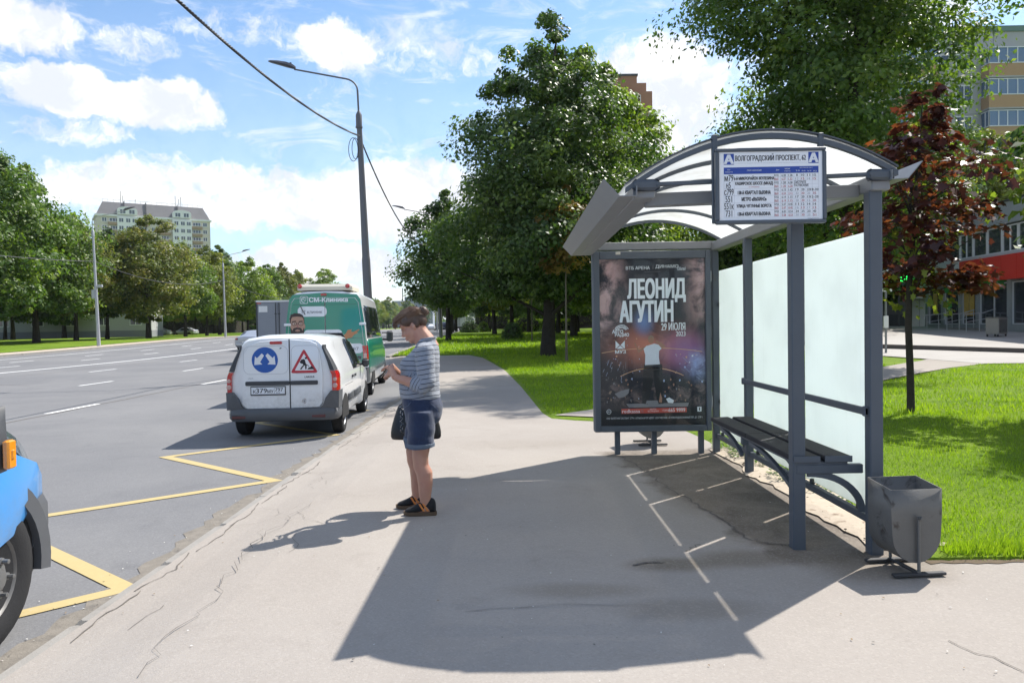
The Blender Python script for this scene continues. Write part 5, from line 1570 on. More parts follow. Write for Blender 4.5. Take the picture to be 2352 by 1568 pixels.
MB().box(PNX0, PNX1, YSG + .0005, YSG + .006, PNZ0, PNZ1).build('panel', mat('panel_white', (.78, .80, .84), .5, 0, .4, .03, 5), sg)
TM = [mat('table_black', (.015, .017, .026), .5), mat('table_blue', (.020, .060, .32), .5), mat('table_red', (.45, .08, .09), .5), mat('table_white', (.72, .74, .78), .5), mat('table_rule', (.38, .40, .45), .5)]
tt = MB()
def sgz(x, y):
    u = (x - 165) / (2160 - 165); v0 = 215 - 65 * u; h = 1260 - 10 * u
    return (PNX0 + u * (PNX1 - PNX0), PNZ1 - (y - v0) / h * (PNZ1 - PNZ0))
def sfn(k): return lambda u, v: (u, YSG - k, v)
S0, S1 = sfn(.0003), sfn(.0008)
def spoly(pts, m, fn=S0): tt.add([fn(*sgz(*p)) for p in pts], [tuple(range(len(pts)))], m)
def stext(body, x0, y0, x1, y1, m=0, bold=0.0, fit=True):
    # (x0, y0) upper left, (x1, y1) lower right of the word in the picture of the sign
    (a, b), (c, _) = sgz(x0, y1), sgz(x1, y1)
    xm = (x0 + x1) / 2; k = (x1 - x0) * 65 / 1995
    h = (y1 - y0 - 0) / 1255 * (PNZ1 - PNZ0)
    b = sgz(xm, (y1) )[1]
    text(tt, S1, body, a, b, h, c - a, 'l', bold, m)
def rowy(x): return 0
for (xa, xb, yl, yh) in ((258, 456, 440, 240), (1890, 2088, 380, 175)):
    spoly([(xa, yl + 3), (xb, yl - 3), (xb, yh - 3), (xa, yh + 3)], 1)
stext('А', 272, 262, 440, 422, 3, .05); stext('А', 1906, 196, 2072, 362, 3, .05)
stext('ВОЛГОГРАДСКИЙ ПРОСПЕКТ, 62', 478, 222, 1842, 368, 0, .03)
stext('Остановочный пункт обслуживает перевозчик ГУП «Мосгортранс», (495) 950-42-04 единый транспортный портал Москвы transport.mos.ru', 478, 382, 1858, 400, 4, .0)
spoly([(258, 618), (2085, 550), (2085, 428), (258, 494)], 1)
stext('№№', 326, 526, 382, 546, 3); stext('маршрутов', 284, 566, 428, 590, 3); stext('ПУНКТ НАЗНАЧЕНИЯ', 706, 520, 982, 548, 3, .01); stext('ДНИ', 1266, 508, 1324, 534, 3, .01); stext('ВРЕМЯ', 1436, 482, 1532, 504, 3, .01); stext('РАБОТЫ', 1428, 526, 1542, 546, 3, .01)
stext('ИНТЕРВАЛЫ (мин.)', 1722, 456, 1972, 476, 3, .01)
for x, b in ((1648, '7-9'), (1760, '9-16'), (1872, '16-19'), (1984, '19-22')): stext(b, x, 512, x + 70, 536, 3, .01)
RW = [('м79', '6-й МИКРОРАЙОН ЖУЛЕБИНА', 628, 742, 650, 705, 455, 1226), ('н5', 'КАШИРСКОЕ ШОССЕ (МКАД)', 766, 872, 760, 812, 478, 1205), ('с799', '138-й КВАРТАЛ ВЫХИНА', 884, 1002, 920, 970, 525, 1158), ('551', 'МЕТРО «ВЫХИНО»', 1018, 1132, 1042, 1092, 598, 1076),
      ('551к', 'УЛИЦА ЧУГУННЫЕ ВОРОТА', 1150, 1264, 1172, 1224, 500, 1172), ('731', '138-й КВАРТАЛ ВЫХИНА', 1285, 1398, 1312, 1362, 522, 1152)]
NW = [300, 90, 180, 130, 180, 130]
for i, (n, d, a, b, c, e, x0, x1) in enumerate(RW):
    wv = {'м79': (272, 440), 'н5': (302, 388), 'с799': (264, 444), '551': (286, 412), '551к': (262, 444), '731': (286, 412)}[n]
    stext(n, wv[0], a, wv[1], b, 0, .02); stext(d, x0, c - 16, x1, e + 4, 0, .035)
stext('по требованию', 738, 826, 944, 852, 2)
stext('СМОТРИТЕ', 1614, 706, 1842, 756, 0, .015); stext('РАСПИСАНИЕ', 1614, 764, 1892, 812, 0, .015)
data = [('6.28', '1.38', ['8', '10', '11', '15']), ('6.27', '1.32', ['12', '15', '14', '15']), ('1.28', '6.28', []), ('1.28', '6.28', []), ('6.15', '1.42', ['19', '20', '23', '18-30']), ('6.24', '2.12', ['32', '30', '20', '35']), ('6.14', '1.15', ['17', '20', '15', '12-20']),
        ('6.14', '1.15', ['20', '20', '15', '20']), ('5.47', '0.45', ['11', '12', '14', '14']), ('5.47', '0.45', ['16', '13', '17', '13']), ('6.01', '0.54', ['24', '25', '23', '40']), ('5.58', '0.53', ['30', '30', '20', '51'])]
for k, (t1, t2, iv) in enumerate(data):
    y = 597 + k * 66.2; red = k % 2
    m = 2 if red else 0
    stext('ВЫХ' if red else 'БУД', 1234, y, 1312, y + 44, m, .015)
    stext(t1, 1372, y - 4, 1450, y + 40, m, .01); stext(t2, 1500, y - 8, 1580, y + 36, m, .01)
    for q, b in enumerate(iv):
        x = 1668 + q * 112; ww = 15 * len(b); stext(b, x - ww, y - 14 - q * 3, x + ww, y + 28 - q * 3, m if red and q % 2 else (4 if red else 0), .01)
for k in range(7):
    yl = 618 + k * 132.5; spoly([(258, yl + 2), (1228, yl - 30), (1228, yl - 33), (258, yl - 1)], 4)
for k in range(13):
    y = 581 + k * 66.2; spoly([(1228, y + 2), (2085, y - 26), (2085, y - 28.5), (1228, y - .5)], 4)
for x in (258, 456, 1228, 1350, 1478, 1608, 1728, 1838, 1960, 2085):
    y0 = 618 - (x - 258) * .0345; y1 = y0 + 790; spoly([(x, y1), (x + 3, y1), (x + 3, y0), (x, y0)], 4)
stext('transport.mos.ru', 1870, 1382, 2085, 1400, 0)
tt.build('printed_timetable', TM, sg, fix=False)

# ------------------------------------------------------------------ litter bins
M_BIN = mat('bin_sheet_steel', (.140, .137, .130), .55, .25, .4, .18, 4, .2, 30, dirt=(.045, .036, .03), dscale=5, dlo=.54, dhi=.70)
M_BININ = mat('bin_inside', (.03, .03, .032), .8); M_BASE = mat('bin_base_steel', (.055, .055, .058), .6, .3, .4, .2, 6)
def bin_(name, label, loc, rz, m, s=1.0, base=True):
    r = thing(name, label, 'litter bin', loc, rz, None, True); r.scale = (s, s, s)
    # profile of the tub in local yz: open top, rounded bottom; extruded along local y thickness
    W = .195; D = .15
    prof = [(-W, .635), (-W, .46), (-W * .96, .30)] + [(W * .96 * cos(a) * 1.0, .30 + .205 * sin(a)) for a in [pi + pi * k / 10 for k in range(1, 10)]] + [(W * .96, .30), (W, .46), (W, .635)]
    n = len(prof); mb = MB()
    f = [(x, -D, z + (.03 if z > .6 and x < 0 else 0) * 0) for x, z in prof]; b = [(x, D, z + (.035 if z > .6 else 0)) for x, z in prof]
    mb.add(f + b, [tuple(range(n)), tuple(range(2 * n - 1, n - 1, -1))] + [(i, n + i, n + i + 1, i + 1) for i in range(n - 1)])
    o = mb.build('tub', m, r, smooth=35); so = o.modifiers.new('t', 'SOLIDIFY'); so.thickness = .006; so.offset = -1
    mb = MB(); mb.add([(x * .96, -D * .94, z) for x, z in prof if z <= .47] + [(x * .96, D * .94, z) for x, z in prof if z <= .47], [])
    k = len(prof) - 2
    q = [(x * .955, z) for x, z in prof[1:-1]]
    li = MB(); li.add([(x, -D * .93, z) for x, z in q] + [(x, D * .93, z) for x, z in q], [(i, i + 1, k + i + 1, k + i) for i in range(k - 1)] + [tuple(range(k)), tuple(range(k, 2 * k))]); li.build('liner', M_BININ, r)
    for y in (-D - .022, D + .022):
        mb = MB(); mb.tube([(0, y, .02), (0, y, .44)], .012, 8); mb.lathe([(0, 0), (.014, 0), (.014, .03), (0, .03)], (0, y - .015 * (1 if y < 0 else -1), .435), rotm(pi / 2, 0, 0), 8); mb.build('upright', m if False else M_BIN, r)
        mb = MB(); mb.rbox((0, y, .022), (.40, .045, .022), .004); mb.build('foot_bar', M_BASE, r)
    mb = MB(); mb.tube([(0, -D - .02, .028), (0, D + .02, .028)], .014, 6); mb.build('tie_bar', M_BASE, r)
    return r
bin_('litter_bin', 'dark grey steel tilting litter bin at the near right end of the shelter', (2.335, 4.47, 0), .10, M_BIN, .81)
M_BIN2 = mat('bin_concrete_grey', (.27, .26, .24), .8, 0, .3, .15, 4)
bin_('litter_bin', 'light grey rounded litter bin behind the legs of the poster case', (1.66, 9.25, 0), .05, M_BIN2, .90)
# grey flower box on the plaza
def planter():
    r = thing('street_bin', 'grey square box bin on the plaza before the shop', 'bin', (23.9, 36.9, terr(23.9, 36.9) + .22 + .30 * .62), .5, None, True)
    mb = MB(); mb.rbox((0, 0, .52), (.80, .62, .80), .02); mb.build('box', M_BIN2, r)
    mb = MB(); mb.rbox((0, 0, .95), (.86, .68, .05), .012); mb.build('rim', M_BIN, r)
    mb = MB(); mb.box(-.33, .33, -.314, -.31, .2, .85); mb.build('side_panel', M_BIN, r)
    for x in (-.34, .34):
        for y in (-.25, .25): MB().box(x - .03, x + .03, y - .03, y + .03, 0, .13).build('leg', M_BASE, r)
planter()
# blue parking sign at the street corner
pk = thing('parking_sign', 'blue road sign on a pale pole right of the shelter column', 'road sign', (15.47, 31.0, terr(15.4, 31) + .05), 0, None, True)
mb = MB(); mb.tube([(0, 0, -.1), (0, 0, 3.75)], .045, 8); mb.build('pole', M_STEELL, pk)
mb = MB(); mb.rbox((-.05, -.06, 3.35), (.75, .02, .72), .01); mb.build('sign_panel', mat('sign_blue', (.03, .19, .50), .4), pk)
sgm = MB(); fn_ = lambda u, v: (u, -.0735, v)
for (a, b, c, d) in ((-.41, .31, 3.67, 3.69), (-.41, .31, 3.005, 3.02), (.285, .305, 3.02, 3.67), (-.41, -.39, 3.02, 3.67)): sgm.add([fn_(a, c), fn_(b, c), fn_(b, d), fn_(a, d)], [(0, 1, 2, 3)])
sgm.add([fn_(-.28, 3.28), fn_(.16, 3.28), fn_(.20, 3.42), fn_(.06, 3.46), fn_(-.28, 3.44)], [(0, 1, 2, 3, 4)])
sgm.build('sign_print', M_WHITEW, pk, fix=False)
mb = MB(); mb.rbox((-.08, -.06, 2.76), (.62, .02, .40), .01); mb.build('plate', M_WHITEW, pk)
sgm = MB(); text(sgm, fn_, '20', -.10, 2.68, .17, None, 'l', .02); sgm.build('plate_print', PM[2], pk, fix=False)
for z in (1.3,): mb = MB(); mb.rbox((-.02, -.05, z), (.2, .05, .5), .01); mb.build('meter_box', M_WHITEW, pk)
# ------------------------------------------------------------------ street lamps and cables
M_POLE = mat('pole_grey', (.13, .13, .145), .5, .3, .4, .1, 1); M_POLEL = mat('pole_light_grey', (.40, .41, .43), .5, .2, .4, .08, 1)
M_LAMP = mat('lamp_housing', (.05, .055, .075), .45, .3)
def lamp(label, x, y, z0, h_main, h_top, arm, m, thick=.115, lean=0.0, group='street lamps', step=True, box=False):
    r = thing('street_lamp', label, 'street lamp', (x, y, z0), 0, group, True)
    s = 1 if arm > 0 else -1
    mb = MB()
    def lx(z): return lean * z
    if step: mb.tube([(0, 0, -.1), (lx(3.85), 0, 3.85)], [thick * 1.12, thick * 1.12], 14); mb.tube([(lx(3.85), 0, 3.85), (lx(3.98), 0, 3.98)], [thick * 1.12, thick], 14); mb.tube([(lx(3.98), 0, 3.98), (lx(h_main), 0, h_main)], [thick, thick * .68], 14)
    else: mb.tube([(0, 0, -.1), (lx(h_main), 0, h_main)], [thick * 1.1, thick * .62], 14)
    mb.build('pole', m, r, smooth=50)
    mb = MB(); mb.lathe([(thick * .8, -.35), (thick * .84, -.35), (thick * .84, .06), (.035, .22), (.03, .22)], (lx(h_main), 0, h_main), None, 14)
    mb.lathe([(thick * .9, -.04), (thick * .95, -.04), (thick * .95, .02), (thick * .9, .02)], (lx(h_main), 0, h_main - .34), None, 14); mb.build('collar', m, r, smooth=50)
    pts = [(lx(h_main), 0, h_main)]; zb = h_top - .35
    pts.append((lx(zb), 0, zb))
    for k in range(1, 7):
        a = k / 6 * (pi / 2 - .17); pts.append((lx(zb) + s * .5 * (1 - cos(a)), 0, zb + .42 * sin(a)))
    ex, ez = pts[-1][0], pts[-1][2]; L_ = abs(arm) - .5
    for k in range(1, 5): pts.append((ex + s * L_ * k / 4, 0, ez + L_ * .20 * k / 4))
    mb = MB(); mb.tube(pts, [.034] * 2 + [.03] * (len(pts) - 2), 8); mb.build('arm', m, r, smooth=50)
    hx, hz = pts[-1][0], pts[-1][2]
    mb = MB(); rings = []
    for k, (d, w_, t_) in enumerate(((-.05, .04, .05), (.05, .11, .09), (.25, .14, .10), (.55, .14, .07), (.80, .10, .04), (.88, .04, .02))):
        px_ = hx + s * d; pz_ = hz + .06 + d * .30 - .09 * max(0, d - .2) ** 2
        rings.append([(px_, -w_, pz_), (px_, -w_ * .6, pz_ + t_), (px_, w_ * .6, pz_ + t_), (px_, w_, pz_), (px_, w_ * .7, pz_ - t_ * .45), (px_, -w_ * .7, pz_ - t_ * .45)])
    mb.loft(rings); mb.build('lamp_head', M_LAMP, r, smooth=50)
    mb = MB(); mb.lathe([(0, 0), (.035, 0), (.035, .05), (0, .06)], (hx + s * .12, 0, hz + .18), None, 8); mb.build('photocell', M_LAMP, r)
    if box:
        mb = MB(); mb.rbox((-.28, -.02, 4.3), (.28, .3, .75), .03); mb.build('cabinet', M_POLEL, r)
        mb = MB(); mb.rbox((.25, -.05, 4.95), (.42, .22, .22), .03); mb.tube([(0, 0, 4.85), (.25, 0, 4.85)], .03, 6); mb.build('camera_box', M_POLEL, r)
    return r
lamp('tall grey street lamp behind the green van with its arm reaching over the road', -5.02, 25.6, 0.0, 8.75, 10.0, -2.25, M_POLE, .128, -.030, step=True)
lamp('street lamp seen past the person, its arm poking from the dark trees', -5.55, 55.0, terr(-5.5, 55), 8.1, 9.2, -2.4, M_POLE, .125, -.032)
lamp('pale street lamp with a camera box at the left across the road', -34.5, 61.0, terr(-34, 61) + .02, 9.4, 10.6, 2.75, M_POLEL, .135, -.025, step=False, box=True)
lamp('pale second street lamp across the road near the small silver car', -34.6, 88.0, terr(-34, 88) + .02, 8.6, 9.6, 2.5, M_POLEL, .135, -.012, step=False)
lamp('thin distant street lamp above the green van roof', -38.0, 136.0, terr(-38, 136) + .02, 8.6, 9.6, 2.5, M_POLEL, .13, 0, step=False)
lamp('far thin lamp post beyond the person, left of the dark roadside tree', -12.5, 118.0, terr(-12, 118), 8.6, 9.6, -2.4, M_POLEL, .12, 0, step=False)
M_CABLE = mat('black_cable', (.022, .022, .028), .6)
def cable(label, a, b, sag, r, twist=0.0, n=60, name='overhead_cable'):
    mb = MB(); a = Vector(a); b = Vector(b)
    def p(t): q = a.lerp(b, t); q.z -= sag * 4 * t * (1 - t); return q
    if twist:
        for ph in (0, pi * 2 / 3, pi * 4 / 3):
            mb.tube([p(i / (n * 5)) + Vector((cos(i * .9 + ph), 0, sin(i * .9 + ph))) * r * .62 for i in range(n * 5 + 1)], r * .6, 5)
    else: mb.tube([p(i / n) for i in range(n + 1)], r, 5)
    o = mb.build(name, M_CABLE, None, smooth=True); return tag(o, label, 'cable', 'overhead cables')
cable('twisted black overhead cable coming in from the upper left to the tall grey lamp', (-5.45, -4.0, 8.1), (-5.26, 25.5, 8.08), 1.28, .026, 1.0, 130)
cable('black overhead cable sagging from the tall grey lamp to the next lamp', (-5.26, 25.7, 8.02), (-5.82, 54.9, terr(-5.5, 55) + 7.45), 1.7, .026, 1.0, 130)
cable('thin cable running left from the pale lamp with camera box', (-36, 30, 7.4), (-34.65, 61, 7.3), .6, .03)
cable('thin cable sagging between the two pale lamps across the road', (-34.65, 61, 7.3), (-34.7, 88, 7.4), 1.1, .03)
cable('thin cable beyond the second pale lamp', (-34.7, 88, 7.4), (-38, 136, 7.6), 1.3, .03)
mb = MB(); mb.tube([(-5.33 + .16 * sin(a) - .15, 25.52, 7.62 + .40 * cos(a)) for a in [2 * pi * k / 24 for k in range(25)]], .012, 5, cap=False); mb.tube([(-5.31 + .12 * sin(a) - .1, 25.55, 7.66 + .36 * cos(a)) for a in [2 * pi * k / 24 for k in range(25)]], .012, 5, cap=False)
tag(mb.build('cable_coil', M_CABLE, None, smooth=True), 'spare loop of black cable hanging on the tall grey lamp', 'cable')
# ------------------------------------------------------------------ vehicles
def paint(name, col, rough=.28, dirt=None):
    m = mat(name, col, rough, 0, .5, .02, 2, coat=.8); t = NT(m.node_tree); p = t.n['Principled BSDF']
    # road film towards the sills, in blotches and fine spatter
    co = t.new('ShaderNodeTexCoord').outputs['Object']; sp = t.new('ShaderNodeSeparateXYZ'); t.l.new(co, sp.inputs[0])
    h = t.math('ADD', sp.outputs[2], t.math('MULTIPLY', t.math('SUBTRACT', t.noise(co, 3.5, 6, .7), .5), .9))
    f = t.math('MULTIPLY', t.ramp(h, .95, .25), t.ramp(t.noise(co, 22, 5, .7), .25, .7, .15, .45))
    src = p.inputs['Base Color'].links[0].from_socket
    t.l.new(t.mix(f, src, (.22, .20, .175)), p.inputs['Base Color'])
    t.l.new(t.math('ADD', rough, t.math('MULTIPLY', f, .5)), p.inputs['Roughness'])
    return m
M_WHITE = paint('white_car_paint', (.74, .75, .77)); M_GREEN = paint('green_car_paint', (.005, .215, .140)); M_BLUE = paint('sky_blue_paint', (.015, .27, .70)); M_SILVER = mat('silver_paint', (.45, .46, .48), .3, .5, coat=.6)
M_PLAST = mat('black_bumper_plastic', (.050, .053, .060), .55, 0, .4, .15, 8); M_PLASTG = mat('grey_bumper_plastic', (.085, .09, .10), .5, 0, .4, .12, 8)
M_TYRE = mat('tyre_rubber', (.022, .022, .024), .85, 0, .3, .2, 20, .2, 60); M_RIM = mat('steel_rim', (.42, .43, .45), .4, .6, .4, .12, 8); M_DARK = mat('underbody', (.012, .012, .013), .9)
M_TAIL = mat('red_lamp_lens', (.42, .012, .015), .15, 0, .6, coat=.8); M_TAILP = mat('pale_lamp_lens', (.50, .30, .27), .15, 0, .6, coat=.8); M_AMBER = mat('amber_lens', (.72, .26, .01), .15, 0, .6, .2, 30, coat=.8)
M_CARGL = glassy('car_window_glass', (.018, .022, .028), .04)
M_SEAM = mat('door_seam', (.035, .036, .04), .8)

def wheel(parent, x, y, r, w, side, hub=True, studs=5, name='wheel', rimmat=None):
    """side +1 on the right, -1 on the left; tyre outer face at x"""
    R = rotm(0, pi / 2 * side, 0)
    mb = MB(); rr = r
    mb.lathe([(rr * .60, -w), (rr * .92, -w), (rr * .985, -w * .88), (rr, -w * .6), (rr, -w * .3), (rr * .985, -w * .10), (rr * .93, -.004), (rr * .80, .0), (rr * .66, -.008), (rr * .61, -.02)], (x, y, r), R, 36)
    wh = mb.build(name, M_TYRE, parent, smooth=35)
    mb = MB(); mb.lathe([(0, -w * .9), (rr * .62, -w * .9), (rr * .63, -.03), (rr * .605, -.010), (rr * .57, -.02), (rr * .53, -.055), (rr * .44, -.06), (rr * .30, -.028), (rr * .22, -.022), (rr * .21, -.004), (0, -.002)], (x, y, r), R, 30)
    mb.build('rim', rimmat or M_RIM, wh, smooth=35)
    if hub:
        mb = MB()
        for k in range(10):
            a = 2 * pi * k / 10; c = Vector((x, y, r)) + R @ Vector((rr * .45 * cos(a), rr * .45 * sin(a), -.052)); mb.lathe([(0, 0), (rr * .045, 0), (rr * .045, .004), (0, .004)], c, R, 8)
        mb.build('rim_holes', M_DARK, wh)
        mb = MB()
        for k in range(studs):
            a = 2 * pi * k / studs; c = Vector((x, y, r)) + R @ Vector((rr * .14 * cos(a), rr * .14 * sin(a), -.01)); mb.lathe([(0, 0), (.016, 0), (.016, .02), (0, .022)], c, R, 6)
        mb.build('wheel_nuts', M_DARKM, wh)
    return wh

def section(y, zb, zs, zt, wb, ws, wt, rt=.10, crown=.02):
    half = [(0, zb), (wb * .8, zb), (wb, zb + .05), (ws, lerp(zb, zs, .45)), (ws, zs), (lerp(ws, wt, .5) + .008, lerp(zs, zt - rt, .5)), (wt, zt - rt)]
    for k in range(1, 4):
        a = pi / 2 * k / 4; half.append((wt - rt * (1 - cos(a)) * 1.2, zt - rt + rt * sin(a)))
    half.append((wt - rt * 1.25, zt)); half.append((wt * .5, zt + crown * .75))
    mid = [(0, zt + crown)]
    return [(x, y, z) for x, z in half] + [(x, y, z) for x, z in mid] + [(-x, y, z) for x, z in reversed(half[1:])]

def body(parent, secs, m, name='body', lv=1):
    mb = MB(); mb.loft([section(*s) for s in secs]); return mb.build(name, m, parent, smooth=32)
def interp(secs, y):
    for a, b in zip(secs, secs[1:]):
        if y <= b[0]: t = (y - a[0]) / max(1e-6, b[0] - a[0]); return [lerp(p, q, max(0, t)) for p, q in zip(a, b)]
    return secs[-1]
def side_x(secs, y, z):
    s = interp(secs, y); y, zb, zs, zt, wb, ws, wt, rt = s[:8]
    if z <= zs: return ws if z > zb + .05 else wb
    zm = lerp(zs, zt - rt, .5); wm = lerp(ws, wt, .5) + .008
    if z <= zm: return lerp(ws, wm, (z - zs) / (zm - zs))
    return lerp(wm, wt, min(1, (z - zm) / max(1e-6, zt - rt - zm)))
def side_panel(parent, secs, pts, side, m, name, off=.006, mat_i=0, bld=True):
    """polygon of (y, z) laid on the flank, with a little thickness"""
    bm = bmesh.new(); bm.faces.new([bm.verts.new((0, y, z)) for y, z in pts])
    ys_ = [s[0] for s in secs]; y0, y1 = min(p[0] for p in pts), max(p[0] for p in pts); z0, z1 = min(p[1] for p in pts), max(p[1] for p in pts)
    cuts = [((0, q, 0), (0, 1, 0)) for q in ys_ if y0 + .01 < q < y1 - .01] + [((0, 0, lerp(z0, z1, k / 5)), (0, 0, 1)) for k in range(1, 5)]
    for co_, no_ in cuts: bmesh.ops.bisect_plane(bm, geom=bm.verts[:] + bm.edges[:] + bm.faces[:], plane_co=co_, plane_no=no_)
    bm.verts.ensure_lookup_table(); bm.verts.index_update()
    mb = MB(); mb.add([(side * (side_x(secs, v.co.y, v.co.z) + off), v.co.y, v.co.z) for v in bm.verts], [tuple(v.index for v in f.verts) for f in bm.faces]); bm.free()
    o = mb.build(name, m, parent, smooth=40); s_ = o.modifiers.new('t', 'SOLIDIFY'); s_.thickness = off + .01; s_.offset = -1
    return o
def seam(mb, secs, pts, side, w=.007, off=.0015):
    for (a, b) in zip(pts, pts[1:]):
        d = Vector((b[0] - a[0], b[1] - a[1])); d.normalize(); nx = Vector((-d.y, d.x)) * w
        q = [(a[0] + nx.x, a[1] + nx.y), (b[0] + nx.x, b[1] + nx.y), (b[0] - nx.x, b[1] - nx.y), (a[0] - nx.x, a[1] - nx.y)]
        mb.add([(side * (side_x(secs, y, z) + off), y, z) for y, z in q], [(0, 1, 2, 3)])
def arch(parent, secs, y, r, wz, m=None):
    for s in (-1, 1):
        mb = MB(); x = side_x(secs, y, .5) + .004
        n = 22; ring = [(y + r * cos(pi * k / n), wz + r * sin(pi * k / n)) for k in range(n + 1)] + [(y - r, wz - .03), (y + r, wz - .03)]
        mb.add([(s * x, a, b) for a, b in ring] + [(s * (x - .22), a, b) for a, b in ring], [tuple(range(len(ring))), tuple(range(2 * len(ring) - 1, len(ring) - 1, -1))] + [(k, len(ring) + k, len(ring) + (k + 1) % len(ring), (k + 1) % len(ring)) for k in range(len(ring))])
        mb.build('wheel_arch_shade', M_DARK, parent)  # black block stands for the shaded hollow of the wheel well

def rear(y): return lambda u, v: (u, y, v)
# ---------------- white delivery van with road-work signs
def white_van():
    r = thing('parked_van', 'small white delivery van with blue arrow and road works signs on its rear doors', 'van', (-3.43, 10.78, ZR), radians(4.6), None, True)
    secs = [(.055, .30, .92, 1.455, .74, .765, .585, .15, .02), (.085, .28, .92, 1.47, .77, .795, .605, .16, .03), (.18, .26, .92, 1.49, .78, .808, .62, .16, .03), (.7, .25, .92, 1.505, .78, .812, .635, .16, .03), (1.5, .25, .92, 1.505, .78, .812, .64, .16, .03), (2.15, .25, .92, 1.49, .78, .812, .64, .15, .03), (2.5, .20, .92, 1.40, .78, .812, .665, .10, .03), (2.95, .20, .92, 1.04, .78, .81, .72, .05, .03), (3.25, .20, .88, .97, .78, .80, .74, .04, .02), (3.75, .22, .76, .86, .76, .775, .70, .05, .02), (4.0, .28, .66, .72, .66, .70, .62, .05, .01), (4.08, .32, .60, .64, .55, .6, .52, .03, .01)]
    body(r, secs, M_WHITE)
    Y = .055
    def mp(cx, cy): return ((cx - 513) * .001666 - .005, (1478 - cy) * .001666)
    # bumper wrapping the corner
    mb = MB(); prof = []
    ring = lambda e, z: [(-.80 - e, .42, z), (-.795 - e, .16, z), (-.74 - e * .7, .03 - e, z), (-.60, -.015 - e, z), (0, -.035 - e, z), (.60, -.015 - e, z), (.74 + e * .7, .03 - e, z), (.795 + e, .16, z), (.80 + e, .42, z), (.78, .42, z), (.6, .12, z), (-.6, .12, z), (-.78, .42, z)]
    mb.loft([ring(-.02, .27), ring(.01, .31), ring(.012, .38), ring(.004, .435), ring(-.012, .45)]); mb.build('bumper', M_PLASTG, r, smooth=40)
    mb = MB()
    for x in (-.62, .52): mb.rbox((x, -.022, .335), (.20, .02, .045), .008)
    mb.build('reflector', mat('dull_reflector', (.10, .03, .03), .4), r)
    # higher corners of the bumper beside the doors
    for s in (-1, 1):
        mb = MB(); mb.prism([(s * .52, .44), (s * .806, .44), (s * .814, .695), (s * .70, .70), (s * .625, .60), (s * .585, .49)], lambda u, v, w_: (u, w_ + max(0, abs(u) - .70) * .5, v), -.012, .34); mb.build('bumper_corner', M_PLASTG, r)
    # rear doors: two panels proud of the body with rounded window pressings
    def rr(x0, x1, z0, z1, rad, n=5):
        P_ = []
        for cx, cz, a0 in ((x1 - rad, z1 - rad, 0), (x0 + rad, z1 - rad, pi / 2), (x0 + rad, z0 + rad, pi), (x1 - rad, z0 + rad, 1.5 * pi)):
            for k in range(n + 1): a = a0 + pi / 2 * k / n; P_.append((cx + rad * cos(a), cz + rad * sin(a)))
        return P_
    YD = .028
    dl = [(mp(165, 1170)), mp(205, 1208), mp(580, 1210), mp(580, 600), mp(330, 615), mp(235, 650), mp(190, 720), mp(172, 900)]
    dr = [mp(585, 1210), mp(830, 1205), mp(862, 1165), mp(866, 900), mp(845, 720), mp(815, 640), mp(760, 615), mp(585, 600)]
    doors = []
    for pts in (dl, dr):
        mb = MB(); n = len(pts); cx = sum(p[0] for p in pts) / n; cz = sum(p[1] for p in pts) / n
        inn = [(cx + (p[0] - cx) * .985, cz + (p[1] - cz) * .985) for p in pts]
        mb.add([(a, YD, b) for a, b in inn] + [(a, YD + .012, b) for a, b in pts] + [(a, .12, b) for a, b in pts], [tuple(range(n))] + [(k, (k + 1) % n, n + (k + 1) % n, n + k) for k in range(n)] + [(n + k, n + (k + 1) % n, 2 * n + (k + 1) % n, 2 * n + k) for k in range(n)])
        doors.append(mb.build('rear_door', M_WHITE, r, smooth=25))
    mb = MB()
    (sx, zt_), (_, zb_) = mp(582, 598), mp(582, 1212); mb.box(sx - .0045, sx + .0045, YD - .001, .1, zb_, zt_)
    for (x0, x1) in ((185, 570), (596, 840)):
        a, b = mp(x0, 905); c, d = mp(x1, 655); P_ = rr(a, c, b, d, .09); Q_ = rr(a + .008, c - .008, b + .008, d - .008, .082)
        n = len(P_)
        for k in range(n): j = (k + 1) % n; mb.add([(P_[k][0], YD - .0012, P_[k][1]), (P_[j][0], YD - .0012, P_[j][1]), (Q_[j][0], YD - .0012, Q_[j][1]), (Q_[k][0], YD - .0012, Q_[k][1])], [(0, 1, 2, 3)], 1)
    mb.build('door_seams', [M_SEAM, mat('soft_press_line', (.50, .51, .54), .5)], r)
    # handle strip
    for (x0, x1) in ((200, 578), (586, 824)):
        a, b = mp(x0, 1003); c, d = mp(x1, 966); mb = MB(); mb.prism(rr(a, c, b, d, .016, 3), lambda u, v, w_: (u, w_, v), YD - .016, YD + .01); mb.build('handle_strip', M_PLAST, doors[0] if x0 < 300 else doors[1])
    a, b = mp(415, 642); c, d = mp(522, 618); mb = MB(); mb.prism(rr(a, c, b, d, .015, 3), lambda u, v, w_: (u, w_, v), YD - .01, YD + .05); mb.build('high_brake_light', M_TAIL, doors[0])
    mb = MB(); mb.tube([(*mp(500, 682)[:1], YD - .004, mp(500, 682)[1]), (mp(515, 674)[0], YD - .012, mp(515, 674)[1])], .006, 6); mb.build('washer_nozzle', M_DARK, doors[0])
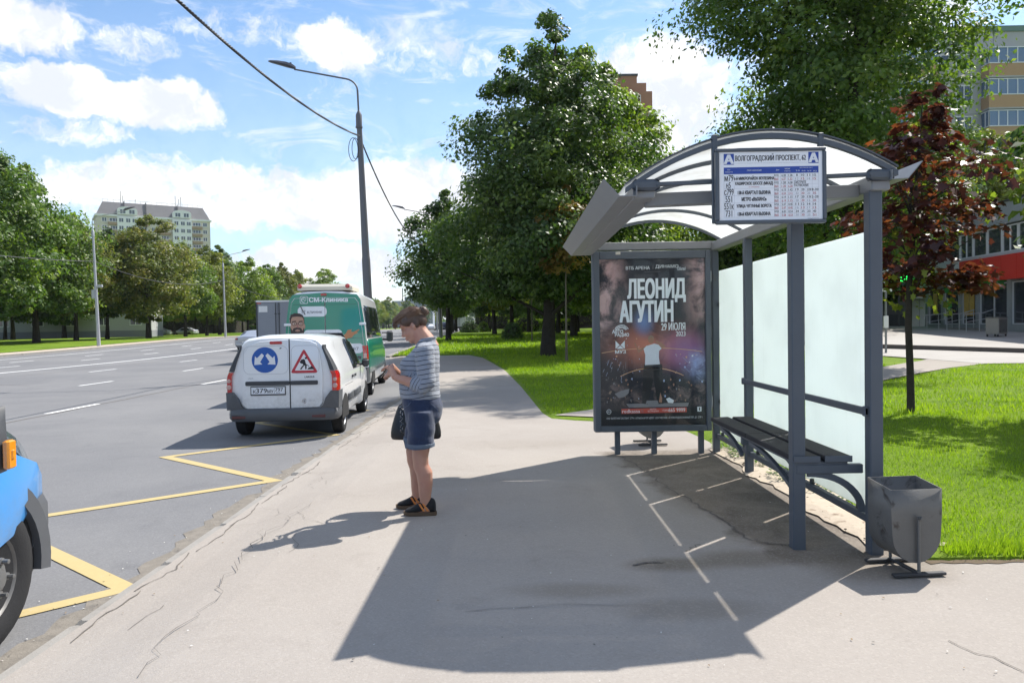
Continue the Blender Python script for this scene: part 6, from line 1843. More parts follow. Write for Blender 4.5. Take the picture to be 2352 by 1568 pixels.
    # lights and black pillar trims, wrapping round the corner
    for s in (-1, 1):
        def cor(z, e=.004, d0=.012, d1=.20, inn=.085):
            x = side_x(secs, .18, z); return [(s * (x - inn), d0, z), (s * (x - .022), d0 + .005, z), (s * (x + e), d0 + .075, z), (s * (x + e), d0 + d1, z), (s * (x - .02), d0 + d1, z), (s * (x - inn), d0 + .10, z)]
        def blk(z0, z1, m, nm, k=5, **kw):
            mb = MB(); mb.loft([cor(lerp(z0, z1, i / k), **kw) for i in range(k + 1)]); return mb.build(nm, m, r, smooth=35)
        o = blk(.70, .99, M_TAIL, 'tail_light', inn=.088)
        # clear lenses in the lamp
        x = side_x(secs, .18, .8)
        for z, rad, m in ((.775, .036, M_TAILP), (.865, .030, M_TAILP)):
            mb = MB(); mb.lathe([(0, 0), (rad, 0), (rad * .9, .010), (0, .012)], (s * (x - .048), .012, z), rotm(pi / 2, 0, 0), 16); mb.build('lamp_lens', m, o, smooth=True)
        mb = MB(); rings = []
        for i in range(9):
            t = i / 8; z = lerp(1.0, 1.375, t); x = side_x(secs, .18, z); inn = lerp(.085, .035, t); d1 = lerp(.20, .05, t); e = .006
            rings.append([(s * (x - inn), .015 + .02 * t, z), (s * (x - .02), .02 + .02 * t, z), (s * (x + e), .085, z), (s * (x + e), .09 + d1 * .5, z), (s * (x - .02), .09 + d1 * .5, z), (s * (x - inn), .10, z)])
        mb.loft(rings); mb.build('pillar_trim', M_PLAST, r, smooth=35)
    # plate
    a, b = mp(242, 1090); c, d = mp(545, 1010)
    mb = MB(); mb.rbox(((a + c) / 2, YD - .006, (b + d) / 2), (c - a, .014, d - b), .004); pl = mb.build('number_plate', M_PLAST, doors[0])
    a1, b1 = mp(250, 1078); c1, d1 = mp(538, 1018); MB().box(a1, c1, YD - .0165, YD - .0145, b1, d1).build('plate_face', mat('plate_white', (.66, .68, .72), .4), pl)
    mb = MB(); F = rear(YD - .0172)
    for body_, x0, x1, y0, y1 in (('К', 266, 290, 1040, 1068), ('379', 292, 384, 1026, 1068), ('МУ', 388, 440, 1040, 1068), ('797', 455, 522, 1024, 1056)):
        (u0, v0), (u1, v1) = mp(x0, y1), mp(x1, y0); text(mb, F, body_, u0, v0, v1 - v0, u1 - u0, 'l', .02)
    (u0, v0), (u1, v1) = mp(447, 1076), mp(449, 1020); mb.add([F(u0, v0), F(u1, v0), F(u1, v1), F(u0, v1)], [(0, 1, 2, 3)]); (u0, v0), (u1, v1) = mp(466, 1073), mp(496, 1062); text(mb, F, 'RUS', u0, v0, v1 - v0, u1 - u0)
    mb.build('plate_characters', PM[2], pl, fix=False)
    # small print
    mb = MB(); F = rear(YD - .0016)
    (u0, v0), (u1, v1) = mp(222, 946), mp(268, 930); text(mb, F, 'LADA', u0, v0, v1 - v0, u1 - u0, 'l', .02); (u0, v0), (u1, v1) = mp(710, 942), mp(794, 926); text(mb, F, 'LARGUS', u0, v0, v1 - v0, u1 - u0, 'l', .04, 1)
    (u0, v0), (u1, v1) = mp(748, 1150), mp(790, 1132); text(mb, F, '0533', u0, v0, v1 - v0, u1 - u0, 'l', .02)
    cx, cz = mp(704, 1146)
    for ang in range(10):
        a = 2 * pi * ang / 10; b_ = a + .45; R1, R0 = .038, .026
        mb.add([F(cx + R1 * .85 * cos(a), cz + R1 * sin(a)), F(cx + R1 * .85 * cos(b_), cz + R1 * sin(b_)), F(cx + R0 * .85 * cos(b_), cz + R0 * sin(b_)), F(cx + R0 * .85 * cos(a), cz + R0 * sin(a))], [(0, 1, 2, 3)], 2 if ang % 3 else 0)
    for (a, b, c, d) in ((-.012, -.006, -.018, .02), (-.002, .004, -.02, .012), (.006, .012, -.014, .018)): mb.add([F(cx + a, cz + c), F(cx + b, cz + c), F(cx + b, cz + d), F(cx + a, cz + d)], [(0, 1, 2, 3)], 1)
    mb.build('badges', [mat('badge_grey', (.42, .43, .46), .4), mat('badge_dark', (.10, .10, .12), .4), mat('badge_brown', (.30, .21, .19), .5)], r, fix=False)
    # blue disc with two arrows
    cx, cz = mp(370, 779); R_ = .1965
    disc = lambda rad, n=40: [(cx + rad * cos(2 * pi * k / n), cz + rad * 1.0 * sin(2 * pi * k / n)) for k in range(n)]
    mb = MB(); F0_ = rear(YD - .0012); F1_ = rear(YD - .0018); F2_ = rear(YD - .0024)
    mb.add([F0_(*p) for p in disc(R_)], [tuple(range(40))], 0); mb.add([F1_(*p) for p in disc(R_ - .009)], [tuple(range(40))], 1)
    for s in (-1, 1):
        A = [(.010, .066), (.042, .098), (.112, .028), (.140, .058), (.152, -.070), (.036, -.062), (.068, -.030)]
        mb.add([F2_(cx + s * u, cz + v - .0) for u, v in A], [tuple(range(7))], 0)
    mb.build('direction_sign', [mat('sticker_white', (.70, .71, .74), .45), mat('sticker_blue', (.012, .085, .36), .4)], doors[0], fix=False)
    # road works triangle
    tri = [mp(708, 686), mp(590, 898), mp(826, 898)]
    def rtri(k, rad=.03):
        gx_ = sum(p[0] for p in tri) / 3; gz_ = sum(p[1] for p in tri) / 3; P_ = []
        q = [(gx_ + (p[0] - gx_) * k, gz_ + (p[1] - gz_) * k) for p in tri]
        for i in range(3):
            p, a, b = Vector(q[i]), Vector(q[i - 1]), Vector(q[(i + 1) % 3]); u = (a - p).normalized() * rad * k * 1.4; v = (b - p).normalized() * rad * k * 1.4
            for t in range(5): s_ = t / 4; P_.append(tuple((p + u) * (1 - s_) ** 2 + p * 2 * s_ * (1 - s_) + (p + v) * s_ ** 2))
        return P_
    mb = MB(); mb.add([F0_(*p) for p in rtri(1.06)], [tuple(range(15))], 0); mb.add([F1_(*p) for p in rtri(1.02)], [tuple(range(15))], 1); mb.add([F2_(*p) for p in rtri(.70, .012)], [tuple(range(15))], 0)
    F3_ = rear(YD - .003)
    def pp(l): mb.add([F3_(*mp(*p)) for p in l], [tuple(range(len(l)))], 2)
    pp([(724 + 10 * cos(a), 769 + 10 * sin(a)) for a in [2 * pi * k / 10 for k in range(10)]])
    pp([(682, 782), (706, 776), (716, 784), (722, 812), (728, 830), (704, 834), (694, 818), (680, 816), (672, 806)]); pp([(680, 790), (686, 812), (676, 812), (668, 800)])
    pp([(704, 828), (718, 828), (698, 846), (684, 868), (670, 866), (690, 838)]); pp([(716, 826), (730, 830), (728, 866), (716, 866)]); pp([(712, 812), (752, 838), (750, 843), (708, 818)])
    pp([(734, 868), (798, 868), (784, 850), (772, 836), (758, 850), (746, 852)])
    mb.build('road_works_sign', [bpy.data.materials['sticker_white'], mat('sticker_red', (.45, .03, .045), .4), PM[2]], doors[1], fix=False)
    # flanks
    for s in (1, -1):
        side_panel(r, secs, [(1.62, .93), (2.62, .93), (2.78, .97), (2.36, 1.36), (2.05, 1.42), (1.70, 1.44)], s, M_CARGL, 'door_window')
        mb = MB(); seam(mb, secs, [(1.55, .30), (1.55, 1.44)], s); seam(mb, secs, [(1.55, .30), (2.55, .30), (2.72, .50), (2.75, .93)], s); seam(mb, secs, [(.68, .34), (.68, 1.42)], s, .004); seam(mb, secs, [(.66, .72), (1.55, .72)], s, .003); mb.build('door_seams', M_SEAM, r)
        for (a, b) in ((.95, 1.53), (1.58, 2.45)): side_panel(r, secs, [(a, .46), (b, .46), (b, .57), (a, .57)], s, M_PLASTG, 'rubbing_strip', .014)
        for y in (1.40, 1.72): side_panel(r, secs, [(y, .80), (y + .13, .80), (y + .13, .84), (y, .835)], s, M_PLAST, 'door_handle', .02)
        mb = MB(); mb.rbox((s * .90, 2.58, .98), (.13, .10, .15), .035); mb.tube([(s * .80, 2.6, .95), (s * .88, 2.6, .96)], .02, 6); mb.build('wing_mirror', M_PLAST, r, smooth=40)
    mb = MB(); mb.add([(s * x, y, z) for s, x, y, z in ((-1, .55, 2.23, 1.53), (1, .55, 2.23, 1.53), (1, .66, 2.92, 1.085), (-1, .66, 2.92, 1.085))], [(0, 1, 2, 3)]); mb.build('windscreen', M_CARGL, r)
    arch(r, secs, .66, .335, .27); arch(r, secs, 3.36, .335, .27)
    for s in (1, -1): wheel(r, s * .80, .66, .285, .17, s); wheel(r, s * .80, 3.36, .285, .17, s)
    mb = MB(); mb.box(-.66, .66, .3, 3.9, .23, .36); mb.build('underbody', M_DARK, r)
    return r
white_van()

# ---------------- green clinic minibus
def green_van():
    r = thing('parked_minibus', 'tall green and white clinic minibus with a bearded man advert on its back', 'minibus', (-4.24, 16.45, ZR), radians(5.6), None, True)
    W = .925
    secs = [(.03, .34, 1.02, 2.36, .84, .875, .735, .16, .03), (.07, .32, 1.02, 2.40, .88, .91, .765, .17, .04), (.3, .30, 1.02, 2.425, .90, .925, .78, .17, .05), (1.5, .28, 1.02, 2.43, .90, .93, .785, .17, .05), (3.6, .28, 1.02, 2.41, .90, .93, .785, .17, .05), (4.1, .28, 1.02, 2.30, .90, .93, .77, .16, .05), (4.65, .28, 1.02, 1.62, .90, .92, .76, .10, .04), (5.0, .30, .98, 1.16, .88, .90, .78, .06, .04), (5.5, .32, .85, .98, .84, .86, .76, .06, .02), (5.72, .38, .72, .80, .74, .78, .68, .05, .01)]
    body(r, secs, M_WHITE)
    mb = MB()
    # green wrap over rear and lower flanks is a sheet of its own
    k = .0017745
    def mp(cx, cy): return ((cx - 605) * k, (1522 - cy) * k)
    def mq(cx, cy): return mp((cx * .2596 / .1827) - 0, cy) 
    Y = .03
    def rr(x0, x1, z0, z1, rad, n=6):
        P_ = []
        for cx, cz, a0 in ((x1 - rad, z1 - rad, 0), (x0 + rad, z1 - rad, pi / 2), (x0 + rad, z0 + rad, pi), (x1 - rad, z0 + rad, 1.5 * pi)):
            for i in range(n + 1): a = a0 + pi / 2 * i / n; P_.append((cx + rad * cos(a), cz + rad * sin(a)))
        return P_
    # rear doors
    def door(sgn):
        pts = [(sgn * .012, .50), (sgn * .80, .50), (sgn * .845, .60), (sgn * .845, 1.02), (sgn * .80, 1.60), (sgn * .725, 2.18), (sgn * .655, 2.275), (sgn * .012, 2.29)]
        n = len(pts); m_ = MB(); m_.add([(a, Y - .016, b) for a, b in pts] + [(a, Y + .06, b) for a, b in pts], [tuple(range(n))] + [(i, (i + 1) % n, n + (i + 1) % n, n + i) for i in range(n)])
        return m_.build('rear_door', M_GREEN, r)
    d1, d2 = door(-1), door(1)
    # outer green frame of the rear
    for sgn in (-1, 1):
        m_ = MB(); P_ = [(sgn * .852, .55), (sgn * .885, .60), (sgn * .905, 1.02), (sgn * .85, 1.75), (sgn * .775, 2.26), (sgn * .70, 2.36), (sgn * .0, 2.405), (sgn * .0, 2.30), (sgn * .665, 2.285), (sgn * .735, 2.185), (sgn * .81, 1.60), (sgn * .852, 1.02)]
        n = len(P_); m_.add([(a, Y - .006, b) for a, b in P_] + [(a, Y + .05, b) for a, b in P_], [tuple(range(n))] + [(i, (i + 1) % n, n + (i + 1) % n, n + i) for i in range(n)]); m_.build('rear_frame', M_GREEN, r)
    YD = Y - .016; F0_ = rear(YD - .001); F1_ = rear(YD - .0016); F2_ = rear(YD - .0022); F3_ = rear(YD - .0028)
    DM = [mat('wrap_white', (.72, .74, .78), .4), mat('wrap_grey_text', (.10, .12, .15), .5), mat('advert_skin', (.42, .25, .18), .5), mat('advert_hair', (.045, .030, .027), .5), mat('advert_lips', (.34, .15, .13), .5), mat('advert_grey_sleeve', (.22, .27, .31), .5), mat('advert_glasses', (.02, .018, .02), .4), mat('advert_hand', (.45, .20, .09), .5), mat('advert_eye', (.55, .50, .46), .4)]
    dm = MB()
    def dp(l, m, F): dm.add([F(*mp(*p)) for p in l], [tuple(range(len(l)))], m)
    def dt(body_, x0, y0, x1, y1, m, bold=.015):
        (u0, v0), (u1, v1) = mp(x0, y1), mp(x1, y0); text(dm, F2_, body_, u0, v0, v1 - v0, u1 - u0, 'l', bold, m)
    def pill(x0, y0, x1, y1, m=0):
        a, b = mp(x0, y1); c, d = mp(x1, y0); dm.add([F0_(*p) for p in rr(a, c, b, d, (d - b) * .42)], [tuple(range(28))], m)
    dt('СМ-Клиника', 414, 226, 888, 284, 0, .035)
    # rounded square logo
    def outline(P_, Q_, m): 
        n = len(P_)
        for i in range(n): j = (i + 1) % n; dm.add([F1_(*P_[i]), F1_(*P_[j]), F1_(*Q_[j]), F1_(*Q_[i])], [(0, 1, 2, 3)], m)
    a, b = mp(300, 304); c, d = mp(398, 210); outline(rr(a, c, b, d, .03), rr(a + .010, c - .010, b + .010, d - .010, .022), 0)
    arcp = lambda cx, cy, r_, a0, a1, w_, n=14: [(cx + (r_ + w_) * cos(lerp(a0, a1, i / n)), cy - (r_ + w_) * sin(lerp(a0, a1, i / n))) for i in range(n + 1)] + [(cx + (r_ - w_) * cos(lerp(a0, a1, i / n)), cy - (r_ - w_) * sin(lerp(a0, a1, i / n))) for i in range(n, -1, -1)]
    for A_ in (arcp(349, 257, 30, .5, 5.0, 4),):
        n = len(A_) // 2
        for i in range(n - 1): dp([A_[i], A_[i + 1], A_[2 * n - 2 - i], A_[2 * n - 1 - i]], 0, F1_)
    for A_ in ([(326, 256), (338, 246), (350, 256), (362, 266), (374, 258), (378, 250)],):
        for p, q in zip(A_, A_[1:]): dp([(p[0], p[1] - 4), (q[0], q[1] - 4), (q[0], q[1] + 4), (p[0], p[1] + 4)], 0, F1_)
    pill(270, 338, 626, 466); dt('17 клиник', 322, 388, 572, 428, 1, .01)
    pill(340, 632, 812, 752); dt('скорая помощь', 372, 680, 762, 722, 1, .01)
    pill(862, 812, 1070, 934); dp([(862, 860), (850, 905), (890, 915)], 0, F0_); dt('24/7', 905, 858, 1012, 896, 1, .01)
    # man on the advert
    ov = lambda cx, cy, rx, ry, n=24: [(cx + rx * cos(2 * pi * i / n), cy + ry * sin(2 * pi * i / n)) for i in range(n)]
    dp(ov(349, 588, 10, 30, 12), 2, F0_)
    dp([(176, 545), (180, 490), (196, 452), (262, 440), (325, 455), (342, 490), (347, 545), (344, 610), (330, 655), (300, 690), (262, 700), (222, 690), (192, 655), (178, 610)], 2, F1_)
    dp([(176, 600), (188, 612), (200, 640), (215, 606), (262, 596), (308, 606), (325, 640), (336, 612), (346, 598), (345, 650), (332, 690), (300, 725), (225, 725), (188, 690), (178, 650)], 3, F2_)
    dp([(172, 560), (168, 490), (184, 440), (232, 420), (296, 424), (332, 446), (350, 495), (349, 560), (342, 540), (338, 492), (322, 470), (262, 462), (205, 468), (188, 492), (182, 540)], 3, F2_)
    dp([(238, 632), (262, 622), (288, 630), (298, 644), (262, 652), (234, 644)], 2, F3_); dp([(242, 636), (284, 636), (276, 645), (250, 645)], 4, rear(YD - .0034))
    dp([(250, 560), (258, 600), (276, 604), (288, 598), (276, 590), (268, 556)], 4, F3_)
    for cx in (224, 305):
        dp(ov(cx, 552, 15, 8, 12), 8, F3_); dp(ov(cx + 2, 553, 7, 8, 10), 6, rear(YD - .0034))
        P_ = [mp(*p) for p in ov(cx, 552, 32, 27)]; Q_ = [mp(*p) for p in ov(cx, 552, 26, 21)]
        for i in range(24): j = (i + 1) % 24; dm.add([rear(YD - .0036)(*P_[i]), rear(YD - .0036)(*P_[j]), rear(YD - .0036)(*Q_[j]), rear(YD - .0036)(*Q_[i])], [(0, 1, 2, 3)], 6)
        dp([(cx - 26, 520), (cx + 24, 514), (cx + 26, 522), (cx - 24, 530)], 3, rear(YD - .0038))
    dp([(252, 546), (276, 546), (276, 552), (252, 552)], 6, rear(YD - .0036))
    # open hand and sleeve
    dp([(812, 745), (830, 705), (858, 682), (880, 640), (934, 632), (920, 660), (950, 668), (1020, 630), (1030, 640), (990, 668), (1010, 676), (960, 700), (930, 735), (880, 745), (850, 765)], 7, F1_)
    dp([(770, 765), (812, 742), (850, 775), (885, 835), (862, 870), (845, 885), (820, 830)], 5, F1_)
    # lower plate line
    dp([(895, 968), (1042, 968), (1042, 1012), (895, 1012)], 1, F1_); dp([(902, 976), (1034, 976), (1034, 1004), (902, 1004)], 6, F2_); dt('www.smclinic.ru', 910, 986, 1026, 996, 0, 0)
    dm.build('advert_print', DM, d2, fix=False)
    mb = MB(); mb.box(-.004, .004, YD - .002, YD + .02, .5, 2.29); 
    for z in (2.14, 1.38):
        mb.box(-.82 + (.12 if z > 2 else 0), .82 - (.12 if z > 2 else 0), YD - .001, YD + .01, z - .003, z + .003)
    mb.build('door_seams', M_SEAM, r)
    mb = MB(); a, b = mp(306, 330); c, d = mp(362, 440); mb.tube([(a, YD - .02, b), (lerp(a, c, .5), YD - .035, lerp(b, d, .55)), (c, YD - .02, d)], .010, 6); mb.build('wiper', M_PLAST, d1)
    for sgn in (-1, 1):
        for z in (1.68, .73):
            x = .82 if z > 1 else .87
            mb = MB(); mb.rbox((sgn * x, YD - .012, z + .02), (.15, .03, .06), .01); mb.rbox((sgn * (x - .02), YD - .03, z + .02), (.02, .012, .02), .004); mb.build('door_hinge', M_WHITE, r)
        # tail lights
        mb = MB(); rings = []
        for i in range(7):
            z = lerp(.80, 1.21, i / 6); x = side_x(secs, .3, z); rings.append([(sgn * (x - .105), YD - .004, z), (sgn * (x - .03), YD, z), (sgn * (x + .004), .10, z), (sgn * (x + .004), .20, z), (sgn * (x - .105), .12, z)])
        mb.loft(rings); t = mb.build('tail_light', M_TAIL, r, smooth=35)
        x = side_x(secs, .3, 1.0); mb = MB(); mb.rbox((sgn * (x - .06), YD - .004, .98), (.07, .012, .12), .01); mb.build('lamp_lens', M_TAILP, t)
    mb = MB(); mb.rbox((-.02, Y - .02, 2.36), (.13, .05, .05), .012); mb.build('high_brake_light', M_TAIL, r)
    # rear bumper steps
    for sgn in (-1, 1):
        mb = MB(); mb.loft([[(sgn * .55, -.03, z), (sgn * .90, .0, z), (sgn * .935, .10, z), (sgn * .935, .42, z), (sgn * .55, .30, z)] for z in (.38, .50, .68, .72)]); mb.build('bumper', M_PLASTG, r, smooth=30)
    mb = MB(); mb.rbox((0, .02, .47), (1.12, .12, .10), .02); mb.build('rear_step', M_PLAST, r)
    # flanks: side windows, green wrap
    for s in (1, -1):
        side_panel(r, secs, [(.30, 1.38), (4.3, 1.38), (4.16, 1.95), (3.95, 2.12), (.40, 2.12), (.30, 2.02)], s, M_CARGL, 'side_windows', .008)
        mb = MB()
        for y in (1.35, 2.45, 3.3): seam(mb, secs, [(y, 1.38), (y, 2.12)], s, .035, .010)
        seam(mb, secs, [(.30, 1.40), (4.2, 1.40)], s, .012, .0095); mb.build('window_bars', M_PLAST, r)
        side_panel(r, secs, [(.16, .58), (4.9, .58), (4.9, .98), (4.5, 1.34), (.16, 1.34)], s, M_GREEN, 'side_wrap', .005)
        side_panel(r, secs, [(.16, .94), (4.85, .94), (4.85, .985), (.16, .985)], s, mat('trim_green', (.01, .13, .07), .4) if s == 1 else bpy.data.materials['trim_green'], 'side_moulding', .014)
        mb = MB()
        for (a, b, c, d) in ((.45, .62, .88, 1.16), (1.7, 2.2, .82, 1.12), (3.1, 3.4, .75, 1.1), (2.5, 2.62, .7, .92)): mb.add([(s * (side_x(secs, y, z) + .0075), y, z) for y, z in ((a, c), (b, c), (b, d), (a, d))], [(0, 1, 2, 3)])
        mb.build('side_print', DM[0], r, fix=False)
        mb = MB(); seam(mb, secs, [(3.35, .40), (3.35, 1.22)], s, .005, .0155); seam(mb, secs, [(4.25, .40), (4.25, 1.22)], s, .005, .0155); mb.build('door_seams', M_SEAM, r)
        mb = MB(); mb.rbox((s * 1.10, 4.42, 1.36), (.18, .12, .30), .04); mb.tube([(s * .90, 4.4, 1.28), (s * 1.05, 4.42, 1.26)], .035, 6); mb.tube([(s * .88, 4.4, 1.46), (s * 1.05, 4.42, 1.46)], .02, 6); mb.build('wing_mirror', M_PLAST, r, smooth=40)
    mb = MB(); mb.add([(-.60, 4.13, 2.27), (.60, 4.13, 2.27), (.72, 4.68, 1.62), (-.72, 4.68, 1.62)], [(0, 1, 2, 3)]); mb.build('windscreen', M_CARGL, r)
    # roof unit with round red lamps
    mb = MB(); mb.loft([[(-.60, .08, 2.46), (.60, .08, 2.46), (.60, 1.5, 2.46), (-.60, 1.5, 2.46)], [(-.60, .06, 2.54), (.60, .06, 2.54), (.60, 1.5, 2.56), (-.60, 1.5, 2.56)], [(-.55, .12, 2.60), (.55, .12, 2.60), (.55, 1.4, 2.62), (-.55, 1.4, 2.62)]]); un = mb.build('roof_unit', mat('cream_plastic', (.66, .62, .52), .5), r, smooth=30)
    for x in (-.545, .50):
        mb = MB(); mb.lathe([(0, 0), (.045, 0), (.05, .01), (.05, .05), (.03, .07), (0, .07)], (x, .085, 2.55), rotm(pi / 2, 0, 0), 14); mb.build('red_marker_lamp', M_TAIL, un, smooth=40)
    arch(r, secs, 1.22, .385, .33); arch(r, secs, 4.90, .385, .33)
    for s in (1, -1): wheel(r, s * .915, 1.22, .325, .20, s); wheel(r, s * .915, 4.90, .325, .20, s)
    mb = MB(); mb.box(-.8, .8, .3, 5.4, .22, .42); mb.rbox((-.3, .4, .28), (.4, .5, .16), .04); mb.build('underbody', M_DARK, r)
green_van()

# ---------------- blue van at the left edge, right front corner in view
def blue_van():
    # origin: right front wheel contact, local +y forward
    r = thing('blue_van', 'bright blue van cut by the left frame edge, black bumper and big wheel', 'van', (-2.73, 3.66, ZR), radians(2.0), None, True)
    # body on the right side, right flank at x=+.06 and the left flank two metres away
    CXb = -.84
    secs = [(-4.3, .40, 1.1, 2.35, .92, .95, .86, .12, .05), (-1.0, .40, 1.1, 2.40, .92, .95, .86, .12, .05), (-.75, .40, 1.08, 2.30, .92, .95, .85, .12, .05), (-.22, .40, 1.06, 1.36, .92, .95, .82, .10, .06), (-.05, .44, 1.04, 1.22, .92, .95, .80, .10, .06), (.20, .50, .98, 1.16, .91, .94, .80, .12, .06), (.42, .56, .90, 1.07, .86, .91, .77, .12, .05), (.58, .60, .80, .97, .76, .84, .72, .10, .03), (.66, .62, .72, .88, .64, .74, .66, .06, .01)]
    mb = MB(); mb.loft([[(x + CXb, y, z) for x, y, z in section(*s)] for s in secs]); mb.build('body', M_BLUE, r, smooth=30)
    # black bumper wrapping the corner
    def bring(e, z, f=0):
        return [(-1.90 - e + f, -.02 if False else .40, z), (-1.86 - e, .56, z), (-1.74, .70 + e, z), (-.93, .76 + e, z), (-.12, .70 + e, z), (.01 + e, .58, z), (.045 + e, .40, z), (-.02, .40, z), (-.12, .52, z), (-.93, .60, z), (-1.74, .52, z), (-1.82, .40, z)]
    mb = MB(); mb.loft([bring(-.09, .22), bring(-.045, .30), bring(-.005, .40), bring(.02, .52), bring(.02, .64), bring(-.01, .70), bring(-.05, .715)]); mb.build('bumper', M_PLASTG, r, smooth=35)
    # fender flares
    for s, X_ in ((1, .03), (-1, -1.89)):
        mb = MB(); rings = []; n = 20
        for k in range(n + 1):
            a = pi * 1.06 * k / n - .06 * pi
            ro, ri = .535, .415
            rings.append([(X_ + s * .005, ro * cos(a), .385 + ro * sin(a)), (X_ + s * .055, (ro - .03) * cos(a), .385 + (ro - .03) * sin(a)), (X_ + s * .055, ri * cos(a), .385 + ri * sin(a)), (X_ - s * .10, ri * cos(a), .385 + ri * sin(a))])
        mb.loft(rings, closed=True); mb.build('fender_flare', M_PLASTG, r, smooth=35)
        mb = MB(); ring = [(.43 * cos(pi * k / 20), .385 + .43 * sin(pi * k / 20)) for k in range(21)] + [(-.43, .32), (.43, .32)]
        m_ = len(ring); mb.add([(X_ + s * .015, a, b) for a, b in ring] + [(X_ - s * .35, a, b) for a, b in ring], [tuple(range(m_)), tuple(range(2 * m_ - 1, m_ - 1, -1))] + [(k, m_ + k, m_ + (k + 1) % m_, (k + 1) % m_) for k in range(m_)]); mb.build('wheel_arch_shade', M_DARK, r)  # solid black filling paints the shade behind the wheel
        w_ = wheel(r, X_ + s * .045, 0, .385, .21, s, True, 6, rimmat=mat('dusty_rim', (.15, .145, .14), .5, .5, .4, .25, 8) if s == 1 else bpy.data.materials['dusty_rim'])
        # hub with long studs
        R = rotm(0, pi / 2 * s, 0); mb = MB(); c = Vector((X_ + s * .045, 0, .385)); mb.lathe([(.0, -.03), (.115, -.03), (.105, .015), (.06, .03), (.055, .05), (0, .055)], c, R, 16)
        for k in range(6):
            a = 2 * pi * k / 6 + .4; q = c + R @ Vector((.095 * cos(a), .095 * sin(a), .0)); mb.lathe([(0, 0), (.020, 0), (.020, .03), (.012, .032), (.012, .062), (0, .064)], q, R, 8)
        mb.build('hub', mat('hub_steel', (.20, .20, .20), .5, .6, .4, .2, 12) if s == 1 else bpy.data.materials['hub_steel'], w_, smooth=35)
    # headlight and bonnet edge strip
    for s, X_ in ((1, -.045), (-1, -1.815)):
        mb = MB(); rings = []
        for k in range(9):
            t = k / 8; y = lerp(.12, .56, t); q = interp([x for x in secs], y); x = s * (q[6] + .045 - .02 * t) + CXb; z = lerp(1.155, .945, t ** 1.3); h = lerp(.03, .10, sin(t * pi * .8))
            rings.append([(x - s * .03, y + .02, z + .018), (x + s * .012, y, z), (x + s * .05, y - .02, z - h), (x + s * .02, y, z - h)])
        mb.loft(rings); mb.build('headlight', glassy('headlamp_glass', (.09, .12, .14), .08) if s == 1 else bpy.data.materials['headlamp_glass'], r, smooth=40)
    mb = MB(); mb.rbox((-.93, .71, .84), (1.0, .06, .16), .02); mb.build('grille', M_PLAST, r)
    # seam between bonnet and fender
    sb = MB()
    for (a, b) in (((.345, .80), (.485, .69)),): pass
    # windscreen, side windows, door lines
    mb = MB(); mb.add([(CXb - .74, -.76, 2.22), (CXb + .74, -.76, 2.22), (CXb + .80, -.24, 1.40), (CXb - .80, -.24, 1.40)], [(0, 1, 2, 3)]); mb.build('windscreen', M_CARGL, r)
    for s in (1, -1):
        P_ = [(-1.7, 1.22), (-.62, 1.22), (-.80, 2.05), (-1.7, 2.08)]; o = [(CXb + s * (side_x(secs, y, z) + .006), y, z) for y, z in P_]; i_ = [(CXb + s * (side_x(secs, y, z) - .01), y, z) for y, z in P_]
        mb = MB(); mb.add(o + i_, [(0, 1, 2, 3), (7, 6, 5, 4)] + [(k, 4 + k, 4 + (k + 1) % 4, (k + 1) % 4) for k in range(4)]); mb.build('door_window', M_CARGL, r)
    # mirror with amber repeater on the right
    mb = MB(); mb.loft([[(.20 - a, -.46, z), (.405 + b, -.44, z), (.425 + b, -.36, z), (.36, -.28, z), (.20 - a, -.30, z)] for z, a, b in ((.985, -.03, -.05), (1.01, 0, -.01), (1.16, .0, -.01), (1.22, -.01, -.04), (1.265, -.03, -.07), (1.285, -.05, -.11))]); mi = mb.build('wing_mirror', M_PLAST, r, smooth=40)
    mb = MB(); mb.rbox((.430, -.37, 1.075), (.032, .06, .13), .008); mb.rbox((.440, -.37, 1.075), (.024, .03, .05), .008); mb.build('indicator_lens', M_AMBER, mi)
    mb = MB(); mb.tube([(.0, -.50, 1.2), (.24, -.40, 1.08)], .025, 6); mb.tube([(.0, -.58, 1.3), (.24, -.40, 1.20)], .02, 6); mb.build('mirror_arm', M_PLAST, mi)
    mb = MB(); mb.box(-1.8, -.08, -4.2, .3, .25, .45); mb.build('underbody', M_DARK, r)
    for s, X_ in ((1, .03), (-1, -1.89)): wheel(r, X_, -3.0, .385, .21, s, True, 6)
blue_van()

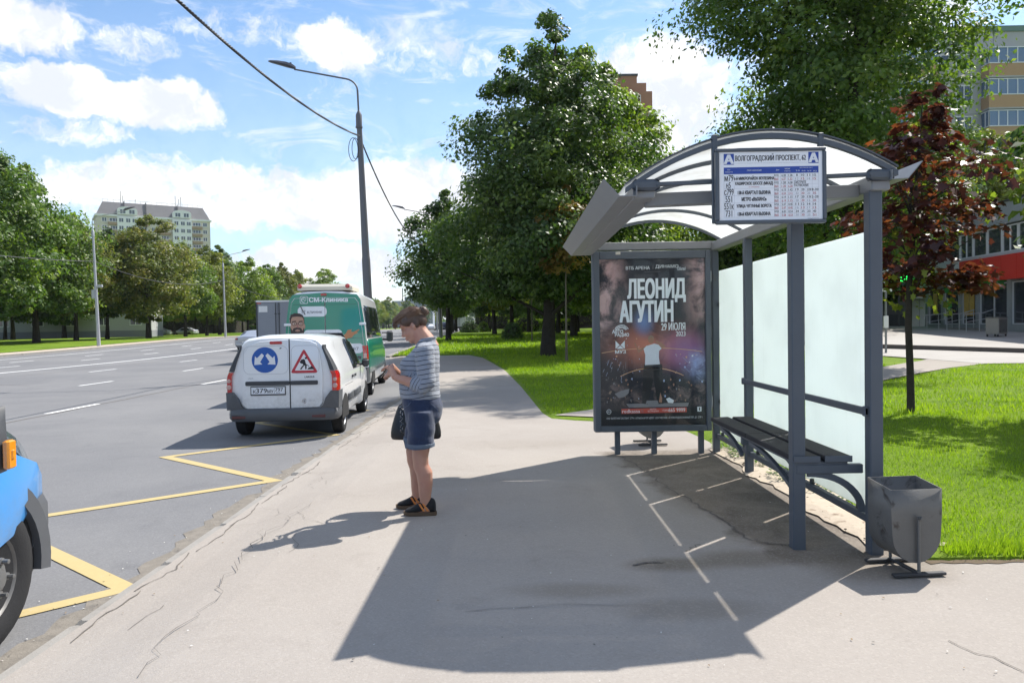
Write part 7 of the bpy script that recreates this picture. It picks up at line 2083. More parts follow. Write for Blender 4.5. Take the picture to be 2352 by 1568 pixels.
# ---------------- box truck and other traffic
def truck(label, x, y, rz, boxm, s=1.0, w=2.0, h=2.1, cab=M_WHITE, doors=True, z0=.72):
    r = thing('box_truck', label, 'truck', (x, y, terr(x, y) + ZR), rz, None, True); r.scale = (s, s, s)
    hw = w / 2
    mb = MB(); mb.rbox((0, 1.8, z0 + h / 2), (w, 3.6, h), .03); bx = mb.build('cargo_box', boxm, r)
    if doors:
        for a, b in ((-hw + .06, -.02), (.02, hw - .06)): mb = MB(); mb.rbox(((a + b) / 2, -.008, z0 + h / 2), (b - a, .04, h - .14), .01); mb.build('rear_door', boxm, bx)
        for x_ in (-.10, .06):
            mb = MB(); mb.tube([(x_, -.05, z0 + .08), (x_, -.05, z0 + h - .08)], .018, 6)
            for z in (z0 + .5, z0 + 1.5): mb.box(x_ - .05, x_ + .05, -.06, -.02, z, z + .04)
            mb.build('lock_bar', M_DARKM, bx)
        mb = MB(); mb.box(-hw - .01, hw + .01, -.03, .05, z0 + h - .04, z0 + h + .04); mb.build('roof_edge', M_WHITEW, bx)
        for x_ in (-hw + .03, hw - .03): MB().box(x_ - .04, x_ + .04, -.035, .02, z0, z0 + h - .04).build('corner_post', M_DARKM, bx)
        MB().box(-hw + .12, -hw + .52, -.034, -.030, z0 + h - .50, z0 + h - .22).build('notice', M_WHITEW, bx)
        for x_ in (-hw + .14, hw - .14): MB().box(x_ - .1, x_ + .1, -.036, -.01, z0 + h - .12, z0 + h - .07).build('marker_lamp', M_TAIL, bx)
    secs = [(3.7, .35, 1.0, 1.95, .85, .9, .78, .12, .03), (4.4, .35, 1.0, 1.95, .85, .9, .78, .12, .03), (4.9, .35, 1.0, 1.25, .85, .9, .76, .08, .03), (5.5, .4, .85, .98, .8, .85, .74, .06, .02), (5.6, .45, .8, .88, .7, .75, .66, .05, .01)]
    body(r, secs, cab, 'cab')
    MB().box(-.8, .8, .0, 5.2, .42, z0).build('chassis', M_DARK, r)
    mb = MB(); mb.rbox((0, -.03, .58), (w * .9, .1, .14), .02); mb.build('bumper', M_PLAST, r)
    for sx in (-1, 1):
        for y_ in (.9, 4.9): wheel(r, sx * hw * .93, y_, .36, .22, sx, False)
        mb = MB(); mb.rbox((sx * hw * .82, -.06, .78), (.16, .05, .10), .01); mb.build('tail_light', M_TAIL, r)
    return r
M_BOXG = mat('grey_box_panel', (.24, .255, .285), .5, 0, .4, .05, 2); M_BOXW = mat('white_box_panel', (.62, .63, .66), .5)
truck('grey box truck showing behind the white and green vans', -10.92, 34.0, .0, M_BOXG, 1.0)
def car(label, x, y, rz, m, s=.95, kind='sedan', group='cars on the road', cat='car'):
    r = thing('car', label, cat, (x, y, terr(x, y) + ZR), rz, group, True); r.scale = (s, s, s)
    if kind == 'sedan': secs = [(.0, .42, .78, .90, .74, .80, .70, .05, .02), (.08, .30, .80, 1.02, .80, .86, .74, .06, .02), (.55, .25, .84, 1.08, .82, .88, .70, .05, .02), (1.15, .22, .86, 1.42, .84, .89, .60, .10, .03), (1.9, .22, .86, 1.47, .84, .89, .62, .10, .03), (2.5, .22, .86, 1.40, .84, .89, .62, .08, .03), (3.3, .22, .82, .98, .84, .89, .74, .05, .03), (4.2, .28, .70, .80, .80, .85, .72, .05, .02), (4.4, .36, .62, .68, .7, .74, .64, .04, .01)]
    else: secs = [(.0, .42, .90, 1.10, .78, .82, .74, .05, .02), (.06, .34, .95, 1.60, .84, .88, .70, .10, .02), (.35, .28, .95, 1.70, .86, .90, .70, .12, .03), (1.9, .28, .95, 1.72, .86, .90, .70, .12, .03), (2.5, .28, .95, 1.55, .86, .9, .68, .08, .03), (3.2, .28, .95, 1.10, .86, .9, .74, .05, .03), (4.2, .32, .85, .95, .82, .86, .74, .05, .02), (4.4, .4, .75, .80, .72, .76, .66, .04, .01)]
    body(r, secs, m)
    mb = MB()
    if kind == 'sedan':
        mb.add([(-.62, .60, 1.11), (.62, .60, 1.11), (.54, 1.08, 1.40), (-.54, 1.08, 1.40)], [(0, 1, 2, 3)]); P_ = [(.75, .92), (3.05, .92), (2.45, 1.34), (1.9, 1.38), (1.2, 1.36)]
    else: mb.add([(-.66, .040, 1.12), (.66, .040, 1.12), (.60, .045, 1.52), (-.60, .045, 1.52)], [(0, 1, 2, 3)]); P_ = [(.25, 1.0), (3.0, 1.0), (2.45, 1.46), (.3, 1.56)]
    mb.build('rear_window', M_CARGL, r)
    for sx in (1, -1):
        side_panel(r, secs, P_, sx, M_CARGL, 'side_window', .008)
        mb = MB(); mb.rbox((sx * .68, .03, .86 if kind == 'sedan' else 1.05), (.22, .06, .14 if kind == 'sedan' else .26), .02); mb.build('tail_light', M_TAIL, r)
    arch(r, secs, .85, .35, .29); arch(r, secs, 3.45, .35, .29)
    for sx in (1, -1): wheel(r, sx * .885, .85, .305, .19, sx, False); wheel(r, sx * .885, 3.45, .305, .19, sx, False)
    mb = MB(); mb.rbox((0, -.02, .50), (1.5, .12, .22), .04); mb.build('bumper', M_PLAST if kind != 'sedan' else m, r); MB().box(-.26, .26, -.015 if kind != 'sedan' else .0 - .09, .02, .60, .70).build('number_plate', M_WHITEW, r)
    MB().box(-.7, .7, .2, 4.2, .17, .35).build('underbody', M_DARK, r)
    return r
car('silver hatchback driving just left of the white van, partly hidden by it', -18.45, 50.5, .0, M_SILVER, .95)
car('small white car far down the road beside the person\'s head', -19.3, 168, .05, M_WHITE, 1.0)
car('dark blue minivan far down the road beside the second lamp post', -15.6, 160, .05, paint('dark_blue_paint', (.025, .025, .07)), 1.05, 'suv')
car('dark car following behind the lamp post far down the road', -18.6, 178, .05, paint('black_paint', (.02, .022, .03)), 1.0, 'suv')
car('dark red car far off between the roadside tree trunks', -14.2, 232, .05, paint('dark_red_paint', (.16, .015, .02)), 1.0)
car('silver car far off left of the dark red car', -17.4, 245, .05, M_SILVER, 1.0)
truck('dark blue box lorry far down the road left of the dark tree trunk', -14.6, 178, .05, paint('navy_tarp', (.02, .03, .10), .6), 1.2, 2.2, 2.2, doors=False)
truck('pale grey box lorry far down the road right of the dark tree trunk', -12.0, 158, .05, M_BOXW, 1.1, 2.2, 2.3)
truck('white box truck ahead of the green minibus, only its side showing', -10.35, 44.0, .0, M_BOXW, 1.0, 2.0, 2.1)
GP = 'cars parked beyond the far lawn'
car('white parked car beyond the far lawn, left of the second left lamp post', -62, 132, 1.4, M_WHITE, 1.0, 'sedan', GP)
car('silver parked car beyond the far lawn, nearer the second left lamp post', -58, 134, 1.4, M_SILVER, 1.0, 'sedan', GP)
# ------------------------------------------------------------------ the person on the pavement
M_SKIN = None
def skinmat():
    m = bpy.data.materials.new('skin'); m.use_nodes = True
    t = NT(m.node_tree); p = t.n['Principled BSDF']
    co = t.new('ShaderNodeTexCoord').outputs['Object']
    c = t.mix(t.noise(co, 14, 4, .6), (.50, .275, .195), (.40, .195, .135))
    c = t.mix(t.math('MULTIPLY', t.ramp(t.noise(co, 5, 3, .6), .5, .75), .5), c, (.44, .17, .13))
    t.l.new(c, p.inputs['Base Color']); p.inputs['Roughness'].default_value = .5
    p.inputs['Subsurface Weight'].default_value = .12; p.inputs['Subsurface Radius'].default_value = (.012, .005, .003)
    return m
M_SKIN = skinmat()
def denim():
    m = bpy.data.materials.new('denim'); m.use_nodes = True
    t = NT(m.node_tree); p = t.n['Principled BSDF']
    co = t.new('ShaderNodeTexCoord').outputs['Object']
    c = t.mix(t.noise(co, 9, 6, .65), (.008, .015, .045), (.017, .034, .088))
    wv = t.noise(t.vmath('MULTIPLY', co, (4, 4, 1)), 10, 6, .7)
    c = t.mix(t.math('MULTIPLY', t.ramp(wv, .55, .8), .55), c, (.045, .080, .15))
    t.l.new(c, p.inputs['Base Color']); p.inputs['Roughness'].default_value = .85; p.inputs['Sheen Weight'].default_value = .2
    b = t.new('ShaderNodeBump'); b.inputs['Strength'].default_value = .5; b.inputs['Distance'].default_value = .006
    t.l.new(t.math('ADD', t.noise(co, 28, 4, .6), t.math('MULTIPLY', t.noise(t.vmath('MULTIPLY', co, (1, 1, 2.5)), 9, 3, .5), 2.0)), b.inputs['Height']); t.l.new(b.outputs[0], p.inputs['Normal'])
    return m
def stripes():
    m = bpy.data.materials.new('striped_jersey'); m.use_nodes = True
    t = NT(m.node_tree); p = t.n['Principled BSDF']
    at = t.new('ShaderNodeAttribute'); at.attribute_name = 'band'
    co = t.new('ShaderNodeTexCoord').outputs['Object']
    s = t.math('ADD', at.outputs['Fac'], t.math('MULTIPLY', t.math('SUBTRACT', t.noise(co, 7, 3, .5), .5), .012))
    f = t.math('FRACT', t.math('DIVIDE', s, .0365))
    line = t.math('MULTIPLY', t.ramp(f, .02, .07), t.ramp(f, .24, .18))
    base = t.mix(t.noise(co, 60, 3, .7), (.235, .255, .30), (.31, .33, .38))
    c = t.mix(line, base, (.018, .022, .045))
    t.l.new(c, p.inputs['Base Color']); p.inputs['Roughness'].default_value = .9; p.inputs['Sheen Weight'].default_value = .25
    b = t.new('ShaderNodeBump'); b.inputs['Strength'].default_value = .6; b.inputs['Distance'].default_value = .012
    h = t.math('ADD', t.math('MULTIPLY', t.noise(t.vmath('MULTIPLY', co, (1, 1, 2.6)), 7, 4, .55, 1.2), 2.2), t.noise(co, 180, 2))
    t.l.new(h, b.inputs['Height']); t.l.new(b.outputs[0], p.inputs['Normal'])
    return m
M_SHIRT = stripes(); M_DENIM = denim(); M_CUFF = mat('denim_cuff', (.115, .140, .185), .9, 0, .2, .15, 25, .4, 60)
M_HAIR = mat('brown_hair', (.075, .042, .028), .42, 0, .5, .45, 40, .6, 80)
M_SHOE = mat('black_knit', (.018, .018, .02), .8, 0, .3, .2, 40, .4, 120); M_SOLE = mat('worn_sole', (.11, .072, .045), .8, 0, .3, .3, 20); M_ORANGE = mat('orange_stripe', (.62, .20, .035), .6)
M_BAG = mat('black_bag_leather', (.014, .013, .015), .45, 0, .5, .2, 12, .3, 60)

# local frame: she faces +y, her right is +x; the whole figure is turned to face the road
PR = thing('person', 'person in a striped top and denim shorts looking down at a phone', 'person', (-.785, 6.05, 0), radians(92), None, True)
def limb(mb, pts, rs, n=14): mb.tube(pts, rs, n)
def place(o): o.parent = PR; COL.objects.link(o) if o.name not in COL.objects else None; return o
# positions
HIPL, HIPR = Vector((-.105, -.005, .84)), Vector((.105, .0, .84))
KNL, KNR = Vector((-.112, .0, .455)), Vector((.115, .075, .46))
ANL, ANR = Vector((-.115, -.035, .085)), Vector((.115, .055, .085))
SHL, SHR = Vector((-.185, -.055, 1.315)), Vector((.185, -.045, 1.315))
ELL, ELR = Vector((-.250, -.070, 1.045)), Vector((.250, -.06, 1.045))
WRL, WRR = Vector((-.165, .185, 1.115)), Vector((.160, .195, 1.12))
NECK = Vector((0, -.045, 1.40)); HB = Vector((0, .035, 1.475))
TILT = radians(-30)
HR = Matrix.Rotation(TILT, 3, 'X')
HC = Vector((0, .058, 1.528)); HS = 1.10
def hp(x, y, z): return HC + HR @ Vector((x * HS, y * HS, z * HS))
sk = MB()
# torso core, neck
limb(sk, [(0, .0, .80), (0, .01, .95), (0, .01, 1.1), (0, -.02, 1.25), (0, -.045, 1.36)], [(.13, .10), (.13, .11), (.13, .11), (.13, .09), (.07, .065)])
limb(sk, [(0, -.07, 1.33), (0, -.045, 1.395), (0, .005, 1.47), hp(0, -.02, -.03)], [.094, .082, .072, .070])
# skull, face, jaw
sk.ellipsoid(hp(0, -.012, .030), (.073, .094, .085), HR, 20, 14); sk.ellipsoid(hp(0, .030, -.038), (.062, .066, .078), HR, 18, 12); sk.ellipsoid(hp(0, .060, -.095), (.034, .028, .026), HR, 12, 8)
sk.ellipsoid(hp(0, .045, -.085), (.050, .045, .034), HR, 14, 8); sk.ellipsoid(hp(0, .064, .034), (.056, .028, .028), HR, 14, 8)
# nose, lips, cheeks, brow, double chin
sk.loft([[hp(-.008, .086, .018), hp(.008, .086, .018), hp(.007, .070, .016), hp(-.007, .070, .016)], [hp(-.011, .100, -.012), hp(.011, .100, -.012), hp(.013, .07, -.012), hp(-.013, .07, -.012)], [hp(-.014, .115, -.031), hp(.014, .115, -.031), hp(.018, .08, -.036), hp(-.018, .08, -.036)], [hp(-.011, .104, -.042), hp(.011, .104, -.042), hp(.015, .08, -.043), hp(-.015, .08, -.043)]])
sk.ellipsoid(hp(0, .089, -.061), (.020, .012, .007), HR, 10, 6); sk.ellipsoid(hp(0, .086, -.073), (.018, .012, .008), HR, 10, 6)
for s in (-1, 1):
    sk.ellipsoid(hp(s * .036, .062, -.030), (.026, .026, .026), HR, 12, 8); sk.ellipsoid(hp(s * .026, .078, .030), (.022, .012, .008), HR, 10, 6)
    sk.ellipsoid(hp(s * .070, -.008, -.008), (.010, .020, .032), HR @ Matrix.Rotation(s * .25, 3, 'Z'), 12, 8)
sk.ellipsoid(hp(0, .026, -.098), (.046, .042, .030), HR, 12, 8)
# legs
for H_, K_, A_ in ((HIPL, KNL, ANL), (HIPR, KNR, ANR)):
    limb(sk, [H_ + Vector((0, 0, .02)), H_.lerp(K_, .5), H_.lerp(K_, .8), K_ + Vector((0, .005, .02)), K_ + Vector((0, .0, -.06)), K_.lerp(A_, .32) + Vector((0, -.016, 0)), K_.lerp(A_, .55) + Vector((0, -.013, 0)), K_.lerp(A_, .82), A_, A_ - Vector((0, 0, .04))],
         [.088, .082, .072, .066, .063, .066, .060, .048, .043, .046], 18)
    sk.ellipsoid(K_ + Vector((0, .035, 0)), (.042, .032, .046), None, 12, 8)
    limb(sk, [A_ - Vector((0, .03, .035)), A_ + Vector((0, .07, -.04)), A_ + Vector((0, .14, -.055))], [.036, .034, .022], 10)
# arms
for S_, E_, W_ in ((SHL, ELL, WRL), (SHR, ELR, WRR)):
    limb(sk, [S_, S_.lerp(E_, .5), E_, E_.lerp(W_, .35) + Vector((0, 0, -.004)), E_.lerp(W_, .7), W_], [.045, .040, .038, .043, .036, (.026, .030)], 16)
# hands around the phone: phone lies between them, screen facing her
PHC = Vector((-.01, .285, 1.165)); PHR = Matrix.Rotation(radians(-52), 3, 'X')
def ph(x, y, z): return PHC + PHR @ Vector((x, y, z))       # x across, y along the phone upwards, z out of the screen
def finger(pts, r): limb(sk, pts, [r * 1.08, r * 1.02, r * .95, r * .78][:len(pts)], 8)
for s, W_ in ((-1, WRL), (1, WRR)):
    palm = ph(s * .048, -.045, -.022)
    limb(sk, [W_, W_.lerp(palm, .45), palm], [(.026, .030), (.026, .034), (.022, .038)], 12)
    kn = [ph(s * .058, -.020 + .021 * k, -.030) for k in range(4)]
    for k, q in enumerate(kn): limb(sk, [W_.lerp(palm, .5), q], [.016, .0115], 8)
    ln = [.86, 1.0, 1.05, .95]
    for k, q in enumerate(kn):
        a = q; b = ph(s * (.058 - .020 * ln[k]), -.018 + .023 * k, -.052); c = ph(s * (.058 - .048 * ln[k]), -.016 + .023 * k, -.040); d = ph(s * (.058 - .062 * ln[k]), -.014 + .023 * k, -.022)
        finger([a, b, c, d], .0088 if k else .0078)
    # thumb over the edge onto the screen
    finger([W_.lerp(palm, .62) + Vector((0, 0, .012)), ph(s * .060, -.030, .010), ph(s * .045, .004, .022), ph(s * .024, .022, .018)], .0105)
bm_ = remesh(sk, .0058, 3, .5)
bm_.name = 'body'; bm_.materials.clear(); bm_.materials.append(M_SKIN)
ob = bpy.data.objects.new('body', bm_); COL.objects.link(ob); ob.parent = PR
# eyes (lowered lids), brows, mouth line
mb = MB()
for s in (-1, 1):
    mb.tube([hp(s * .014, .0865, .012), hp(s * .026, .0875, .0085), hp(s * .040, .079, .011)], [.0016, .0032, .0014], 6)
mb.build('lashes', mat('lash_dark', (.03, .018, .015), .7), PR)
mb = MB()
for s in (-1, 1): mb.tube([hp(s * .012, .093, .036), hp(s * .028, .0905, .040), hp(s * .046, .078, .034)], [.003, .004, .002], 6)
mb.build('eyebrows', M_HAIR, PR)
mb = MB(); mb.ellipsoid(hp(0, .0935, -.0605), (.019, .008, .0052), HR, 10, 6); mb.ellipsoid(hp(0, .0915, -.0735), (.017, .0085, .006), HR, 10, 6); mb.build('lips', mat('lip', (.36, .12, .105), .45), PR, smooth=True)
# hair: cap, swept fringe, bun and loose strands
hb = MB()
hb.ellipsoid(hp(0, -.024, .046), (.086, .106, .090), HR, 22, 14)
hb.ellipsoid(hp(0, -.075, .010), (.066, .048, .070), HR, 16, 10)
for s in (-1, 1): hb.ellipsoid(hp(s * .062, .010, .046), (.026, .060, .040), HR, 14, 8); hb.ellipsoid(hp(s * .064, -.035, .005), (.018, .03, .04), HR, 12, 8)
hb.ellipsoid(hp(0, .045, .092), (.058, .050, .030), HR, 14, 8); hb.ellipsoid(hp(.006, .086, .082), (.040, .026, .018), HR, 14, 8)
hb.ellipsoid(hp(0, -.125, .050), (.044, .036, .040), HR, 14, 8); hb.ellipsoid(hp(.008, -.142, .034), (.022, .020, .026), HR, 12, 8); hb.ellipsoid(hp(-.006, -.120, .080), (.020, .020, .014), HR, 10, 6)
hm = remesh(hb, .006, 2, .5); hm.materials.clear(); hm.materials.append(M_HAIR)
# keep the face clear
ho = bpy.data.objects.new('hair', hm); COL.objects.link(ho); ho.parent = PR
st = MB(); rnd = random.Random(9)
for _ in range(230):
    a = rnd.uniform(-1.35, 1.35); x = sin(a) * .083; top = .046 + cos(a) * .084
    y0 = rnd.uniform(.02, .10); p0 = hp(x * .75, y0 + .015, top - .25 * (y0 - .02) + .004); p1 = hp(x * 1.02, rnd.uniform(-.05, .0), top + .005 - .01 * abs(a)); p2 = hp(x * .55, -.115, .05 + rnd.uniform(-.03, .03))
    st.tube([p0, p0.lerp(p1, .5) + HR @ Vector((0, 0, .004)), p1, p1.lerp(p2, .5) + HR @ Vector((x * .1, -.012, .006)), p2], [.0010, .0017, .0019, .0016, .0010], 4, cap=False)
for _ in range(110):
    x = rnd.uniform(-.05, .06); p0 = hp(x * .8, .06, .115); st.tube([p0, hp(x, .098 + rnd.uniform(-.01, .012), .092), hp(x * 1.1 + .01, .116 + rnd.uniform(-.014, .012), .070), hp(x * 1.15 + .012, .120 + rnd.uniform(-.02, .012), .040 + rnd.uniform(0, .025))], [.0016, .002, .0016, .0007], 4, cap=False)
for _ in range(40):
    a = rnd.uniform(0, 6.28); q = rnd.uniform(.02, .042); c = Vector((0, -.128, .050)); st.tube([hp(cos(a) * .02, c.y + .02, c.z + sin(a) * .02), hp(cos(a + .7) * q, c.y - .01, c.z + sin(a + .7) * q), hp(cos(a + 1.6) * q * 1.2, c.y - .022, c.z + sin(a + 1.6) * q * 1.1)], [.0022, .0024, .0008], 4, cap=False)
st.build('hair_strands', mat('hair_light_strand', (.15, .088, .056), .38, 0, .6, .4, 50), PR, smooth=True)

# striped top: torso with belly and bust, sleeves to below the elbow
tb = MB()
def ring_t(z, yc, a, bf, bb, n=26, p=2.1):
    R_ = []
    for k in range(n):
        t = 2 * pi * k / n; c, s = cos(t), sin(t); x = a * abs(c) ** (2 / p) * (1 if c >= 0 else -1); y = (bf if s >= 0 else bb) * abs(s) ** (2 / p) * (1 if s >= 0 else -1); R_.append((x, yc + y, z))
    return R_
tb.loft([ring_t(.930, .0, .188, .158, .158), ring_t(.955, .0, .196, .170, .160), ring_t(1.02, .0, .198, .178, .152), ring_t(1.08, .0, .194, .174, .150), ring_t(1.14, -.005, .190, .168, .150), ring_t(1.20, -.01, .192, .172, .145), ring_t(1.255, -.02, .194, .160, .140), ring_t(1.31, -.035, .192, .112, .122), ring_t(1.355, -.045, .165, .082, .098), ring_t(1.385, -.05, .115, .074, .078), ring_t(1.405, -.05, .080, .070, .066)])
tb.ellipsoid((0, -.075, 1.345), (.135, .078, .075), None, 16, 10)
tb.loft([ring_t(1.36, -.05, .13, .085, .09), ring_t(1.40, -.055, .100, .080, .078), ring_t(1.425, -.06, .088, .072, .070)])
for s in (-1, 1): tb.ellipsoid((s * .075, .085, 1.205), (.088, .075, .080), None, 16, 10)
tb.ellipsoid((0, .06, 1.02), (.165, .118, .10), None, 18, 10)
sleeve = []
for S_, E_, W_ in ((SHL, ELL, WRL), (SHR, ELR, WRR)):
    sg_ = -1 if S_.x < 0 else 1
    inner = Vector((sg_ * .12, -.045, 1.33))
    C_ = E_.lerp(W_, .46)
    tb.tube([inner, S_ + Vector((0, 0, -.005)), S_.lerp(E_, .3), S_.lerp(E_, .62), E_ + Vector((0, -.004, .012)), E_ + Vector((0, .02, -.004)), E_.lerp(W_, .2), C_], [.072, .080, .078, .073, .067, .066, .062, .058], 18)
    sleeve.append((S_, E_, W_, C_))
tm = remesh(tb, .0085, 9, .5); tm.materials.clear(); tm.materials.append(M_SHIRT); tm.name = 'striped_top'
nv = len(tm.vertices); co = np.empty(nv * 3, dtype=np.float32); tm.vertices.foreach_get('co', co); co = co.reshape(-1, 3).astype(float)
band = co[:, 2] + .012 * np.sin(co[:, 1] * 14) + np.where(co[:, 2] > 1.15, -.10 * np.clip(co[:, 1], 0, .2), 0)
for S_, E_, W_, C_ in sleeve:
    for a, b, base in ((S_, E_, 0.0), (E_, C_, (E_ - S_).length)):
        A = np.array(a); D = np.array(b - a); L = np.linalg.norm(D); D /= L
        t = (co - A) @ D; d = np.linalg.norm(co - A - t[:, None] * D, axis=1)
        side_ = np.sign(co[:, 0]) == np.sign(S_.x)
        if base == 0: sel = side_ & (d < .105) & (t > -.02) & (t < L + .07) & (np.abs(co[:, 0]) > .186); band[sel] = co[sel, 2] + .02 * np.sin(co[sel, 1] * 9)
        else: sel = side_ & (d < .074) & (t > .035) & (t < L + .06) & (np.abs(co[:, 0]) > .13); band[sel] = 2.0 + t[sel] * 1.25 + .3 * (co[sel, 2] - E_.z)
at_ = tm.attributes.new('band', 'FLOAT', 'POINT'); at_.data.foreach_set('value', band.astype(np.float32))
# folds: gentle displacement
nz_ = np.sin(co[:, 2] * 46 + 3 * np.sin(co[:, 1] * 11) + co[:, 0] * 9) * .0022 + np.sin(co[:, 2] * 85 + co[:, 1] * 34) * .0011
wgt = np.clip((-co[:, 1] - .02) / .10, .25, 1)
nrm = np.empty(nv * 3, dtype=np.float32); tm.vertices.foreach_get('normal', nrm); nrm = nrm.reshape(-1, 3)
co2 = co + nrm * (nz_ * wgt)[:, None]; tm.vertices.foreach_set('co', co2.astype(np.float32).ravel()); tm.update()
to = bpy.data.objects.new('striped_top', tm); COL.objects.link(to); to.parent = PR
mb = MB(); mb.tube([(.090 * cos(t), -.058 + .073 * sin(t), 1.420 - .012 * sin(t)) for t in [2 * pi * k / 26 for k in range(27)]], .006, 8, cap=False); mb.build('collar', mat('jersey_collar', (.20, .22, .27), .9), PR, smooth=True)
# denim shorts with turned-up cuffs
db = MB()
db.loft([ring_t(.975, .0, .180, .150, .150), ring_t(.93, .0, .192, .158, .160), ring_t(.87, -.004, .198, .152, .172), ring_t(.80, -.004, .198, .140, .172), ring_t(.745, .0, .194, .128, .150), ring_t(.71, .0, .16, .10, .11)])
for H_, K_ in ((HIPL, KNL), (HIPR, KNR)):
    s = -1 if H_.x < 0 else 1
    db.tube([H_ + Vector((s * .0, -.005, .0)), H_.lerp(K_, .25) + Vector((0, -.006, 0)), H_.lerp(K_, .5), H_.lerp(K_, .72)], [(.108, .150), (.110, .146), (.110, .138), (.108, .130)], 22)
dm_ = remesh(db, .0085, 16, .5); dm_.materials.clear(); dm_.materials.append(M_DENIM)
nv = len(dm_.vertices); co = np.empty(nv * 3, dtype=np.float32); dm_.vertices.foreach_get('co', co); co = co.reshape(-1, 3); nrm = np.empty(nv * 3, dtype=np.float32); dm_.vertices.foreach_get('normal', nrm); nrm = nrm.reshape(-1, 3)
nz_ = np.sin(co[:, 2] * 34 + co[:, 1] * 22 + co[:, 0] * 8) * .0025 + np.sin(co[:, 2] * 60 - co[:, 1] * 40) * .0014; dm_.vertices.foreach_set('co', (co + nrm * nz_[:, None]).ravel()); dm_.update()
do = bpy.data.objects.new('denim_shorts', dm_); COL.objects.link(do); do.parent = PR
for H_, K_ in ((HIPL, KNL), (HIPR, KNR)):
    mb = MB(); a, b = H_.lerp(K_, .665), H_.lerp(K_, .745)
    mb.tube([a, a.lerp(b, .1), a.lerp(b, .9), b, b + Vector((0, 0, .004)), b + Vector((0, 0, .03))], [(.106, .128), (.113, .135), (.113, .135), (.109, .131), (.102, .124), (.098, .118)], 24, cap=False); mb.build('cuff', M_CUFF, do, smooth=50)
def pk_(pts, r_=.0013): MB().tube([Vector(p) for p in pts], r_, 5).build('pocket_stitching', M_STITCH, do)
M_STITCH = mat('stitching', (.10, .14, .22), .8)
pk_([(-.202, -.10, .905), (-.196, -.145, .86), (-.185, -.158, .80)]); pk_([(-.205, .06, .925), (-.203, .09, .89), (-.19, .12, .875)])
# trainers
for A_, lab in ((ANL, 'left'), (ANR, 'right')):
    fx, fy = A_.x, A_.y
    def fring(y, w, z0, z1, n=14):
        return [(fx + w * cos(2 * pi * k / n) * 1.0, fy + y, (z0 + z1) / 2 + (z1 - z0) / 2 * sin(2 * pi * k / n)) for k in range(n)]
    mb = MB(); mb.loft([fring(-.080, .020, .03, .085), fring(-.072, .036, .022, .130), fring(-.045, .043, .02, .142), fring(.0, .045, .02, .142), fring(.035, .044, .02, .112), fring(.075, .045, .02, .088), fring(.115, .045, .02, .070), fring(.150, .039, .02, .058), fring(.172, .024, .022, .046)]); so = mb.build('shoe', M_SHOE, PR, smooth=60)
    subsurf(so, 1)
    mb = MB()
    out_ = [(-.085, .018), (-.075, .036), (-.04, .043), (.02, .044), (.08, .048), (.13, .047), (.165, .034), (.182, .012)]
    poly = [(fx + w_, fy + y) for y, w_ in out_] + [(fx - w_, fy + y) for y, w_ in reversed(out_)]
    def zb(y): return .010 * max(0, (y - fy - .11) / .07) ** 2 if y - fy > .11 else 0
    n = len(poly); mb.add([(x, y, .001 + zb(y)) for x, y in poly] + [(x + (x - fx) * .05, y, .016 + zb(y)) for x, y in poly] + [(x, y, .028 + zb(y) * .7) for x, y in poly], [tuple(range(n - 1, -1, -1)), tuple(range(2 * n, 3 * n))] + [(a_ * n + k, a_ * n + (k + 1) % n, (a_ + 1) * n + (k + 1) % n, (a_ + 1) * n + k) for a_ in range(2) for k in range(n)])
    mb.build('sole', M_SOLE, so, smooth=50)
    for sx in (-1, 1):
        for y in (.005, .036):
            mb = MB().add([(fx + sx * .0445, fy + y - .03, .040), (fx + sx * .0445, fy + y - .015, .040), (fx + sx * .0415, fy + y + .022, .098), (fx + sx * .0415, fy + y + .007, .100)], [(0, 1, 2, 3)])
            q = mb.build('orange_stripe', M_ORANGE, so); s_ = q.modifiers.new('t', 'SOLIDIFY'); s_.thickness = .006; s_.offset = 0
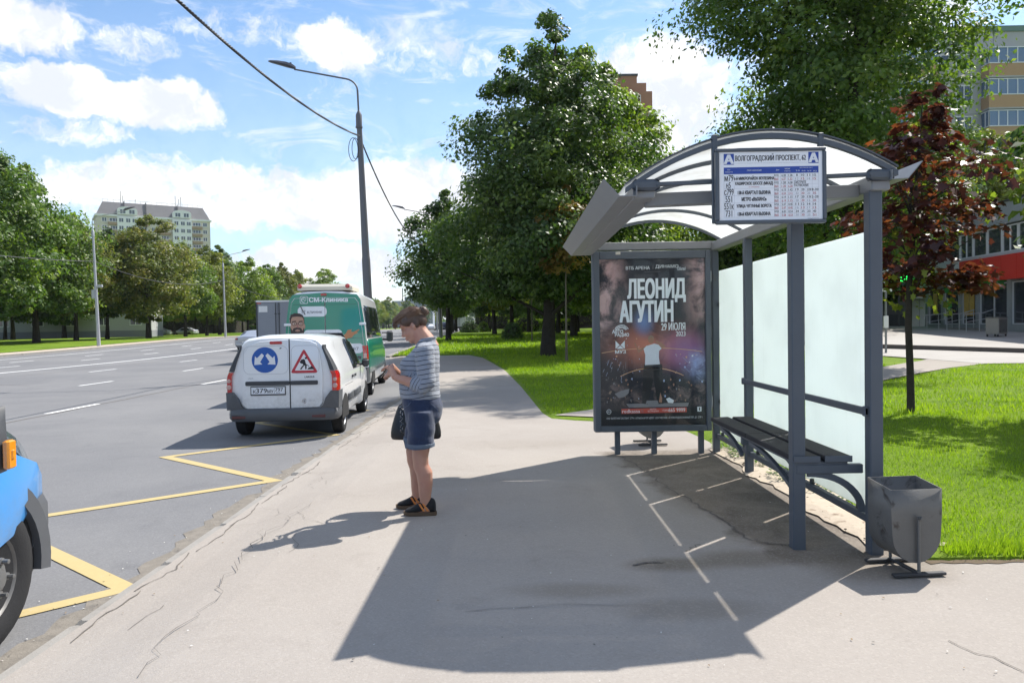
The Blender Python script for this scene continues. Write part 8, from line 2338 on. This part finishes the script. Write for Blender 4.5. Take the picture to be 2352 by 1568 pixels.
# phone, held in both hands
pm = Matrix.Rotation(radians(92), 3, 'Z'); base_ = Vector((-.785, 6.05, 0))
o = thing('smartphone', 'dark smartphone held in both hands of the person', 'phone', tuple(base_ + pm @ PHC), radians(92), None, True)
mb = MB(); mb.rbox((0, 0, -.004), (.068, .138, .008), .003, PHR); mb.build('phone_case', mat('phone_black', (.012, .012, .014), .35), o)
mb = MB(); mb.obox(PHR @ Vector((0, 0, .0005)), (.061, .126, .001), PHR); mb.build('screen', glassy('phone_screen', (.02, .025, .03), .05), o)
# black shopper hanging on the far forearm
o = thing('handbag', 'black soft handbag hanging behind the person\'s shorts', 'bag', tuple(base_ + pm @ Vector((.275, .075, .55))), radians(92), None, True)
bb_ = MB(); rings = []
for z, hy, hx in ((.015, .165, .03), (.0, .20, .05), (.02, .222, .062), (.10, .215, .066), (.20, .185, .056), (.28, .155, .040), (.325, .135, .022)):
    rings.append([(hx * cos(t) * (1 if abs(cos(t)) < .9 else 1), hy * (abs(sin(t)) ** .7) * (1 if sin(t) > 0 else -1) * 1.0 - .0, z) for t in [2 * pi * k / 20 for k in range(20)]])
bb_.loft(rings); bo = bb_.build('bag_body', M_BAG, o, smooth=60); subsurf(bo, 1)
for x in (-.018, .018):
    mb = MB(); mb.tube([(x, -.11, .31), (x * .8, -.085, .40), (x * .5 - .03, -.03, .475), (x * .5 - .03, .03, .475), (x * .8, .085, .40), (x, .11, .31)], .008, 6); mb.build('handle', M_BAG, o, smooth=True)
mb = MB(); rnd = random.Random(4)
for k in range(22): mb.ellipsoid((-.064 + .006 * sin(k), .112 + .012 * sin(k * 1.7), .30 - .011 * k), (.004, .006, .004), rotm(rnd.uniform(0, 3), rnd.uniform(0, 3), 0), 6, 4)
mb.build('chain', mat('chain_metal', (.55, .55, .55), .25, .9), o, smooth=True)
# ------------------------------------------------------------------ thin summer haze over the far end of the road
hz = MB().box(-1000, 1000, -260, 1000, -9, 75).build('haze', bpy.data.materials.new('haze'))
hm_ = bpy.data.materials['haze']; hm_.use_nodes = True
ht = NT(hm_.node_tree); ht.n.clear()
ho_ = ht.new('ShaderNodeOutputMaterial'); hv = ht.new('ShaderNodeVolumePrincipled')
hv.inputs['Color'].default_value = (.86, .92, 1.0, 1); hv.inputs['Density'].default_value = .00010; hv.inputs['Anisotropy'].default_value = .25
ht.l.new(hv.outputs[0], ho_.inputs['Volume'])
hz['kind'] = 'stuff'; hz['label'] = 'thin pale haze over the far end of the road'
